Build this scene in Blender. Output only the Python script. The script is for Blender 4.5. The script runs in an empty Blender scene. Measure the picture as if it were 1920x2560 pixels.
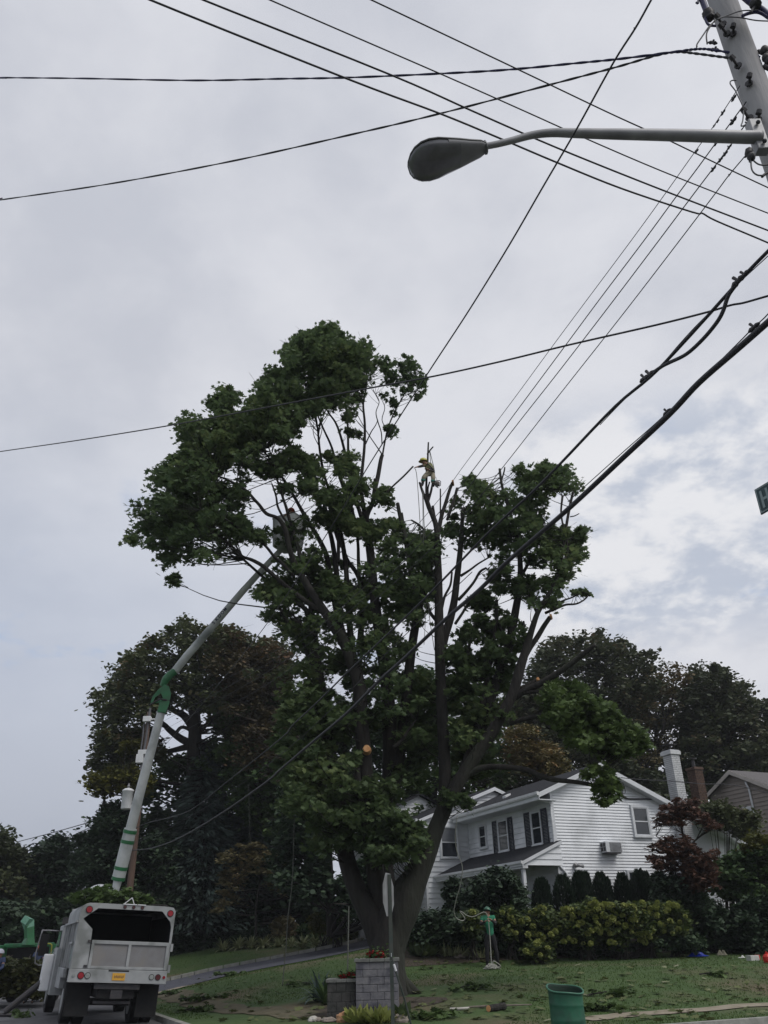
import bpy, math, random
import numpy as np
from mathutils import Vector, Matrix, noise as mnoise
rad = math.radians
random.seed(7); RNG = np.random.default_rng(11)
SC = bpy.context.scene; COL = SC.collection

# ------------------------------------------------------------ camera
F0 = 2063.0                              # focal length in photo pixels (photo 1920 x 2560)
_U = np.array([-100., 3935., -2063.]); _U /= np.linalg.norm(_U)
_fw = np.array([0, 0, -1.]); _F = _fw - _fw.dot(_U)*_U; _F /= np.linalg.norm(_F); _R = np.cross(_F, _U)
CM = np.array([_R, _F, _U]); EYE = np.array([0, 0, 1.65])
cd = bpy.data.cameras.new("camera"); cam = bpy.data.objects.new("camera", cd); COL.objects.link(cam)
cd.sensor_fit = 'HORIZONTAL'; cd.sensor_width = 36.0; cd.lens = F0/1920*36.0
cd.clip_start = 0.05; cd.clip_end = 5000
m4 = Matrix.Identity(4)
for i in range(3):
    for j in range(3): m4[i][j] = CM[i][j]
    m4[i][3] = EYE[i]
cam.matrix_world = m4
SC.camera = cam
SC.view_settings.view_transform = 'Standard'; SC.view_settings.look = 'None'
SC.view_settings.gamma = 1.0; SC.view_settings.exposure = 0.1

# ------------------------------------------------------------ sky and sun (bright overcast)
SUN_EL, SUN_AZ = rad(52), rad(125)
w = bpy.data.worlds.new("World"); SC.world = w; w.use_nodes = True
nt = w.node_tree; nt.nodes.clear(); N = nt.nodes.new; L = nt.links.new
def vmath(op, a, b=None):
    n = N('ShaderNodeVectorMath'); n.operation = op
    L(a, n.inputs[0]) if not isinstance(a, tuple) else setattr(n.inputs[0], 'default_value', a)
    if b is not None:
        k = n.inputs['Scale'] if op == 'SCALE' else n.inputs[1]
        if isinstance(b, (tuple, float)): k.default_value = b
        else: L(b, k)
    return n.outputs['Value' if op == 'DOT_PRODUCT' else 'Vector']
def smath(op, a, b=None, clamp=False):
    n = N('ShaderNodeMath'); n.operation = op; n.use_clamp = clamp
    for i, v in enumerate((a, b)):
        if v is None: continue
        if isinstance(v, (int, float)): n.inputs[i].default_value = v
        else: L(v, n.inputs[i])
    return n.outputs[0]
def ramp(v, a, b, lo=0.0, hi=1.0):
    n = N('ShaderNodeMapRange'); n.interpolation_type = 'SMOOTHSTEP'
    L(v, n.inputs['Value'])
    for k, x in (('From Min', a), ('From Max', b), ('To Min', lo), ('To Max', hi)): n.inputs[k].default_value = x
    return n.outputs['Result']
def cmix(f, a, b):
    n = N('ShaderNodeMix'); n.data_type = 'RGBA'
    if isinstance(f, float): n.inputs[0].default_value = f
    else: L(f, n.inputs[0])
    for k, v in ((6, a), (7, b)):
        if isinstance(v, tuple): n.inputs[k].default_value = (*v, 1)
        else: L(v, n.inputs[k])
    return n.outputs[2]
def nz(vec, scale, detail=5, rough=.55, dist=0.):
    n = N('ShaderNodeTexNoise'); L(vec, n.inputs['Vector']); n.inputs['Scale'].default_value = scale
    n.inputs['Detail'].default_value = detail; n.inputs['Roughness'].default_value = rough
    n.inputs['Distortion'].default_value = dist
    return n.outputs['Fac']
tc = N('ShaderNodeTexCoord').outputs['Generated']
sep = N('ShaderNodeSeparateXYZ'); L(tc, sep.inputs[0]); dx, dy, dz = sep.outputs
dzc = smath('MAXIMUM', dz, 0.02)
inv = smath('DIVIDE', 1.0, smath('ADD', dzc, 0.22))
plane = vmath('SCALE', tc, inv)
sky = N('ShaderNodeTexSky'); sky.sky_type = 'NISHITA'; sky.sun_disc = False
sky.sun_elevation = SUN_EL; sky.sun_rotation = SUN_AZ; sky.air_density = 1.0; sky.dust_density = 1.5
big = nz(plane, 1.1, 3, .5); mid = nz(plane, 2.6, 5, .55, .3); fine = nz(plane, 9.0, 6, .6, .2)
v = smath('ADD', smath('MULTIPLY', big, .55), smath('ADD', smath('MULTIPLY', mid, .33), smath('MULTIPLY', fine, .12)))
cloud = cmix(ramp(v, .41, .60), (5.15, 5.36, 6.0), (6.75, 6.87, 7.35))
# the deck thins low in the sky: bluer, dimmer on the left side
low = ramp(dz, .62, .30)
left = ramp(dx, .18, -.35)
cloud = cmix(smath('MULTIPLY', smath('MULTIPLY', low, left), .68), cloud, (4.3, 4.8, 5.85))
vlow = ramp(dz, .30, .06)
cloud = cmix(smath('MULTIPLY', smath('MULTIPLY', vlow, ramp(dx, .1, -.3)), .6), cloud, (3.5, 3.75, 4.35))
# brighter broken cumulus with blue gaps at the right
right = smath('MULTIPLY', ramp(dx, .06, .24), smath('MULTIPLY', ramp(dz, .58, .50), ramp(dz, .26, .34)))
cum = ramp(nz(plane, 7.5, 7, .6, .08), .38, .60)
cloud = cmix(smath('MULTIPLY', right, .8), cloud, cmix(cum, (4.4, 4.9, 5.9), (7.7, 7.75, 8.0)))
gapm = smath('MULTIPLY', ramp(nz(plane, 4.2, 6, .6, .1), .58, .70), smath('MULTIPLY', low, ramp(dz, .2, .35)))
blue = vmath('SCALE', sky.outputs[0], 1.6)
blue = cmix(.6, blue, (3.6, 4.5, 6.3))
col = cmix(smath('MULTIPLY', gapm, .6), cloud, blue)
bg = N('ShaderNodeBackground'); L(col, bg.inputs[0]); bg.inputs[1].default_value = 0.1
wo = N('ShaderNodeOutputWorld'); L(bg.outputs[0], wo.inputs[0])
sd = bpy.data.lights.new("sun", 'SUN'); sd.energy = 1.5; sd.angle = rad(30); sd.color = (1, .97, .92)
so = bpy.data.objects.new("sun", sd); COL.objects.link(so)
sdir = Vector((math.sin(SUN_AZ)*math.cos(SUN_EL), math.cos(SUN_AZ)*math.cos(SUN_EL), math.sin(SUN_EL)))
so.rotation_euler = sdir.to_track_quat('Z', 'Y').to_euler()

# ------------------------------------------------------------ pixel <-> world
def ray(x, y): return CM @ np.array([x-960., 1280.-y, -F0])
def at(x, y, Y):
    r = ray(x, y); return EYE + r*(Y/r[1])
def depth(p): return -(CM.T @ (np.asarray(p)-EYE))[2]
def onp(x, y, P, n):
    r = ray(x, y); n = np.asarray(n, float); return EYE + r*(n.dot(np.asarray(P)-EYE)/n.dot(r))
d1 = ray(-50, 2387); d1[2] = 0; d1 /= np.linalg.norm(d1)      # along the side street
d2 = np.array([d1[1], -d1[0], 0.]); ZU = np.array([0, 0, 1.])
def ST(s, t, z=0.): return d2*s + d1*t + ZU*z
def sst(a, b, x):
    q = min(1, max(0, (x-a)/(b-a))); return q*q*(3-2*q)
def hgt(s, t):
    """lawn height of the corner lot"""
    def pl(x, xs, ys): return float(np.interp(x, xs, ys))
    A = pl(t, [15.4, 18, 22.8, 28, 32, 40], [.10, .2, .93, 1.1, 2.1, 2.1])
    R1 = 1-math.exp(-max(0, s-5)/7)
    n = A*R1
    fz = 1.95*min(1.25, max(0, (s-6.5)/12.5))
    wt = sst(30, 42, t)
    z = n*(1-wt)+fz*wt
    edge = min(sst(4.6, 7.2, s), sst(15.4, 17.4, t))
    z += (.09*min(8, max(0, t-46.2)) if s > 6 else 0)*wt*sst(6, 9, s)
    nz_ = .02*mnoise.noise(Vector((s*.9, t*.9, 0))) if 7 < s < 60 and t > 17 else 0
    return .10 + (max(z, .1)-.10)*edge + nz_
def gz(p):
    s, t = float(np.dot(p, d2)), float(np.dot(p, d1))
    if s < 4.6 or t < 15.4: return 0.0
    return hgt(s, t)
def gpt(x, y, dz=0.):
    """ground point seen at a pixel"""
    r = ray(x, y); r = r/r[1]; a = None
    Y = 14.
    while Y < 140:
        p = EYE+r*Y
        if p[2] < gz(p)+dz: return p
        Y += .05
    return EYE+r*60

# ------------------------------------------------------------ object helpers
def thing(name, label, cat, loc=(0, 0, 0), rotz=0, group=None):
    o = bpy.data.objects.new(name, None); COL.objects.link(o); o.location = tuple(float(q) for q in loc); o.rotation_euler = (0, 0, rotz)
    o.empty_display_size = .2
    o['label'] = label; o['category'] = cat
    if group: o['group'] = group
    return o
def tag(o, label, cat, group=None, kind=None):
    if kind: o['kind'] = kind
    if label: o['label'] = label
    if cat: o['category'] = cat
    if group: o['group'] = group
    return o
def base_of(parent):
    b = np.zeros(3)
    while parent is not None:
        b += np.array(parent.location); parent = parent.parent
    return b
def link(name, me, parent=None):
    o = bpy.data.objects.new(name, me); COL.objects.link(o)
    if parent is not None: o.parent = parent
    return o
class MB:
    """collects polygons in world coordinates (or through a frame T)"""
    def __init__(s, T=None): s.v = []; s.f = []; s.m = []; s.T = T; s.mi = 0
    def add(s, vs, fs):
        b = len(s.v)
        for p in vs: s.v.append(tuple(s.T(*p)) if s.T else tuple(p))
        for q in fs: s.f.append([b+i for i in q]); s.m.append(s.mi)
        return s
    def box(s, x0, x1, y0, y1, z0, z1):
        v = [(x, y, z) for z in (z0, z1) for y in (y0, y1) for x in (x0, x1)]
        return s.add(v, [(0, 2, 3, 1), (4, 5, 7, 6), (0, 1, 5, 4), (2, 6, 7, 3), (0, 4, 6, 2), (1, 3, 7, 5)])
    def prism(s, poly, y0, y1, ax='y'):
        """poly in (x,z), extruded along y (ax='y'), or poly in (y,z) extruded along x, or (x,y) along z"""
        n = len(poly)
        g = {'y': lambda a, b, c: (a, c, b), 'x': lambda a, b, c: (c, a, b), 'z': lambda a, b, c: (a, b, c)}[ax]
        v = [g(a, b, y0) for a, b in poly]+[g(a, b, y1) for a, b in poly]
        fs = [tuple(range(n))[::-1], tuple(range(n, 2*n))]+[(i, (i+1) % n, n+(i+1) % n, n+i) for i in range(n)]
        return s.add(v, fs)
    def tube(s, pts, rs, n=8, cap=True, squash=None):
        pts = [np.array(s.T(*p) if s.T else p, float) for p in pts]
        if not hasattr(rs, '__len__'): rs = [rs]*len(pts)
        b = len(s.v); up = None
        for i, p in enumerate(pts):
            t = pts[min(i+1, len(pts)-1)]-pts[max(i-1, 0)]; L_ = np.linalg.norm(t)
            t = t/L_ if L_ > 1e-9 else np.array([0, 0, 1.])
            if up is None:
                up = np.cross(t, [0, 0, 1.]) if abs(t[2]) < .95 else np.cross(t, [1., 0, 0])
            up = up - t*up.dot(t); up /= (np.linalg.norm(up)+1e-12)
            q = np.cross(t, up)
            for k in range(n):
                a = 2*math.pi*k/n; s.v.append(tuple(p + rs[i]*(math.cos(a)*up+math.sin(a)*q)))
        for i in range(len(pts)-1):
            for k in range(n):
                k2 = (k+1) % n; s.f.append([b+i*n+k, b+i*n+k2, b+(i+1)*n+k2, b+(i+1)*n+k]); s.m.append(s.mi)
        if cap:
            s.f.append([b+k for k in range(n)][::-1]); s.m.append(s.mi)
            s.f.append([b+(len(pts)-1)*n+k for k in range(n)]); s.m.append(s.mi)
        return s
    def lathe(s, prof, c=(0, 0, 0), n=20):
        b = []
        for r, z in prof:
            b += [(c[0]+r*math.cos(2*math.pi*k/n), c[1]+r*math.sin(2*math.pi*k/n), c[2]+z) for k in range(n)]
        fs = []
        for i in range(len(prof)-1):
            for k in range(n):
                k2 = (k+1) % n; fs.append((i*n+k, i*n+k2, (i+1)*n+k2, (i+1)*n+k))
        return s.add(b, fs)
    def disc(s, c, nrm, r, th, n=16):
        c = np.array(s.T(*c) if s.T else c, float); nn = np.array(nrm, float)
        T = s.T; s.T = None
        s.tube([c-nn*th/2, c+nn*th/2], r, n); s.T = T; return s
    def ball(s, c, r, n=10, m=7, sz=1., jit=0.):
        vs = []; fs = []
        r = r if hasattr(r, '__len__') else (r, r, r)
        for i in range(m+1):
            th = math.pi*i/m
            for k in range(n):
                a = 2*math.pi*k/n; j = 1+random.uniform(-jit, jit)
                vs.append((c[0]+r[0]*j*math.sin(th)*math.cos(a), c[1]+r[1]*j*math.sin(th)*math.sin(a), c[2]+r[2]*j*math.cos(th)))
        for i in range(m):
            for k in range(n):
                k2 = (k+1) % n; fs.append((i*n+k, (i+1)*n+k, (i+1)*n+k2, i*n+k2))
        return s.add(vs, fs)
    def build(s, name, mat, parent=None, smooth=False, local=False, bevel=0, label=None):
        me = bpy.data.meshes.new(name)
        b = np.zeros(3) if local else base_of(parent)
        me.from_pydata([tuple(np.array(p)-b) for p in s.v], [], s.f)
        for q in (mat if isinstance(mat, (list, tuple)) else [mat]): me.materials.append(q)
        if isinstance(mat, (list, tuple)):
            me.polygons.foreach_set('material_index', s.m)
        if smooth: me.polygons.foreach_set('use_smooth', [True]*len(me.polygons))
        me.update(); me.validate()
        o = link(name, me, parent)
        if bevel:
            md = o.modifiers.new('bevel', 'BEVEL'); md.width = bevel; md.segments = 2; md.limit_method = 'ANGLE'
        if label: o['label'] = label
        return o
def crom(P, k=4):
    P = [np.asarray(p, float) for p in P]
    if len(P) < 3: return P
    Q = [2*P[0]-P[1]]+P+[2*P[-1]-P[-2]]; out = []
    for i in range(1, len(Q)-2):
        a, b, c, d = Q[i-1:i+3]
        for j in range(k):
            t = j/k; out.append(.5*((2*b)+(c-a)*t+(2*a-5*b+4*c-d)*t*t+(-a+3*b-3*c+d)*t**3))
    out.append(P[-1]); return out

# ------------------------------------------------------------ materials
def mat(name, c1, c2=None, scale=8., rough=.7, metal=0., bump=0., bscale=None, coord='Object', stretch=None, detail=5, lo=.35, hi=.65, spec=.5, c3=None, s3=1., ):
    m = bpy.data.materials.new(name); m.use_nodes = True; t = m.node_tree; B = t.nodes['Principled BSDF']
    B.inputs['Roughness'].default_value = rough; B.inputs['Metallic'].default_value = metal
    B.inputs['Specular IOR Level'].default_value = spec
    if c2 is None: c2 = tuple(q*.86 for q in c1)
    co = t.nodes.new('ShaderNodeTexCoord'); src = co.outputs[coord]
    mp = t.nodes.new('ShaderNodeMapping'); t.links.new(src, mp.inputs[0])
    if stretch: mp.inputs['Scale'].default_value = stretch
    n = t.nodes.new('ShaderNodeTexNoise'); n.inputs['Scale'].default_value = scale; n.inputs['Detail'].default_value = detail
    n.inputs['Roughness'].default_value = .6
    t.links.new(mp.outputs[0], n.inputs['Vector'])
    r = t.nodes.new('ShaderNodeMapRange'); r.inputs['From Min'].default_value = lo; r.inputs['From Max'].default_value = hi
    t.links.new(n.outputs['Fac'], r.inputs['Value'])
    x = t.nodes.new('ShaderNodeMix'); x.data_type = 'RGBA'; x.inputs[6].default_value = (*c1, 1); x.inputs[7].default_value = (*c2, 1)
    t.links.new(r.outputs[0], x.inputs[0]); out = x.outputs[2]
    if c3:
        n2 = t.nodes.new('ShaderNodeTexNoise'); n2.inputs['Scale'].default_value = s3; n2.inputs['Detail'].default_value = 3
        t.links.new(mp.outputs[0], n2.inputs['Vector'])
        r2 = t.nodes.new('ShaderNodeMapRange'); r2.inputs['From Min'].default_value = .5; r2.inputs['From Max'].default_value = .68
        t.links.new(n2.outputs['Fac'], r2.inputs['Value'])
        x2 = t.nodes.new('ShaderNodeMix'); x2.data_type = 'RGBA'; x2.inputs[7].default_value = (*c3, 1)
        t.links.new(out, x2.inputs[6]); t.links.new(r2.outputs[0], x2.inputs[0]); out = x2.outputs[2]
    t.links.new(out, B.inputs['Base Color'])
    if bump:
        nb = t.nodes.new('ShaderNodeTexNoise'); nb.inputs['Scale'].default_value = bscale or scale*2; nb.inputs['Detail'].default_value = 6
        t.links.new(mp.outputs[0], nb.inputs['Vector'])
        b = t.nodes.new('ShaderNodeBump'); b.inputs['Strength'].default_value = bump; b.inputs['Distance'].default_value = .05
        t.links.new(nb.outputs['Fac'], b.inputs['Height']); t.links.new(b.outputs[0], B.inputs['Normal'])
    return m
def leafmat(name, a, b, c=None, trans=.3, scale=.35):
    """per-leaf colour variation plus broad patches; slightly translucent"""
    m = bpy.data.materials.new(name); m.use_nodes = True; t = m.node_tree; B = t.nodes['Principled BSDF']
    B.inputs['Roughness'].default_value = .62; B.inputs['Specular IOR Level'].default_value = .25
    g = t.nodes.new('ShaderNodeNewGeometry'); co = t.nodes.new('ShaderNodeTexCoord')
    n = t.nodes.new('ShaderNodeTexNoise'); n.inputs['Scale'].default_value = scale; n.inputs['Detail'].default_value = 4
    t.links.new(co.outputs['Object'], n.inputs['Vector'])
    r = t.nodes.new('ShaderNodeMapRange'); r.inputs['From Min'].default_value = .35; r.inputs['From Max'].default_value = .65
    t.links.new(n.outputs['Fac'], r.inputs['Value'])
    ad = t.nodes.new('ShaderNodeMath'); ad.operation = 'MULTIPLY_ADD'; ad.inputs[1].default_value = .6; ad.use_clamp = True
    mu = t.nodes.new('ShaderNodeMath'); mu.operation = 'MULTIPLY'; mu.inputs[1].default_value = .5
    t.links.new(r.outputs[0], mu.inputs[0])
    t.links.new(g.outputs['Random Per Island'], ad.inputs[0]); t.links.new(mu.outputs[0], ad.inputs[2])
    x = t.nodes.new('ShaderNodeValToRGB'); e = x.color_ramp.elements
    e[0].position = 0; e[0].color = (*a, 1); e[1].position = .8 if c else 1; e[1].color = (*b, 1)
    if c: k = e.new(1.0); k.color = (*c, 1)
    t.links.new(ad.outputs[0], x.inputs[0]); t.links.new(x.outputs[0], B.inputs['Base Color'])
    tr = t.nodes.new('ShaderNodeBsdfTranslucent'); t.links.new(x.outputs[0], tr.inputs['Color'])
    mx = t.nodes.new('ShaderNodeMixShader'); mx.inputs[0].default_value = trans
    o = t.nodes['Material Output']
    t.links.new(B.outputs[0], mx.inputs[1]); t.links.new(tr.outputs[0], mx.inputs[2]); t.links.new(mx.outputs[0], o.inputs[0])
    return m
M = {}
M['bark'] = mat('bark', (.013, .0115, .010), (.030, .027, .024), 6, .95, bump=1., bscale=14, stretch=(1, 1, .25), c3=(.035, .038, .027), s3=.7)
M['bark_dark'] = mat('bark_dark', (.02, .018, .016), (.04, .035, .03), 5, .95, bump=.6, stretch=(1, 1, .3))
M['deadwood'] = mat('deadwood', (.12, .1, .085), (.2, .17, .14), 6, .9, bump=.5, stretch=(1, 1, .4))
M['cutwood'] = mat('cutwood', (.62, .27, .1), (.72, .42, .2), 12, .8)
M['white'] = mat('white_paint', (.72, .73, .75), (.62, .63, .64), 3, .55)
M['siding'] = mat('siding', (.8, .82, .85), (.74, .76, .79), 1.2, .5, c3=(.58, .6, .62), s3=.6)
M['trim'] = mat('trim', (.68, .7, .73), (.6, .62, .64), 2, .5)
M['shingle'] = mat('shingle', (.022, .024, .028), (.045, .046, .052), 14, .95, spec=.15, bump=.5, bscale=40)
M['glass'] = mat('window_glass', (.02, .025, .03), (.035, .04, .05), 1.5, .08, spec=.8)
M['shutter'] = mat('shutter', (.045, .05, .065), None, 6, .6)
M['tan'] = mat('tan_siding', (.3, .26, .23), (.25, .22, .195), 2, .75)
M['metalgrey'] = mat('metal_grey', (.34, .34, .35), (.26, .26, .27), 5, .5, metal=.35, c3=(.22, .22, .23), s3=2)
M['lamphead'] = mat('lamp_housing', (.26, .26, .27), (.2, .2, .21), 5, .5, metal=.2)
M['lens'] = mat('lamp_lens', (.12, .12, .13), (.2, .2, .22), 3, .12, spec=.8)
M['polewood'] = mat('pole_wood', (.4, .39, .4), (.3, .295, .3), 3, .9, bump=.35, bscale=20, stretch=(1, 1, .12), c3=(.2, .19, .2), s3=1.5)
M['polefar'] = mat('pole_wood_far', (.12, .075, .055), (.08, .05, .04), 4, .9, stretch=(1, 1, .2))
M['polepale'] = mat('pole_wood_pale', (.2, .2, .17), (.14, .14, .12), 4, .9, stretch=(1, 1, .2))
M['iron'] = mat('dark_iron', (.035, .035, .042), (.06, .055, .055), 10, .6, metal=.3)
M['cable'] = mat('black_cable', (.022, .022, .028), (.035, .035, .042), 4, .6)
M['cablegrey'] = mat('grey_cable', (.08, .08, .09), (.12, .12, .13), 4, .6)
M['bluewire'] = mat('blue_black_cable', (.02, .018, .07), (.03, .03, .1), 3, .55)
M['rope'] = mat('rope', (.42, .42, .38), (.3, .3, .27), 60, .9)
M['ropedark'] = mat('rope_dark', (.08, .09, .08), (.12, .12, .1), 30, .9)
M['asphalt'] = mat('asphalt', (.085, .085, .09), (.125, .125, .13), 3, .9, bump=.3, bscale=60, c3=(.07, .07, .075), s3=.4)
M['drive'] = mat('blacktop', (.05, .052, .07), (.07, .072, .09), 3, .85, bump=.25, bscale=50)
M['curb'] = mat('curb_stone', (.3, .3, .27), (.2, .2, .18), 4, .9, bump=.4)
M['concrete'] = mat('concrete', (.3, .26, .2), (.2, .17, .12), 2.5, .95, bump=.3)
M['soil'] = mat('soil', (.07, .052, .035), (.035, .028, .02), 6, 1., bump=.6)
M['green_paint'] = mat('green_paint', (.022, .17, .062), (.03, .12, .05), 5, .5)
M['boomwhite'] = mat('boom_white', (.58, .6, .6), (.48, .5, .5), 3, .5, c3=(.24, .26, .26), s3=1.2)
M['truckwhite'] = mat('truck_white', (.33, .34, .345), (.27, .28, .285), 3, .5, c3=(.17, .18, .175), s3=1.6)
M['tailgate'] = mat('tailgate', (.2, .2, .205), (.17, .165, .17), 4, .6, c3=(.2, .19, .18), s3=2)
M['black'] = mat('black', (.004, .004, .005), (.007, .007, .008), 6, .8)
M['rubber'] = mat('rubber', (.006, .006, .007), (.012, .012, .012), 9, .9)
M['redlens'] = mat('red_lens', (.3, .012, .02), (.2, .01, .015), 9, .25)
M['greylens'] = mat('clear_lens', (.28, .3, .29), (.2, .22, .21), 9, .3)
M['plate'] = mat('plate', (.62, .34, .04), (.55, .28, .03), 14, .5)
M['dkblue'] = mat('dark_blue', (.015, .02, .06), None, 5, .5)
M['canngreen'] = mat('barrel_green', (.008, .1, .05), (.012, .075, .04), 5, .5, bump=.1, c3=(.01, .055, .032), s3=3)
M['signback'] = mat('sign_back', (.3, .31, .32), (.24, .25, .25), 6, .5, metal=.3, c3=(.2, .2, .2), s3=4)
M['signpost'] = mat('sign_post', (.03, .045, .038), (.05, .055, .045), 8, .7)
M['signgreen'] = mat('sign_green', (.015, .045, .05), (.02, .055, .06), 8, .45)
M['signwhite'] = mat('sign_white', (.23, .3, .3), (.2, .26, .26), 40, .5)
M['block'] = mat('block', (.10, .10, .115), (.18, .175, .185), 3.5, .95, bump=.5, c3=(.03, .03, .05), s3=2.2)
M['block_dark'] = mat('block_dark', (.03, .032, .03), (.065, .062, .06), 3.5, .95, bump=.5, c3=(.018, .02, .018), s3=2)
M['cap'] = mat('cap_stone', (.16, .165, .155), (.11, .11, .105), 5, .9, bump=.3)
M['mortar'] = mat('mortar', (.03, .03, .032), None, 5, 1.)
M['mortar_pale'] = mat('mortar_pale', (.2, .2, .2), None, 5, 1.)
M['can_inside_shade'] = mat('barrel_inside_shade', (.004, .028, .016), (.006, .02, .012), 5, .8)  # barrel green darkened, paints the shade inside the open barrel
M['rock_tan'] = mat('rock_tan', (.42, .22, .11), (.32, .2, .12), 4, .9, bump=.4)
M['rock_grey'] = mat('rock_grey', (.3, .26, .22), (.2, .17, .15), 4, .9, bump=.4)
M['rock_pale'] = mat('rock_pale', (.5, .48, .44), (.38, .36, .33), 4, .9, bump=.3)
M['skin'] = mat('skin', (.36, .2, .14), (.3, .16, .11), 12, .6)
M['shirt_green'] = mat('shirt_green', (.025, .22, .12), (.015, .14, .075), 6, .85)
M['helmet_green'] = mat('helmet_green', (.03, .12, .07), None, 5, .35)
M['helmet_yellow'] = mat('helmet_yellow', (.55, .5, .07), (.45, .42, .06), 5, .35)
M['helmet_orange'] = mat('helmet_orange', (.5, .09, .03), None, 5, .35)
M['helmet_white'] = mat('helmet_white', (.6, .6, .68), None, 5, .35)
M['trousers'] = mat('trousers', (.007, .007, .010), (.012, .012, .015), 8, .9)
M['trousers_pale'] = mat('trousers_pale', (.27, .24, .18), (.2, .18, .13), 8, .9)
M['shirt_hi'] = mat('shirt_hi', (.22, .24, .1), (.16, .15, .09), 8, .85)
M['sleeve'] = mat('sleeve', (.03, .028, .03), None, 8, .9)
M['denim'] = mat('denim', (.05, .07, .14), None, 8, .9)
M['tarp'] = mat('tarp', (.008, .04, .42), (.01, .03, .28), 9, .45)
M['plastic_white'] = mat('plastic_white', (.55, .55, .52), (.4, .4, .38), 9, .5)
M['plastic_red'] = mat('plastic_red', (.5, .02, .01), None, 9, .4)
M['wicker'] = mat('wicker', (.2, .19, .14), (.12, .11, .08), 20, .9)
M['brickred'] = mat('brick_brown', (.06, .038, .028), (.12, .075, .055), 6, .95, bump=.4)
M['brickwhite'] = mat('brick_white', (.62, .63, .64), (.5, .51, .52), 4, .8, bump=.3)
M['fence'] = mat('picket_white', (.4, .4, .42), None, 5, .6)
# leaves
M['maple'] = leafmat('maple_leaf', (.060, .096, .048), (.105, .15, .062), (.16, .20, .08), .45)
M['maple_h'] = leafmat('maple_leaf_low', (0.062, 0.098, 0.036), (0.105, 0.155, 0.048), (0.140, 0.200, 0.060), .3)
M['oak'] = leafmat('oak_leaf', (.054, .070, .038), (.092, .108, .048), (.15, .105, .055), .25, .16)
M['oakred'] = leafmat('oak_leaf_brown', (0.049, 0.048, 0.028), (0.098, 0.077, 0.039), (0.168, 0.095, 0.050), .2, .2)
M['dark_r'] = leafmat('dark_maple_leaf', (.044, .058, .036), (.078, .090, .048), (.11, .09, .055), .25, .18)
M['twiggy'] = leafmat('thin_leaf', (0.050, 0.047, 0.030), (0.118, 0.101, 0.050), (0.168, 0.118, 0.067), .25)
M['yellowgreen'] = leafmat('yellow_green_leaf', (0.052, 0.063, 0.016), (0.115, 0.115, 0.023), (0.172, 0.149, 0.034), .3)
M['midgreen'] = leafmat('mid_green_leaf', (0.034, 0.069, 0.029), (0.078, 0.127, 0.043), (0.117, 0.176, 0.058), .25)
M['spruce'] = leafmat('spruce_needle', (0.051, 0.081, 0.070), (0.105, 0.146, 0.130), (0.152, 0.200, 0.166), .1, .5)
M['evergreen'] = leafmat('evergreen_leaf', (.024, .042, .028), (.046, .074, .040), (.065, .10, .052), .15, .5)
M['arbor'] = leafmat('arborvitae_leaf', (0.009, 0.019, 0.012), (0.018, 0.036, 0.018), (0.029, 0.052, 0.026), .1, 1.)
M['dogwood'] = leafmat('dogwood_leaf', (.14, .13, .07), (.22, .19, .10), (.28, .2, .11), .3, .5)
M['dogwoodred'] = leafmat('dogwood_red_leaf', (0.063, 0.037, 0.028), (0.120, 0.063, 0.044), (0.164, 0.076, 0.051), .2, .6)
M['autumn'] = leafmat('autumn_leaf', (0.072, 0.072, 0.024), (0.144, 0.114, 0.042), (0.204, 0.120, 0.048), .2, .6)
M['hydra'] = leafmat('hydrangea_leaf', (.035, .055, .022), (.08, .11, .032), (.14, .16, .045), .25, 1.)
M['bloom'] = leafmat('hydrangea_bloom', (.22, .25, .06), (.33, .36, .11), (.42, .42, .19), .15, 3)
M['lirio'] = leafmat('variegated_leaf', (.16, .19, .10), (.34, .36, .2), (.48, .48, .30), .25, 2)
M['hosta'] = leafmat('hosta_leaf', (0.120, 0.144, 0.036), (0.240, 0.264, 0.072), (0.408, 0.396, 0.144), .2, 3)
M['groundcover'] = leafmat('bed_leaf', (0.042, 0.063, 0.028), (0.084, 0.119, 0.049), (0.182, 0.224, 0.112), .2, 2)
M['geranium'] = leafmat('geranium_petal', (.34, .008, .01), (.5, .015, .02), None, .2, 4)
M['petal'] = leafmat('pale_petal', (.5, .5, .42), (.6, .58, .5), None, .2, 4)
M['fallen'] = leafmat('fallen_leaf', (.07, .09, .035), (.13, .15, .055), (.3, .3, .2), .2, 1)
M['cutleaf'] = leafmat('cut_branch_leaf', (0.042, 0.072, 0.024), (0.084, 0.132, 0.042), (0.120, 0.180, 0.060), .3, 1)
# ------------------------------------------------------------ foliage
SHAPES = {
 'maple': [(0, -.12), (.26, -.34), (.30, -.10), (.62, .02), (.34, .22), (.50, .50), (.16, .40), (0, .80), (-.16, .40), (-.50, .50), (-.34, .22), (-.62, .02), (-.30, -.10), (-.26, -.34)],
 'oval': [(0, -.5), (.3, 0), (0, .55), (-.3, 0)],
 'clump': [(0, -.5), (.36, -.2), (.3, .25), (0, .55), (-.33, .2), (-.3, -.25)],
 'needle': [(-.05, -.5), (.05, -.5), (.03, .5), (-.03, .5)],
 'spray': [(0, -.5), (.13, -.1), (.05, .6), (-.1, .15)],
 'strap': [(-.035, 0), (.035, 0), (.045, .55), (.0, 1.0), (-.045, .55)],
 'hosta': [(-.03, 0), (.03, 0), (.2, .35), (.18, .68), (0, 1.0), (-.18, .68), (-.2, .35)],
 'petal': [(0, -.5), (.45, 0), (0, .5), (-.45, 0)],
}
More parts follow.
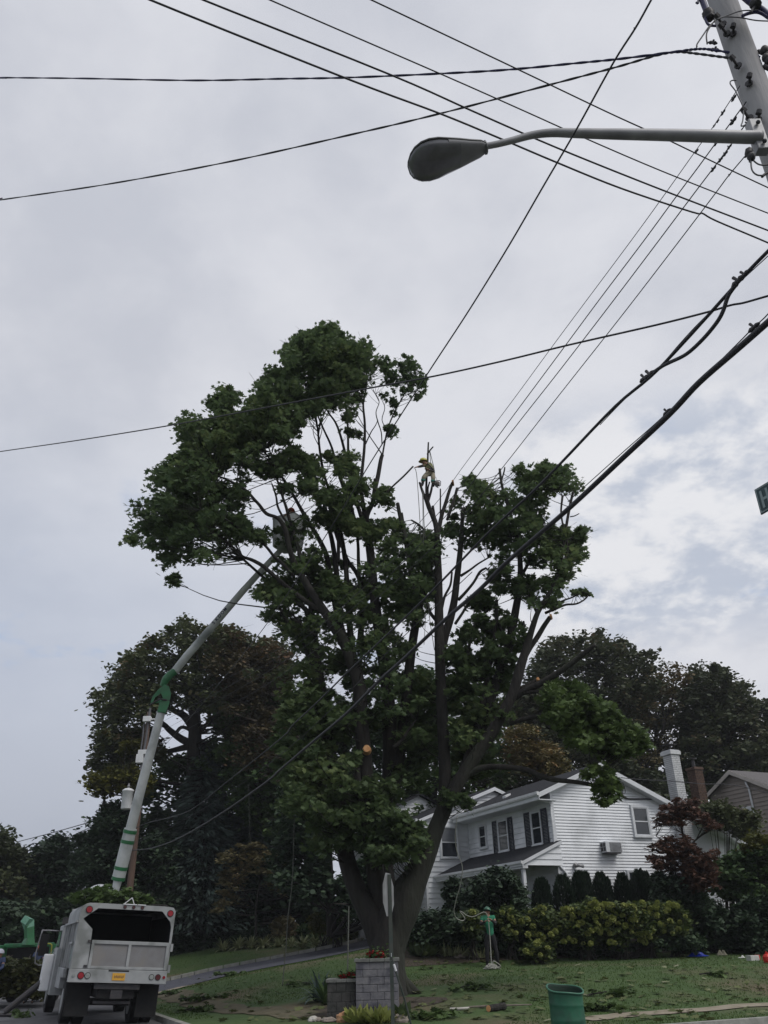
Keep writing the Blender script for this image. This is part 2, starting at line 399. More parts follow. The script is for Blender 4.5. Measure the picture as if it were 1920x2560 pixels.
def leaf_mesh(name, P, size, shape, m, parent=None, up=.45, dirs=None, szvar=.48, rng=RNG, droop=0., label=None, offset=None):
    """P: (n,3) world points; one polygon per leaf"""
    P = np.asarray(P, float); n = len(P)
    if n == 0: P = np.zeros((1, 3)); n = 1
    S = np.array(SHAPES[shape]); k = len(S)
    nr = rng.normal(size=(n, 3)); nr /= np.linalg.norm(nr, axis=1)[:, None]
    nr[:, 2] = np.abs(nr[:, 2]); nr = nr*(1-up)+np.array([0, 0, 1.])*up; nr /= np.linalg.norm(nr, axis=1)[:, None]
    a = rng.normal(size=(n, 3)) if dirs is None else np.asarray(dirs, float)+rng.normal(size=(n, 3))*.15
    if droop: a[:, 2] -= droop
    if dirs is not None:
        nr = nr + 0
        a /= np.linalg.norm(a, axis=1)[:, None]
        u = np.cross(a, nr); u /= (np.linalg.norm(u, axis=1)[:, None]+1e-9); vdir = a
    else:
        a -= nr*np.sum(a*nr, axis=1)[:, None]; a /= (np.linalg.norm(a, axis=1)[:, None]+1e-9)
        vdir = a; u = np.cross(nr, a)
    sz = size*(1+rng.uniform(-szvar, szvar, n))
    V = P[:, None, :] + (S[None, :, 0:1]*u[:, None, :] + S[None, :, 1:2]*vdir[:, None, :])*sz[:, None, None]
    b = base_of(parent) if offset is None else offset
    V = (V.reshape(-1, 3) - b).astype(np.float32)
    me = bpy.data.meshes.new(name)
    me.vertices.add(n*k); me.vertices.foreach_set('co', V.ravel())
    me.loops.add(n*k); me.loops.foreach_set('vertex_index', np.arange(n*k, dtype=np.int32))
    me.polygons.add(n); me.polygons.foreach_set('loop_start', np.arange(0, n*k, k, dtype=np.int32))
    me.polygons.foreach_set('loop_total', np.full(n, k, dtype=np.int32))
    me.materials.append(m); me.update(calc_edges=True)
    o = link(name, me, parent)
    if label: o['label'] = label
    return o
def inpoly(x, y, P):
    c = False; j = len(P)-1
    for i in range(len(P)):
        xi, yi = P[i]; xj, yj = P[j]
        if (yi > y) != (yj > y) and x < (xj-xi)*(y-yi)/(yj-yi+1e-12)+xi: c = not c
        j = i
    return c
def crop(sx, sy, k, P): return [(sx+a/k, sy+b/k) for a, b in P]
def clumps(poly, Y, spread, n, r, gap=0., gs=.02, shrink=.22, seed=0):
    """clump centres inside an outline, each at a depth of its own"""
    rn = random.Random(seed*7+3); xs = [p[0] for p in poly]; ys = [p[1] for p in poly]; out = []; tries = 0
    while len(out) < n and tries < n*40:
        tries += 1
        x = rn.uniform(min(xs), max(xs)); y = rn.uniform(min(ys), max(ys))
        if not inpoly(x, y, poly): continue
        yy = Y + rn.gauss(0, 1)*spread*.6
        p = at(x, y, yy); q = r*F0/depth(p)*shrink
        if shrink and not all(inpoly(x+a, y+b, poly) for a, b in ((q, 0), (-q, 0), (0, q), (0, -q))): continue
        if gap:
            v = mnoise.noise(Vector((x*gs, y*gs, seed*3.1)))*.5+.5
            if v < gap: continue
        out.append((p, r*rn.uniform(.45, 1.2)))
    return out
def clump_leaves(C, per, rng=RNG, flat=.55, hollow=.0):
    out = []
    for p, r in C:
        k = max(4, int(per*rng.uniform(.7, 1.3)))
        d = rng.normal(size=(k, 3)); d /= np.linalg.norm(d, axis=1)[:, None]
        rr = r*(rng.uniform(hollow, 1, k)**.6)*np.where(rng.uniform(size=k) < .22, rng.uniform(1.0, 1.65, k), 1.)
        q = d*rr[:, None]; q[:, 2] *= flat; q[:, 2] -= .25*r*(np.hypot(q[:, 0], q[:, 1])/r)**2
        out.append(p+q)
    return np.concatenate(out) if out else np.zeros((0, 3))
def limb_pts(L_):
    """[(px,py,Y,width px)] -> smooth world points and radii"""
    P = []
    for x, y, Y, wd in L_:
        p = at(x, y, Y); P.append(np.append(p, wd*depth(p)/F0/2))
    Q = crom(P, 4)
    return [q[:3] for q in Q], [max(.004, q[3]) for q in Q]
def wood(name, limbs, parent, m, twigs=None, sides=8, jit=.0, tw_r=.012, label=None):
    mb = MB(); nodes = []
    for L_ in limbs:
        P, R_ = limb_pts(L_)
        if jit:
            P = [p+np.array([random.gauss(0, 1), random.gauss(0, 1), 0])*jit*r for p, r in zip(P, R_)]
        nn = sides if max(R_) > .08 else 5
        mb.tube(P, R_, nn); nodes += list(zip(P, R_))
    if twigs:
        NP = np.array([q[0] for q in nodes])
        for p, r in twigs:
            d = np.linalg.norm(NP-p, axis=1) + np.maximum(0, NP[:, 2]-p[2]+.3)*2.5
            i = int(np.argmin(d)); a = NP[i]; ln = np.linalg.norm(p-a)
            if ln > 6 or (ln > 1.5 and random.random() < .6): continue
            mid_ = (a+p)/2 + np.array([random.uniform(-.1, .1), random.uniform(-.1, .1), -.06])*ln
            r0 = min(nodes[i][1]*.6, tw_r*(1+ln*.55))
            mb.tube(crom([a, mid_, p], 3), [r0, r0*.8, r0*.7, r0*.6, r0*.5, r0*.4, .006][:7], 4, cap=False)
            for _ in range(2):
                e = p+np.array([random.gauss(0, 1), random.gauss(0, 1), random.gauss(0, .5)])*r*.7
                mb.tube([mid_*.3+p*.7, e], [r0*.5, .004], 3, cap=False)
    return mb.build(name, m, parent, smooth=True, label=label)
def tree_from(name, label, cat, base, regions, limbs, lm, wm, leaf, shape, group=None, twr=.012, seed=1, flat=.55, up=.45, crown_name='crown', twigs=True):
    """regions: (outline, Y, spread, clumps, clump radius, leaves per clump, gap)"""
    t = thing(name, label, cat, base, 0, group); C = []; LP = []
    for i, (poly, Y, sp, n, r, per, gap) in enumerate(regions):
        c = clumps(poly, Y, sp, n, r, gap, seed=seed*13+i); C += c; LP.append(clump_leaves(c, per, flat=flat))
    leaf_mesh(crown_name, np.concatenate(LP), leaf, shape, lm, t, up=up)
    if limbs: wood('trunk', limbs, t, wm, C if twigs else None, tw_r=twr)
    return t, C
# ------------------------------------------------------------ ground, roads, curb
def struct(name, mb, m, smooth=False):
    o = mb.build(name, m, None, smooth=smooth); o['kind'] = 'structure'; return o
g = MB(); g.add([(-900, -300, -.07), (900, -300, -.07), (900, 1500, -.07), (-900, 1500, -.07)], [(0, 1, 2, 3)])
def lawnmat(name, spots):
    m = mat(name, (.036, .072, .015), (.052, .092, .02), .9, 1., bump=.8, bscale=9, c3=(.105, .085, .048), s3=.28, lo=.3, hi=.7)
    return m
M['lawn'] = lawnmat('lawn', [])
M['ground'] = mat('ground', (.04, .055, .022), (.05, .05, .03), .3, 1.)
struct('ground', g, M['ground'])
RC = (7.6, 18.4, 3.0)                                            # rounded street corner (s, t, radius)
def corner(s, t):
    if s < RC[0] and t < RC[1]:
        a, b = s-RC[0], t-RC[1]; d = math.hypot(a, b)
        if d > RC[2]: return RC[0]+a/d*RC[2], RC[1]+b/d*RC[2]
    return s, t
ss = list(np.arange(4.75, 34, .55))+list(np.arange(34, 120, 4.)); ts = list(np.arange(15.55, 62, .55))+list(np.arange(62, 160, 4.))
g = MB()
for j, t in enumerate(ts):
    for i, s in enumerate(ss):
        a, b = corner(s, t); z = hgt(a, b)
        g.v.append(tuple(ST(a, b, z)))
n = len(ss)
for j in range(len(ts)-1):
    for i in range(n-1): g.f.append([j*n+i, j*n+i+1, (j+1)*n+i+1, (j+1)*n+i]); g.m.append(0)
struct('lawn', g, M['lawn'], True)
# left side of the street
g = MB()
for a0, a1 in ((-4.75, -60),):
    g.add([ST(a1, -40, .1), ST(a0, -40, .1), ST(a0, 160, .1), ST(a1, 160, .4)], [(0, 1, 2, 3)])
struct('verge', g, M['lawn'])
g = MB(); g.add([ST(-4.6, -60), ST(4.6, -60), ST(4.6, 200), ST(-4.6, 200)], [(0, 1, 2, 3)])
struct('side_street', g, M['asphalt'])
g = MB(); g.add([ST(4.6, 6, .004), ST(160, 6, .004), ST(160, 15.4, .004), ST(4.6, 15.4, .004)], [(0, 1, 2, 3)])
g.add([ST(4.6, 15.4, .004), ST(7.6, 15.4, .004), ST(7.6, 18.4, .0035), ST(4.6, 18.4, .004)], [(0, 1, 2, 3)])
struct('cross_street', g, M['asphalt'])
pts = [(4.67, 160), (4.67, 60), (4.67, 18.4)]+[(RC[0]-2.93*math.cos(a), RC[1]-2.93*math.sin(a)) for a in np.linspace(0, math.pi/2, 9)[1:]]+[(60, 15.47), (160, 15.47)]
def curbmesh(pts, w_, z1):
    g = MB()
    for i, (s, t) in enumerate(pts):
        a = pts[max(0, i-1)]; b = pts[min(len(pts)-1, i+1)]; ux, uy = b[0]-a[0], b[1]-a[1]; q = math.hypot(ux, uy); nx, ny = -uy/q*w_, ux/q*w_
        for z, e in ((-.05, 1), (z1, .9), (z1, -1), (-.05, -1)): g.v.append(tuple(ST(s+nx*e, t+ny*e, z)))
    for i in range(len(pts)-1):
        for k in range(4):
            k2 = (k+1) % 4; g.f.append([i*4+k, i*4+k2, i*4+4+k2, i*4+4+k]); g.m.append(0)
    return g
struct('kerb', curbmesh(pts, .09, .125), M['curb'])
struct('kerb', curbmesh([(-4.67, -40), (-4.67, 160)], .09, .125), M['curb'])
# driveway with its stone edging
up = [(380, 2461), (425, 2453), (519, 2431), (639, 2407), (747, 2387), (870, 2362), (917, 2349), (960, 2342)]
lo = [(400, 2482), (454, 2469), (545, 2447), (660, 2422), (762, 2404), (852, 2386), (924, 2371), (975, 2362)]
g = MB(); A = []; B = []
for u, l in zip(crom([np.array(q) for q in up], 3), crom([np.array(q) for q in lo], 3)):
    A.append(gpt(u[0], u[1])); B.append(gpt(l[0], l[1]))
for a, b in zip(A, B):
    for k in range(7):
        q = a+(b-a)*k/6; q[2] = gz(q)+.03; g.v.append(tuple(q))
for i in range(len(A)-1):
    for k in range(6): g.f.append([i*7+k, i*7+k+1, i*7+8+k, i*7+7+k]); g.m.append(0)
struct('driveway', g, M['drive'], True)
g = MB()
for i in range(len(A)-1):
    a, b = A[i], A[i+1]; L_ = np.linalg.norm(b-a); k = max(1, int(L_/.55))
    for j in range(k):
        p = a+(b-a)*(j+.04)/k; q = a+(b-a)*(j+.96)/k; h0 = gz(p)+.02; u = (q-p)/np.linalg.norm(q-p); n_ = np.array([-u[1], u[0], 0])*.09
        z = 0
        v = [(*(p-n_)[:2], h0-.1), (*(p+n_)[:2], h0-.1), (*(q+n_)[:2], h0-.1), (*(q-n_)[:2], h0-.1)]
        tz = [gz(p)+.17, gz(p)+.17, gz(q)+.17, gz(q)+.17]; g.add(v+[(x, y, tz[i_]) for i_, (x, y, _) in enumerate(v)], [(4, 5, 6, 7), (0, 1, 5, 4), (1, 2, 6, 5), (2, 3, 7, 6), (3, 0, 4, 7)])
o = g.build('stone_edging', M['curb']); tag(o, 'pale stone edging along the upper side of the black driveway', 'edging')
# worn sandy strips where the footpath was lifted, and the apron sand
def strip(name, pts, wd, m, dz=.012):
    g = MB(); P = crom([np.array(q, float) for q in pts], 8)
    for i, p in enumerate(P):
        u = P[min(i+1, len(P)-1)]-P[max(i-1, 0)]; u /= np.linalg.norm(u); nn = np.array([-u[1], u[0]])
        e0 = wd*(.8+.5*mnoise.noise(Vector((i*.4, 3, 0)))); e1 = wd*(.8+.5*mnoise.noise(Vector((i*.4, 9, 0))))
        for k in range(5):
            q = p-nn*e0+nn*(e0+e1)*k/4; s, t = q; g.v.append(tuple(ST(s, t, hgt(s, t)+dz+.006)))
    for i in range(len(P)-1):
        for k in range(4): g.f.append([i*5+k, i*5+k+1, i*5+6+k, i*5+5+k]); g.m.append(0)
    return struct(name, g, m, True)
strip('path', [(12.2, 17.5), (14, 17.6), (18, 17.55), (24, 17.5), (40, 17.5)], .42, M['concrete'])
strip('path', [(6.4, 37.5), (6.4, 33), (6.3, 29), (6.6, 25), (7.3, 21.5)], .55, mat('sandy_soil', (.12, .1, .06), (.07, .065, .035), 3, 1., bump=.5))
strip('path', [(4.9, 38.2), (6.5, 38.4), (8, 38.6)], 1.2, M['concrete'], .03)
# bare earth bed round the planter and the foot of the big tree
g = MB(); c = gpt(930, 2520); cs, ct = c@d2, c@d1; K = 26
for j in range(5):
    for i in range(K):
        a = 2*math.pi*i/K; r = (j/4)*(1+.22*mnoise.noise(Vector((math.cos(a)*1.5, math.sin(a)*1.5, 4))))
        s, t = cs-.1+1.9*r*math.cos(a), ct+.1+1.1*r*math.sin(a); s, t = max(s, 5.2), max(t, 15.8)
        g.v.append(tuple(ST(s, t, hgt(s, t)+.012)))
for j in range(4):
    for i in range(K):
        k = (i+1) % K; g.f.append([j*K+i, j*K+k, j*K+K+k, j*K+K+i]); g.m.append(0)
struct('soil_bed', g, M['soil'], True)
# planting bed along the house
g = MB(); P = [gpt(x, y) for x, y in ((1015, 2418), (1100, 2412), (1180, 2408), (1260, 2402), (1380, 2398), (1500, 2392), (1600, 2386), (1720, 2378), (1920, 2372))]
for i, p in enumerate(crom(P, 3)):
    s, t = p@d2, p@d1
    for k in range(6):
        tt = t+(31.9-t)*k/5; g.v.append(tuple(ST(s+.1*k, tt, hgt(s+.1*k, tt)+.012)))
for i in range(len(crom(P, 3))-1):
    for k in range(5): g.f.append([i*6+k, i*6+k+1, i*6+7+k, i*6+6+k]); g.m.append(0)
struct('soil_bed', g, M['soil'], True)

# ------------------------------------------------------------ the white house
HC = ST(21.848, 31.867, 0.)
def HT(s, t, z): return HC + d2*s + d1*t + ZU*z
Z0 = 1.75
house = thing('house', 'white two-storey house with lap siding, black shutters and a covered porch', 'house', HC+ZU*Z0)
def siding(mb, P0, ax, nrm, z0, z1, lim, course, th=.034):
    """lap siding courses on the plane through P0 (axis ax); lim(z)->(a,b)"""
    z = z0
    while z < z1-.01:
        zt = min(z+course, z1); a0, b0 = lim(z); a1, b1 = lim(zt); ze = zt-.016
        if b0-a0 > .02:
            if b1 < a1: a1 = b1 = (a1+b1)/2
            o = nrm*th; q = nrm*.002
            v = [P0+ax*a0+ZU*z+o, P0+ax*b0+ZU*z+o, P0+ax*b1+ZU*ze+q, P0+ax*a1+ZU*ze+q, P0+ax*a0+ZU*z, P0+ax*b0+ZU*z]
            T = mb.T; mb.T = None; mb.add(v, [(0, 1, 2, 3), (4, 5, 1, 0)]); mb.T = T
        z = zt
RZ, RS, SL = 8.78, 2.6, .415                                      # ridge height, ridge s, slope
def rz(s): return RZ-SL*abs(s-RS)
wl = MB(HT)
wl.prism([(0, Z0), (0, rz(0)-.12), (RS, RZ-.12), (10.5, rz(10.5)-.12), (10.5, Z0)], 0, 7.6, 'y')
wl.prism([(-2.5, Z0-.6), (-2.5, 7.1), (1.6, 8.72), (5.8, 7.1), (5.8, Z0-.6)], 7.603, 13.5, 'y')
siding(wl, HC+d1*7.6, d2, -d1, 7.1, 8.7, lambda z: (1.6-(8.72-z)/.39, 1.6+(8.72-z)/.39), .16)
siding(wl, HC, d2, -d1, Z0+.3, RZ-.15, lambda z: (0 if z < rz(0)-.12 else RS-(RZ-.12-z)/SL, min(10.5, RS+(RZ-.12-z)/SL)), .125)
siding(wl, HC, d1, -d2, Z0+.3, rz(0)-.2, lambda z: (0, 7.6), .235)
siding(wl, HC+d1*7.6, d2, -d1, Z0+.9, 7.1, lambda z: (-2.5, -.02), .235)
siding(wl, HC-d2*2.5, d1, -d2, Z0+.9, 7.1, lambda z: (7.6, 13.5), .235)
wl.build('wall', M['siding'], house)
# painted brick foundation of the projecting wing
fb = MB(HT); fb.box(-2.58, -.02, 7.52, 7.6, Z0-.6, Z0+.9); fb.box(-2.58, -2.5, 7.6, 13.5, Z0-.6, Z0+.9)
fb.box(0, 10.5, -.05, 0, Z0-.4, Z0+.3)
for k in range(9):
    z = Z0-.1+k*.11
    fb.box(-2.585, -.02, 7.512, 7.52, z, z+.085); fb.box(-2.588, -2.58, 7.52, 13.5, z, z+.085)
fb.build('foundation', M['brickwhite'], house)
for boxes in (((-.035, .09, -.035, 0, Z0+.2, rz(0)-.15), (-.035, 0, 0, .1, Z0+.2, rz(0)-.15)), ((-2.53, -2.42, 7.57, 7.6, Z0+.9, 7.1), (-2.53, -2.5, 7.6, 7.7, Z0+.9, 7.1)), ((-.06, 0.0, 7.56, 7.6, Z0+.9, 7.0),)):
    cb = MB(HT)
    for q_ in boxes: cb.box(*q_)
    cb.build('corner_board', M['trim'], house)
def roofmb(prof, t0, t1, th=.1):
    m = MB(HT); m.prism([*prof, *[(a, b-th) for a, b in prof[::-1]]], t0, t1, 'y'); return m
ro = roofmb([(-.85, rz(-.85)), (RS, RZ), (10.9, rz(10.9))], -.4, 7.58)
roof = ro.build('roof', M['shingle'], house)
# white rake boards, soffit and gutter
tr = MB(HT)
tr.prism([(-.86, rz(-.86)-.02), (RS, RZ-.02), (10.92, rz(10.92)-.02), (10.92, rz(10.92)-.22), (RS, RZ-.24), (-.86, rz(-.86)-.22)], -.425, -.403, 'y')
tr.prism([(-.86, rz(-.86)-.21), (RS, RZ-.23), (10.92, rz(10.92)-.21), (10.92, rz(10.92)-.23), (RS, RZ-.25), (-.86, rz(-.86)-.23)], -.403, -.0, 'y')
tr.box(-.86, .02, -.43, 7.57, 7.02, 7.06)
tr.prism([(0.02, rz(0)-.22), (RS, RZ-.26), (10.5, rz(10.5)-.22), (10.5, rz(10.5)-.34), (RS, RZ-.38), (0.02, rz(0)-.34)], -.035, -.0, 'y')
tr.box(-.88, -.85, -.43, 7.57, 7.04, 7.35)
tr.build('eave_trim', M['trim'], house)
gu = MB(HT); gu.prism([(-.98, 7.36), (-.98, 7.26), (-.95, 7.2), (-.882, 7.2), (-.882, 7.36)], -.45, 7.58, 'y'); gu.build('gutter', M['white'], house)
ds = MB(HT); path = [(-.1, -.07, 6.95), (-.1, -.07, 5.0), (-.1, -.07, 4.6), (.32, -.07, 4.15), (.36, -.07, 3.9), (.36, -.07, Z0+.2)]
ds.tube(crom(path, 3), .045, 8); ds.tube(crom([(-.9, -.3, 7.2), (-.7, -.2, 7.05), (-.15, -.08, 6.98), (-.1, -.07, 6.9)], 3), .045, 8)
ds.build('downspout', M['trim'], house, smooth=True)
# wing roof and the far gable behind
wr = MB(HT); wr.prism([(-3.0, 7.14), (1.6, 8.92), (6.2, 7.14), (6.2, 7.04), (1.6, 8.82), (-3.0, 7.04)], 7.4, 13.9, 'y'); wr.build('wing_roof', M['shingle'], house)
wt = MB(HT); wt.box(-3.03, -3.0, 7.3, 13.9, 6.96, 7.16); wt.box(-3.0, -2.5, 7.31, 13.9, 6.98, 7.0); wt.box(-3.1, -3.03, 7.3, 13.9, 7.04, 7.16)
wt.prism([(-3.0, 7.1), (1.6, 8.88), (6.2, 7.1), (6.2, 6.95), (1.6, 8.7), (-3.0, 6.95)], 7.32, 7.345, 'y')
wt.build('wing_trim', M['trim'], house)
bw = MB(HT); bw.prism([(-3.6, Z0-.6), (-3.6, 7.6), (.1, 9.3), (3, 8.0), (3, Z0)], 13.52, 16, 'y')
siding(bw, HC+d1*13.51, d2, -d1, Z0+.3, 9.3, lambda z: (-3.6 if z < 7.6 else -3.6+(z-7.6)/.448, 3 if z < 8 else .1+(9.3-z)/.448), .16)
bw.build('back_wing_wall', M['siding'], house)
br = MB(HT); br.prism([(-3.9, 7.55), (.1, 9.42), (3.3, 8.0), (3.3, 7.9), (.1, 9.3), (-3.9, 7.43)], 13.2, 16.4, 'y'); br.build('back_wing_roof', M['shingle'], house)
# windows ------------------------------------------------
def window(P0, ax, nrm, a0, a1, z0, z1, lights=2, fw=.07, parent=house, shade=False):
    """double-hung window: frame, sash bars, two panes"""
    def T(a, o, z): return P0+ax*a+nrm*(o+.034 if o > 0 else o)+ZU*z
    f_ = MB(T)
    for q in ((a0-fw, a0, z0, z1), (a1, a1+fw, z0, z1), (a0-fw, a1+fw, z1, z1+fw)): f_.box(q[0], q[1], .0, .075, q[2], q[3])
    f_.box(a0-fw-.03, a1+fw+.03, .0, .1, z0-fw, z0)
    fo = f_.build('window', M['trim'], parent, bevel=.006)
    s_ = MB(T); zm = (z0+z1)/2
    for q in ((a0, a0+.035, z0, z1), (a1-.035, a1, z0, z1), (a0+.035, a1-.035, z0, z0+.04), (a0+.035, a1-.035, z1-.035, z1), (a0+.035, a1-.035, zm-.02, zm+.025)): s_.box(q[0], q[1], .01, .055, q[2], q[3])
    s_.build('sash', M['trim'], fo)
    p_ = MB(T); p_.box(a0+.034, a1-.034, .005, .03, z0+.04, z1-.03); p_.build('pane', M['glass'], fo)
    if shade:
        c_ = MB(T); c_.box(a0+.036, a1-.036, .031, .034, zm+.02, z1-.035); c_.build('blind', mat('blind', (.16, .17, .19), (.12, .13, .14), 4, .8), fo)
    return fo
def shutter(a0, a1, z0, z1, P0=HC, ax=d1, nrm=-d2, parent=house):
    def T(a, o, z): return P0+ax*a+nrm*(o+.02)+ZU*z
    m = MB(T); m.box(a0, a0+.05, .02, .06, z0, z1); m.box(a1-.05, a1, .02, .06, z0, z1)
    for zz in (z0, (z0+z1)/2-.04, z1-.07): m.box(a0+.05, a1-.05, .02, .058, zz, zz+.07)
    k = int((z1-z0)/.06)
    for i in range(k):
        zz = z0+.04+i*.06; m.box(a0+.05, a1-.05, .022, .045, zz, zz+.04)
    m.build('shutter', M['shutter'], parent)
def fpx(x, y): p = onp(x, y, HC, -d2)-HC; return p@d1, p[2]+HC[2]
def gpx(x, y): p = onp(x, y, HC, -d1)-HC; return p@d2, p[2]+HC[2]
def q5(a, b): return (960+a/3.456, 1780+b/3.456)
for (xa, xb, ya, yb, xs0, xs1) in ((998, 1075, 875, 1145, 945, 1120), (1285, 1362, 800, 1085, 1220, 1420)):
    a1, _ = fpx(*q5(xa, (ya+yb)/2)); a0, _ = fpx(*q5(xb, (ya+yb)/2))
    z1 = 6.75; z0 = 5.42
    window(HC, d1, -d2, a0, a1, z0, z1)
    s1, _ = fpx(*q5(xs0, (ya+yb)/2)); s0, _ = fpx(*q5(xs1, (ya+yb)/2))
    shutter(a1+.08, max(a1+.42, s1), z0-.06, z1+.08); shutter(min(a0-.42, s0), a0-.08, z0-.06, z1+.08)
a1, _ = fpx(*q5(832, 1020)); a0, _ = fpx(*q5(885, 1020)); window(HC, d1, -d2, a0, a1, 5.75, 6.75)
WP = HC+d1*7.6
window(WP, d2, -d1, -1.62, -.72, 5.42, 6.82, shade=True)
window(HC-d2*2.5, d1, -d2, 9.2, 10.1, 5.5, 6.75); shutter(8.7, 9.1, 5.4, 6.8, HC-d2*2.5); shutter(10.2, 10.6, 5.4, 6.8, HC-d2*2.5)
(a0, z1), (a1, z0) = gpx(1545, 2012), gpx(1592, 2092)
window(HC, d2, -d1, 4.32, 5.12, z0+.06, z1-.1, fw=.1)
a0, z1 = gpx(1568, 2180); window(HC, d2, -d1, a0, a0+.7, z1-1.2, z1, fw=.08)
# porch --------------------------------------------------
pr = MB(HT)
pr.prism([(-2.0, 4.58), (-.0, 5.42), (-.0, 5.32), (-2.0, 4.48)], -.45, 7.58, 'y'); pr.build('porch_roof', M['shingle'], house)
pt = MB(HT); pt.prism([(-2.03, 4.56), (0, 5.41), (0, 5.28), (-2.03, 4.43)], -.48, -.453, 'y')
pt.box(-2.05, -2.0, -.48, 7.58, 4.38, 4.57); pt.box(-2.0, -1.75, -.4, 7.58, 4.3, 4.44); pt.build('porch_trim', M['trim'], house)
pg_ = MB(HT); pg_.prism([(-1.95, 4.42), (0, 4.42), (0, 5.3)], -.36, -.3, 'y')
siding(pg_, HC-d1*.362, d2, -d1, 4.42, 5.25, lambda z: (-1.95+(z-4.42)/.43, 0), .235); pg_.build('porch_gable', M['siding'], house)
pg2 = MB(HT); pg2.prism([(-2.12, 4.58), (-2.12, 4.5), (-2.1, 4.46), (-2.052, 4.46), (-2.052, 4.58)], -.5, 7.58, 'y'); pg2.build('porch_gutter', M['white'], house)
for t in (-.28, 2.6, 6.2):
    p_ = MB(HT); p_.box(-1.93, -1.8, t, t+.13, Z0-.3, 4.3)
    for k in range(2): p_.box(-1.945, -1.935+.01, t+.03+.06*k, t+.05+.06*k, Z0, 4.2)
    p_.build('porch_post', M['trim'], house)
dk = MB(HT); dk.box(-2.0, -.03, -.4, 7.55, Z0-.5, Z0+.25); dk.build('porch_floor', mat('porch_floor', (.2, .2, .2), None, 3, .9), house)
# door and lower windows in the shade of the porch
dr = MB(HT); dr.box(-.06, -.0, 4.3, 5.25, Z0+.3, 3.95); door = dr.build('door', mat('door', (.12, .03, .03), None, 3, .5), house)
dh = MB(HT); dh.ball((-.1, 4.45, Z0+1.3), .04, 8, 5); dh.build('handle', M['metalgrey'], door)
window(HC, d1, -d2, .9, 1.9, 2.7, 3.95); window(HC, d1, -d2, 2.6, 3.5, 2.7, 3.95)
# electrical riser on the gable wall and floodlight
cx = MB()
def gp(x, y, off=.06): return onp(x, y, HC-d1*off, -d1)
def q6(a, b): return (1400+a/3.19, 1780+b/3.19)
P = [gp(*q6(a, b)) for a, b in ((480, 520), (488, 640), (510, 680), (560, 692), (680, 694), (780, 700), (810, 718), (825, 745))]
cx.tube(crom(P, 3), .035, 6)
P = [gp(*q6(a, b), .12) for a, b in ((470, 530), (476, 600), (500, 660), (545, 690))]; cx.tube(crom(P, 4), .014, 5)
P = [gp(*q6(a, b), .18) for a, b in ((490, 540), (510, 590), (522, 640), (500, 650), (500, 600))]; cx.tube(crom(P, 4), .012, 5)
cx.build('service_riser', M['iron'], house, smooth=True)
fl = MB(); c = gp(1439, 2163, .1); fl.disc(c, -d1, .1, .08, 12); fl.tube([c, c-d1*.15+d2*.1], .03, 6)
for dx_, dz_ in ((-.13, -.03), (.28, -.06)):
    fl.tube([c-d1*.1, c-d1*.16+d2*dx_+ZU*dz_], [.035, .07], 8)
fl.build('floodlight', M['metalgrey'], house, smooth=True)
# exterior white chimney
def brickbox(mb, s0, s1, t0, t1, z0, z1, ch=.085, T_=None):
    z = z0; i = 0
    mb.mi = 1; mb.box(s0+.014, s1-.014, t0+.014, t1-.014, z0, z1); mb.mi = 0
    while z < z1-.02:
        for (a0, a1, fixed, side) in ((s0, s1, t0, 't'), (t0, t1, s0, 's')):
            L_ = .21; x = a0-(.105 if i % 2 else 0)
            while x < a1-.01:
                b0, b1 = max(a0, x)+.007, min(a1, x+L_)-.007
                if b1-b0 > .02:
                    if side == 't': mb.box(b0, b1, fixed, fixed+.02, z+.008, z+ch-.008)
                    else: mb.box(fixed, fixed+.02, b0, b1, z+.008, z+ch-.008)
                x += L_
        z += ch; i += 1
ch = MB(HT); CS = -.98
brickbox(ch, 7.62+CS, 8.12+CS, -.62, -.04, Z0, 9.35)
ch.box(7.56+CS, 8.18+CS, -.68, .04, 9.35, 9.52); ch.box(7.6+CS, 8.14+CS, -.64, 0, 9.52, 9.56)
chim = ch.build('chimney', [M['brickwhite'], M['mortar_pale']], house)
cc = MB(HT); cc.box(7.7+CS, 8.04+CS, -.54, -.1, 9.56, 9.6)
for a, b in ((7.72, -.5), (8.0, -.5), (7.72, -.14), (8.0, -.14)): cc.box(a+CS, a+.02+CS, b, b+.02, 9.6, 9.82)
cc.box(7.62+CS, 8.12+CS, -.6, -.04, 9.82, 9.86); cc.build('chimney_cap', M['iron'], chim)
rv = MB(HT); rv.prism([(.3, rz(.3)+.002), (.6, rz(.6)+.02), (.6, rz(.6)+.1), (.3, rz(.3)+.1)], 4.2, 4.5, 'y'); rv.build('roof_vent', M['white'], house)

# wall air conditioner
s0, z1 = gpx(1468, 2092); ac = thing('air_conditioner', 'white air conditioner sticking out of the gable wall left below the window', 'air conditioner', HT(2.75, -.2, 5.1))
acT = MB(HT); acT.box(2.3, 3.16, -.42, -.03, 4.98, 5.42); acT.build('casing', M['trim'], ac, bevel=.012)
m_ = MB(HT)
for k in range(11): m_.box(2.5, 3.12, -.437, -.425, 5.02+k*.034, 5.035+k*.034)
m_.build('grille', M['metalgrey'], ac)
m_ = MB(HT); m_.box(2.285, 2.297, -.38, -.24, 5.03, 5.19); m_.box(2.285, 2.297, -.38, -.24, 5.21, 5.36); m_.box(2.285, 2.297, -.2, -.07, 5.03, 5.19); m_.box(2.285, 2.297, -.2, -.07, 5.21, 5.36)
m_.build('side_vent', M['iron'], ac)
m_ = MB(HT); m_.box(2.35, 3.1, -.4, -.0, 4.93, 4.978); m_.build('bracket', M['iron'], ac)

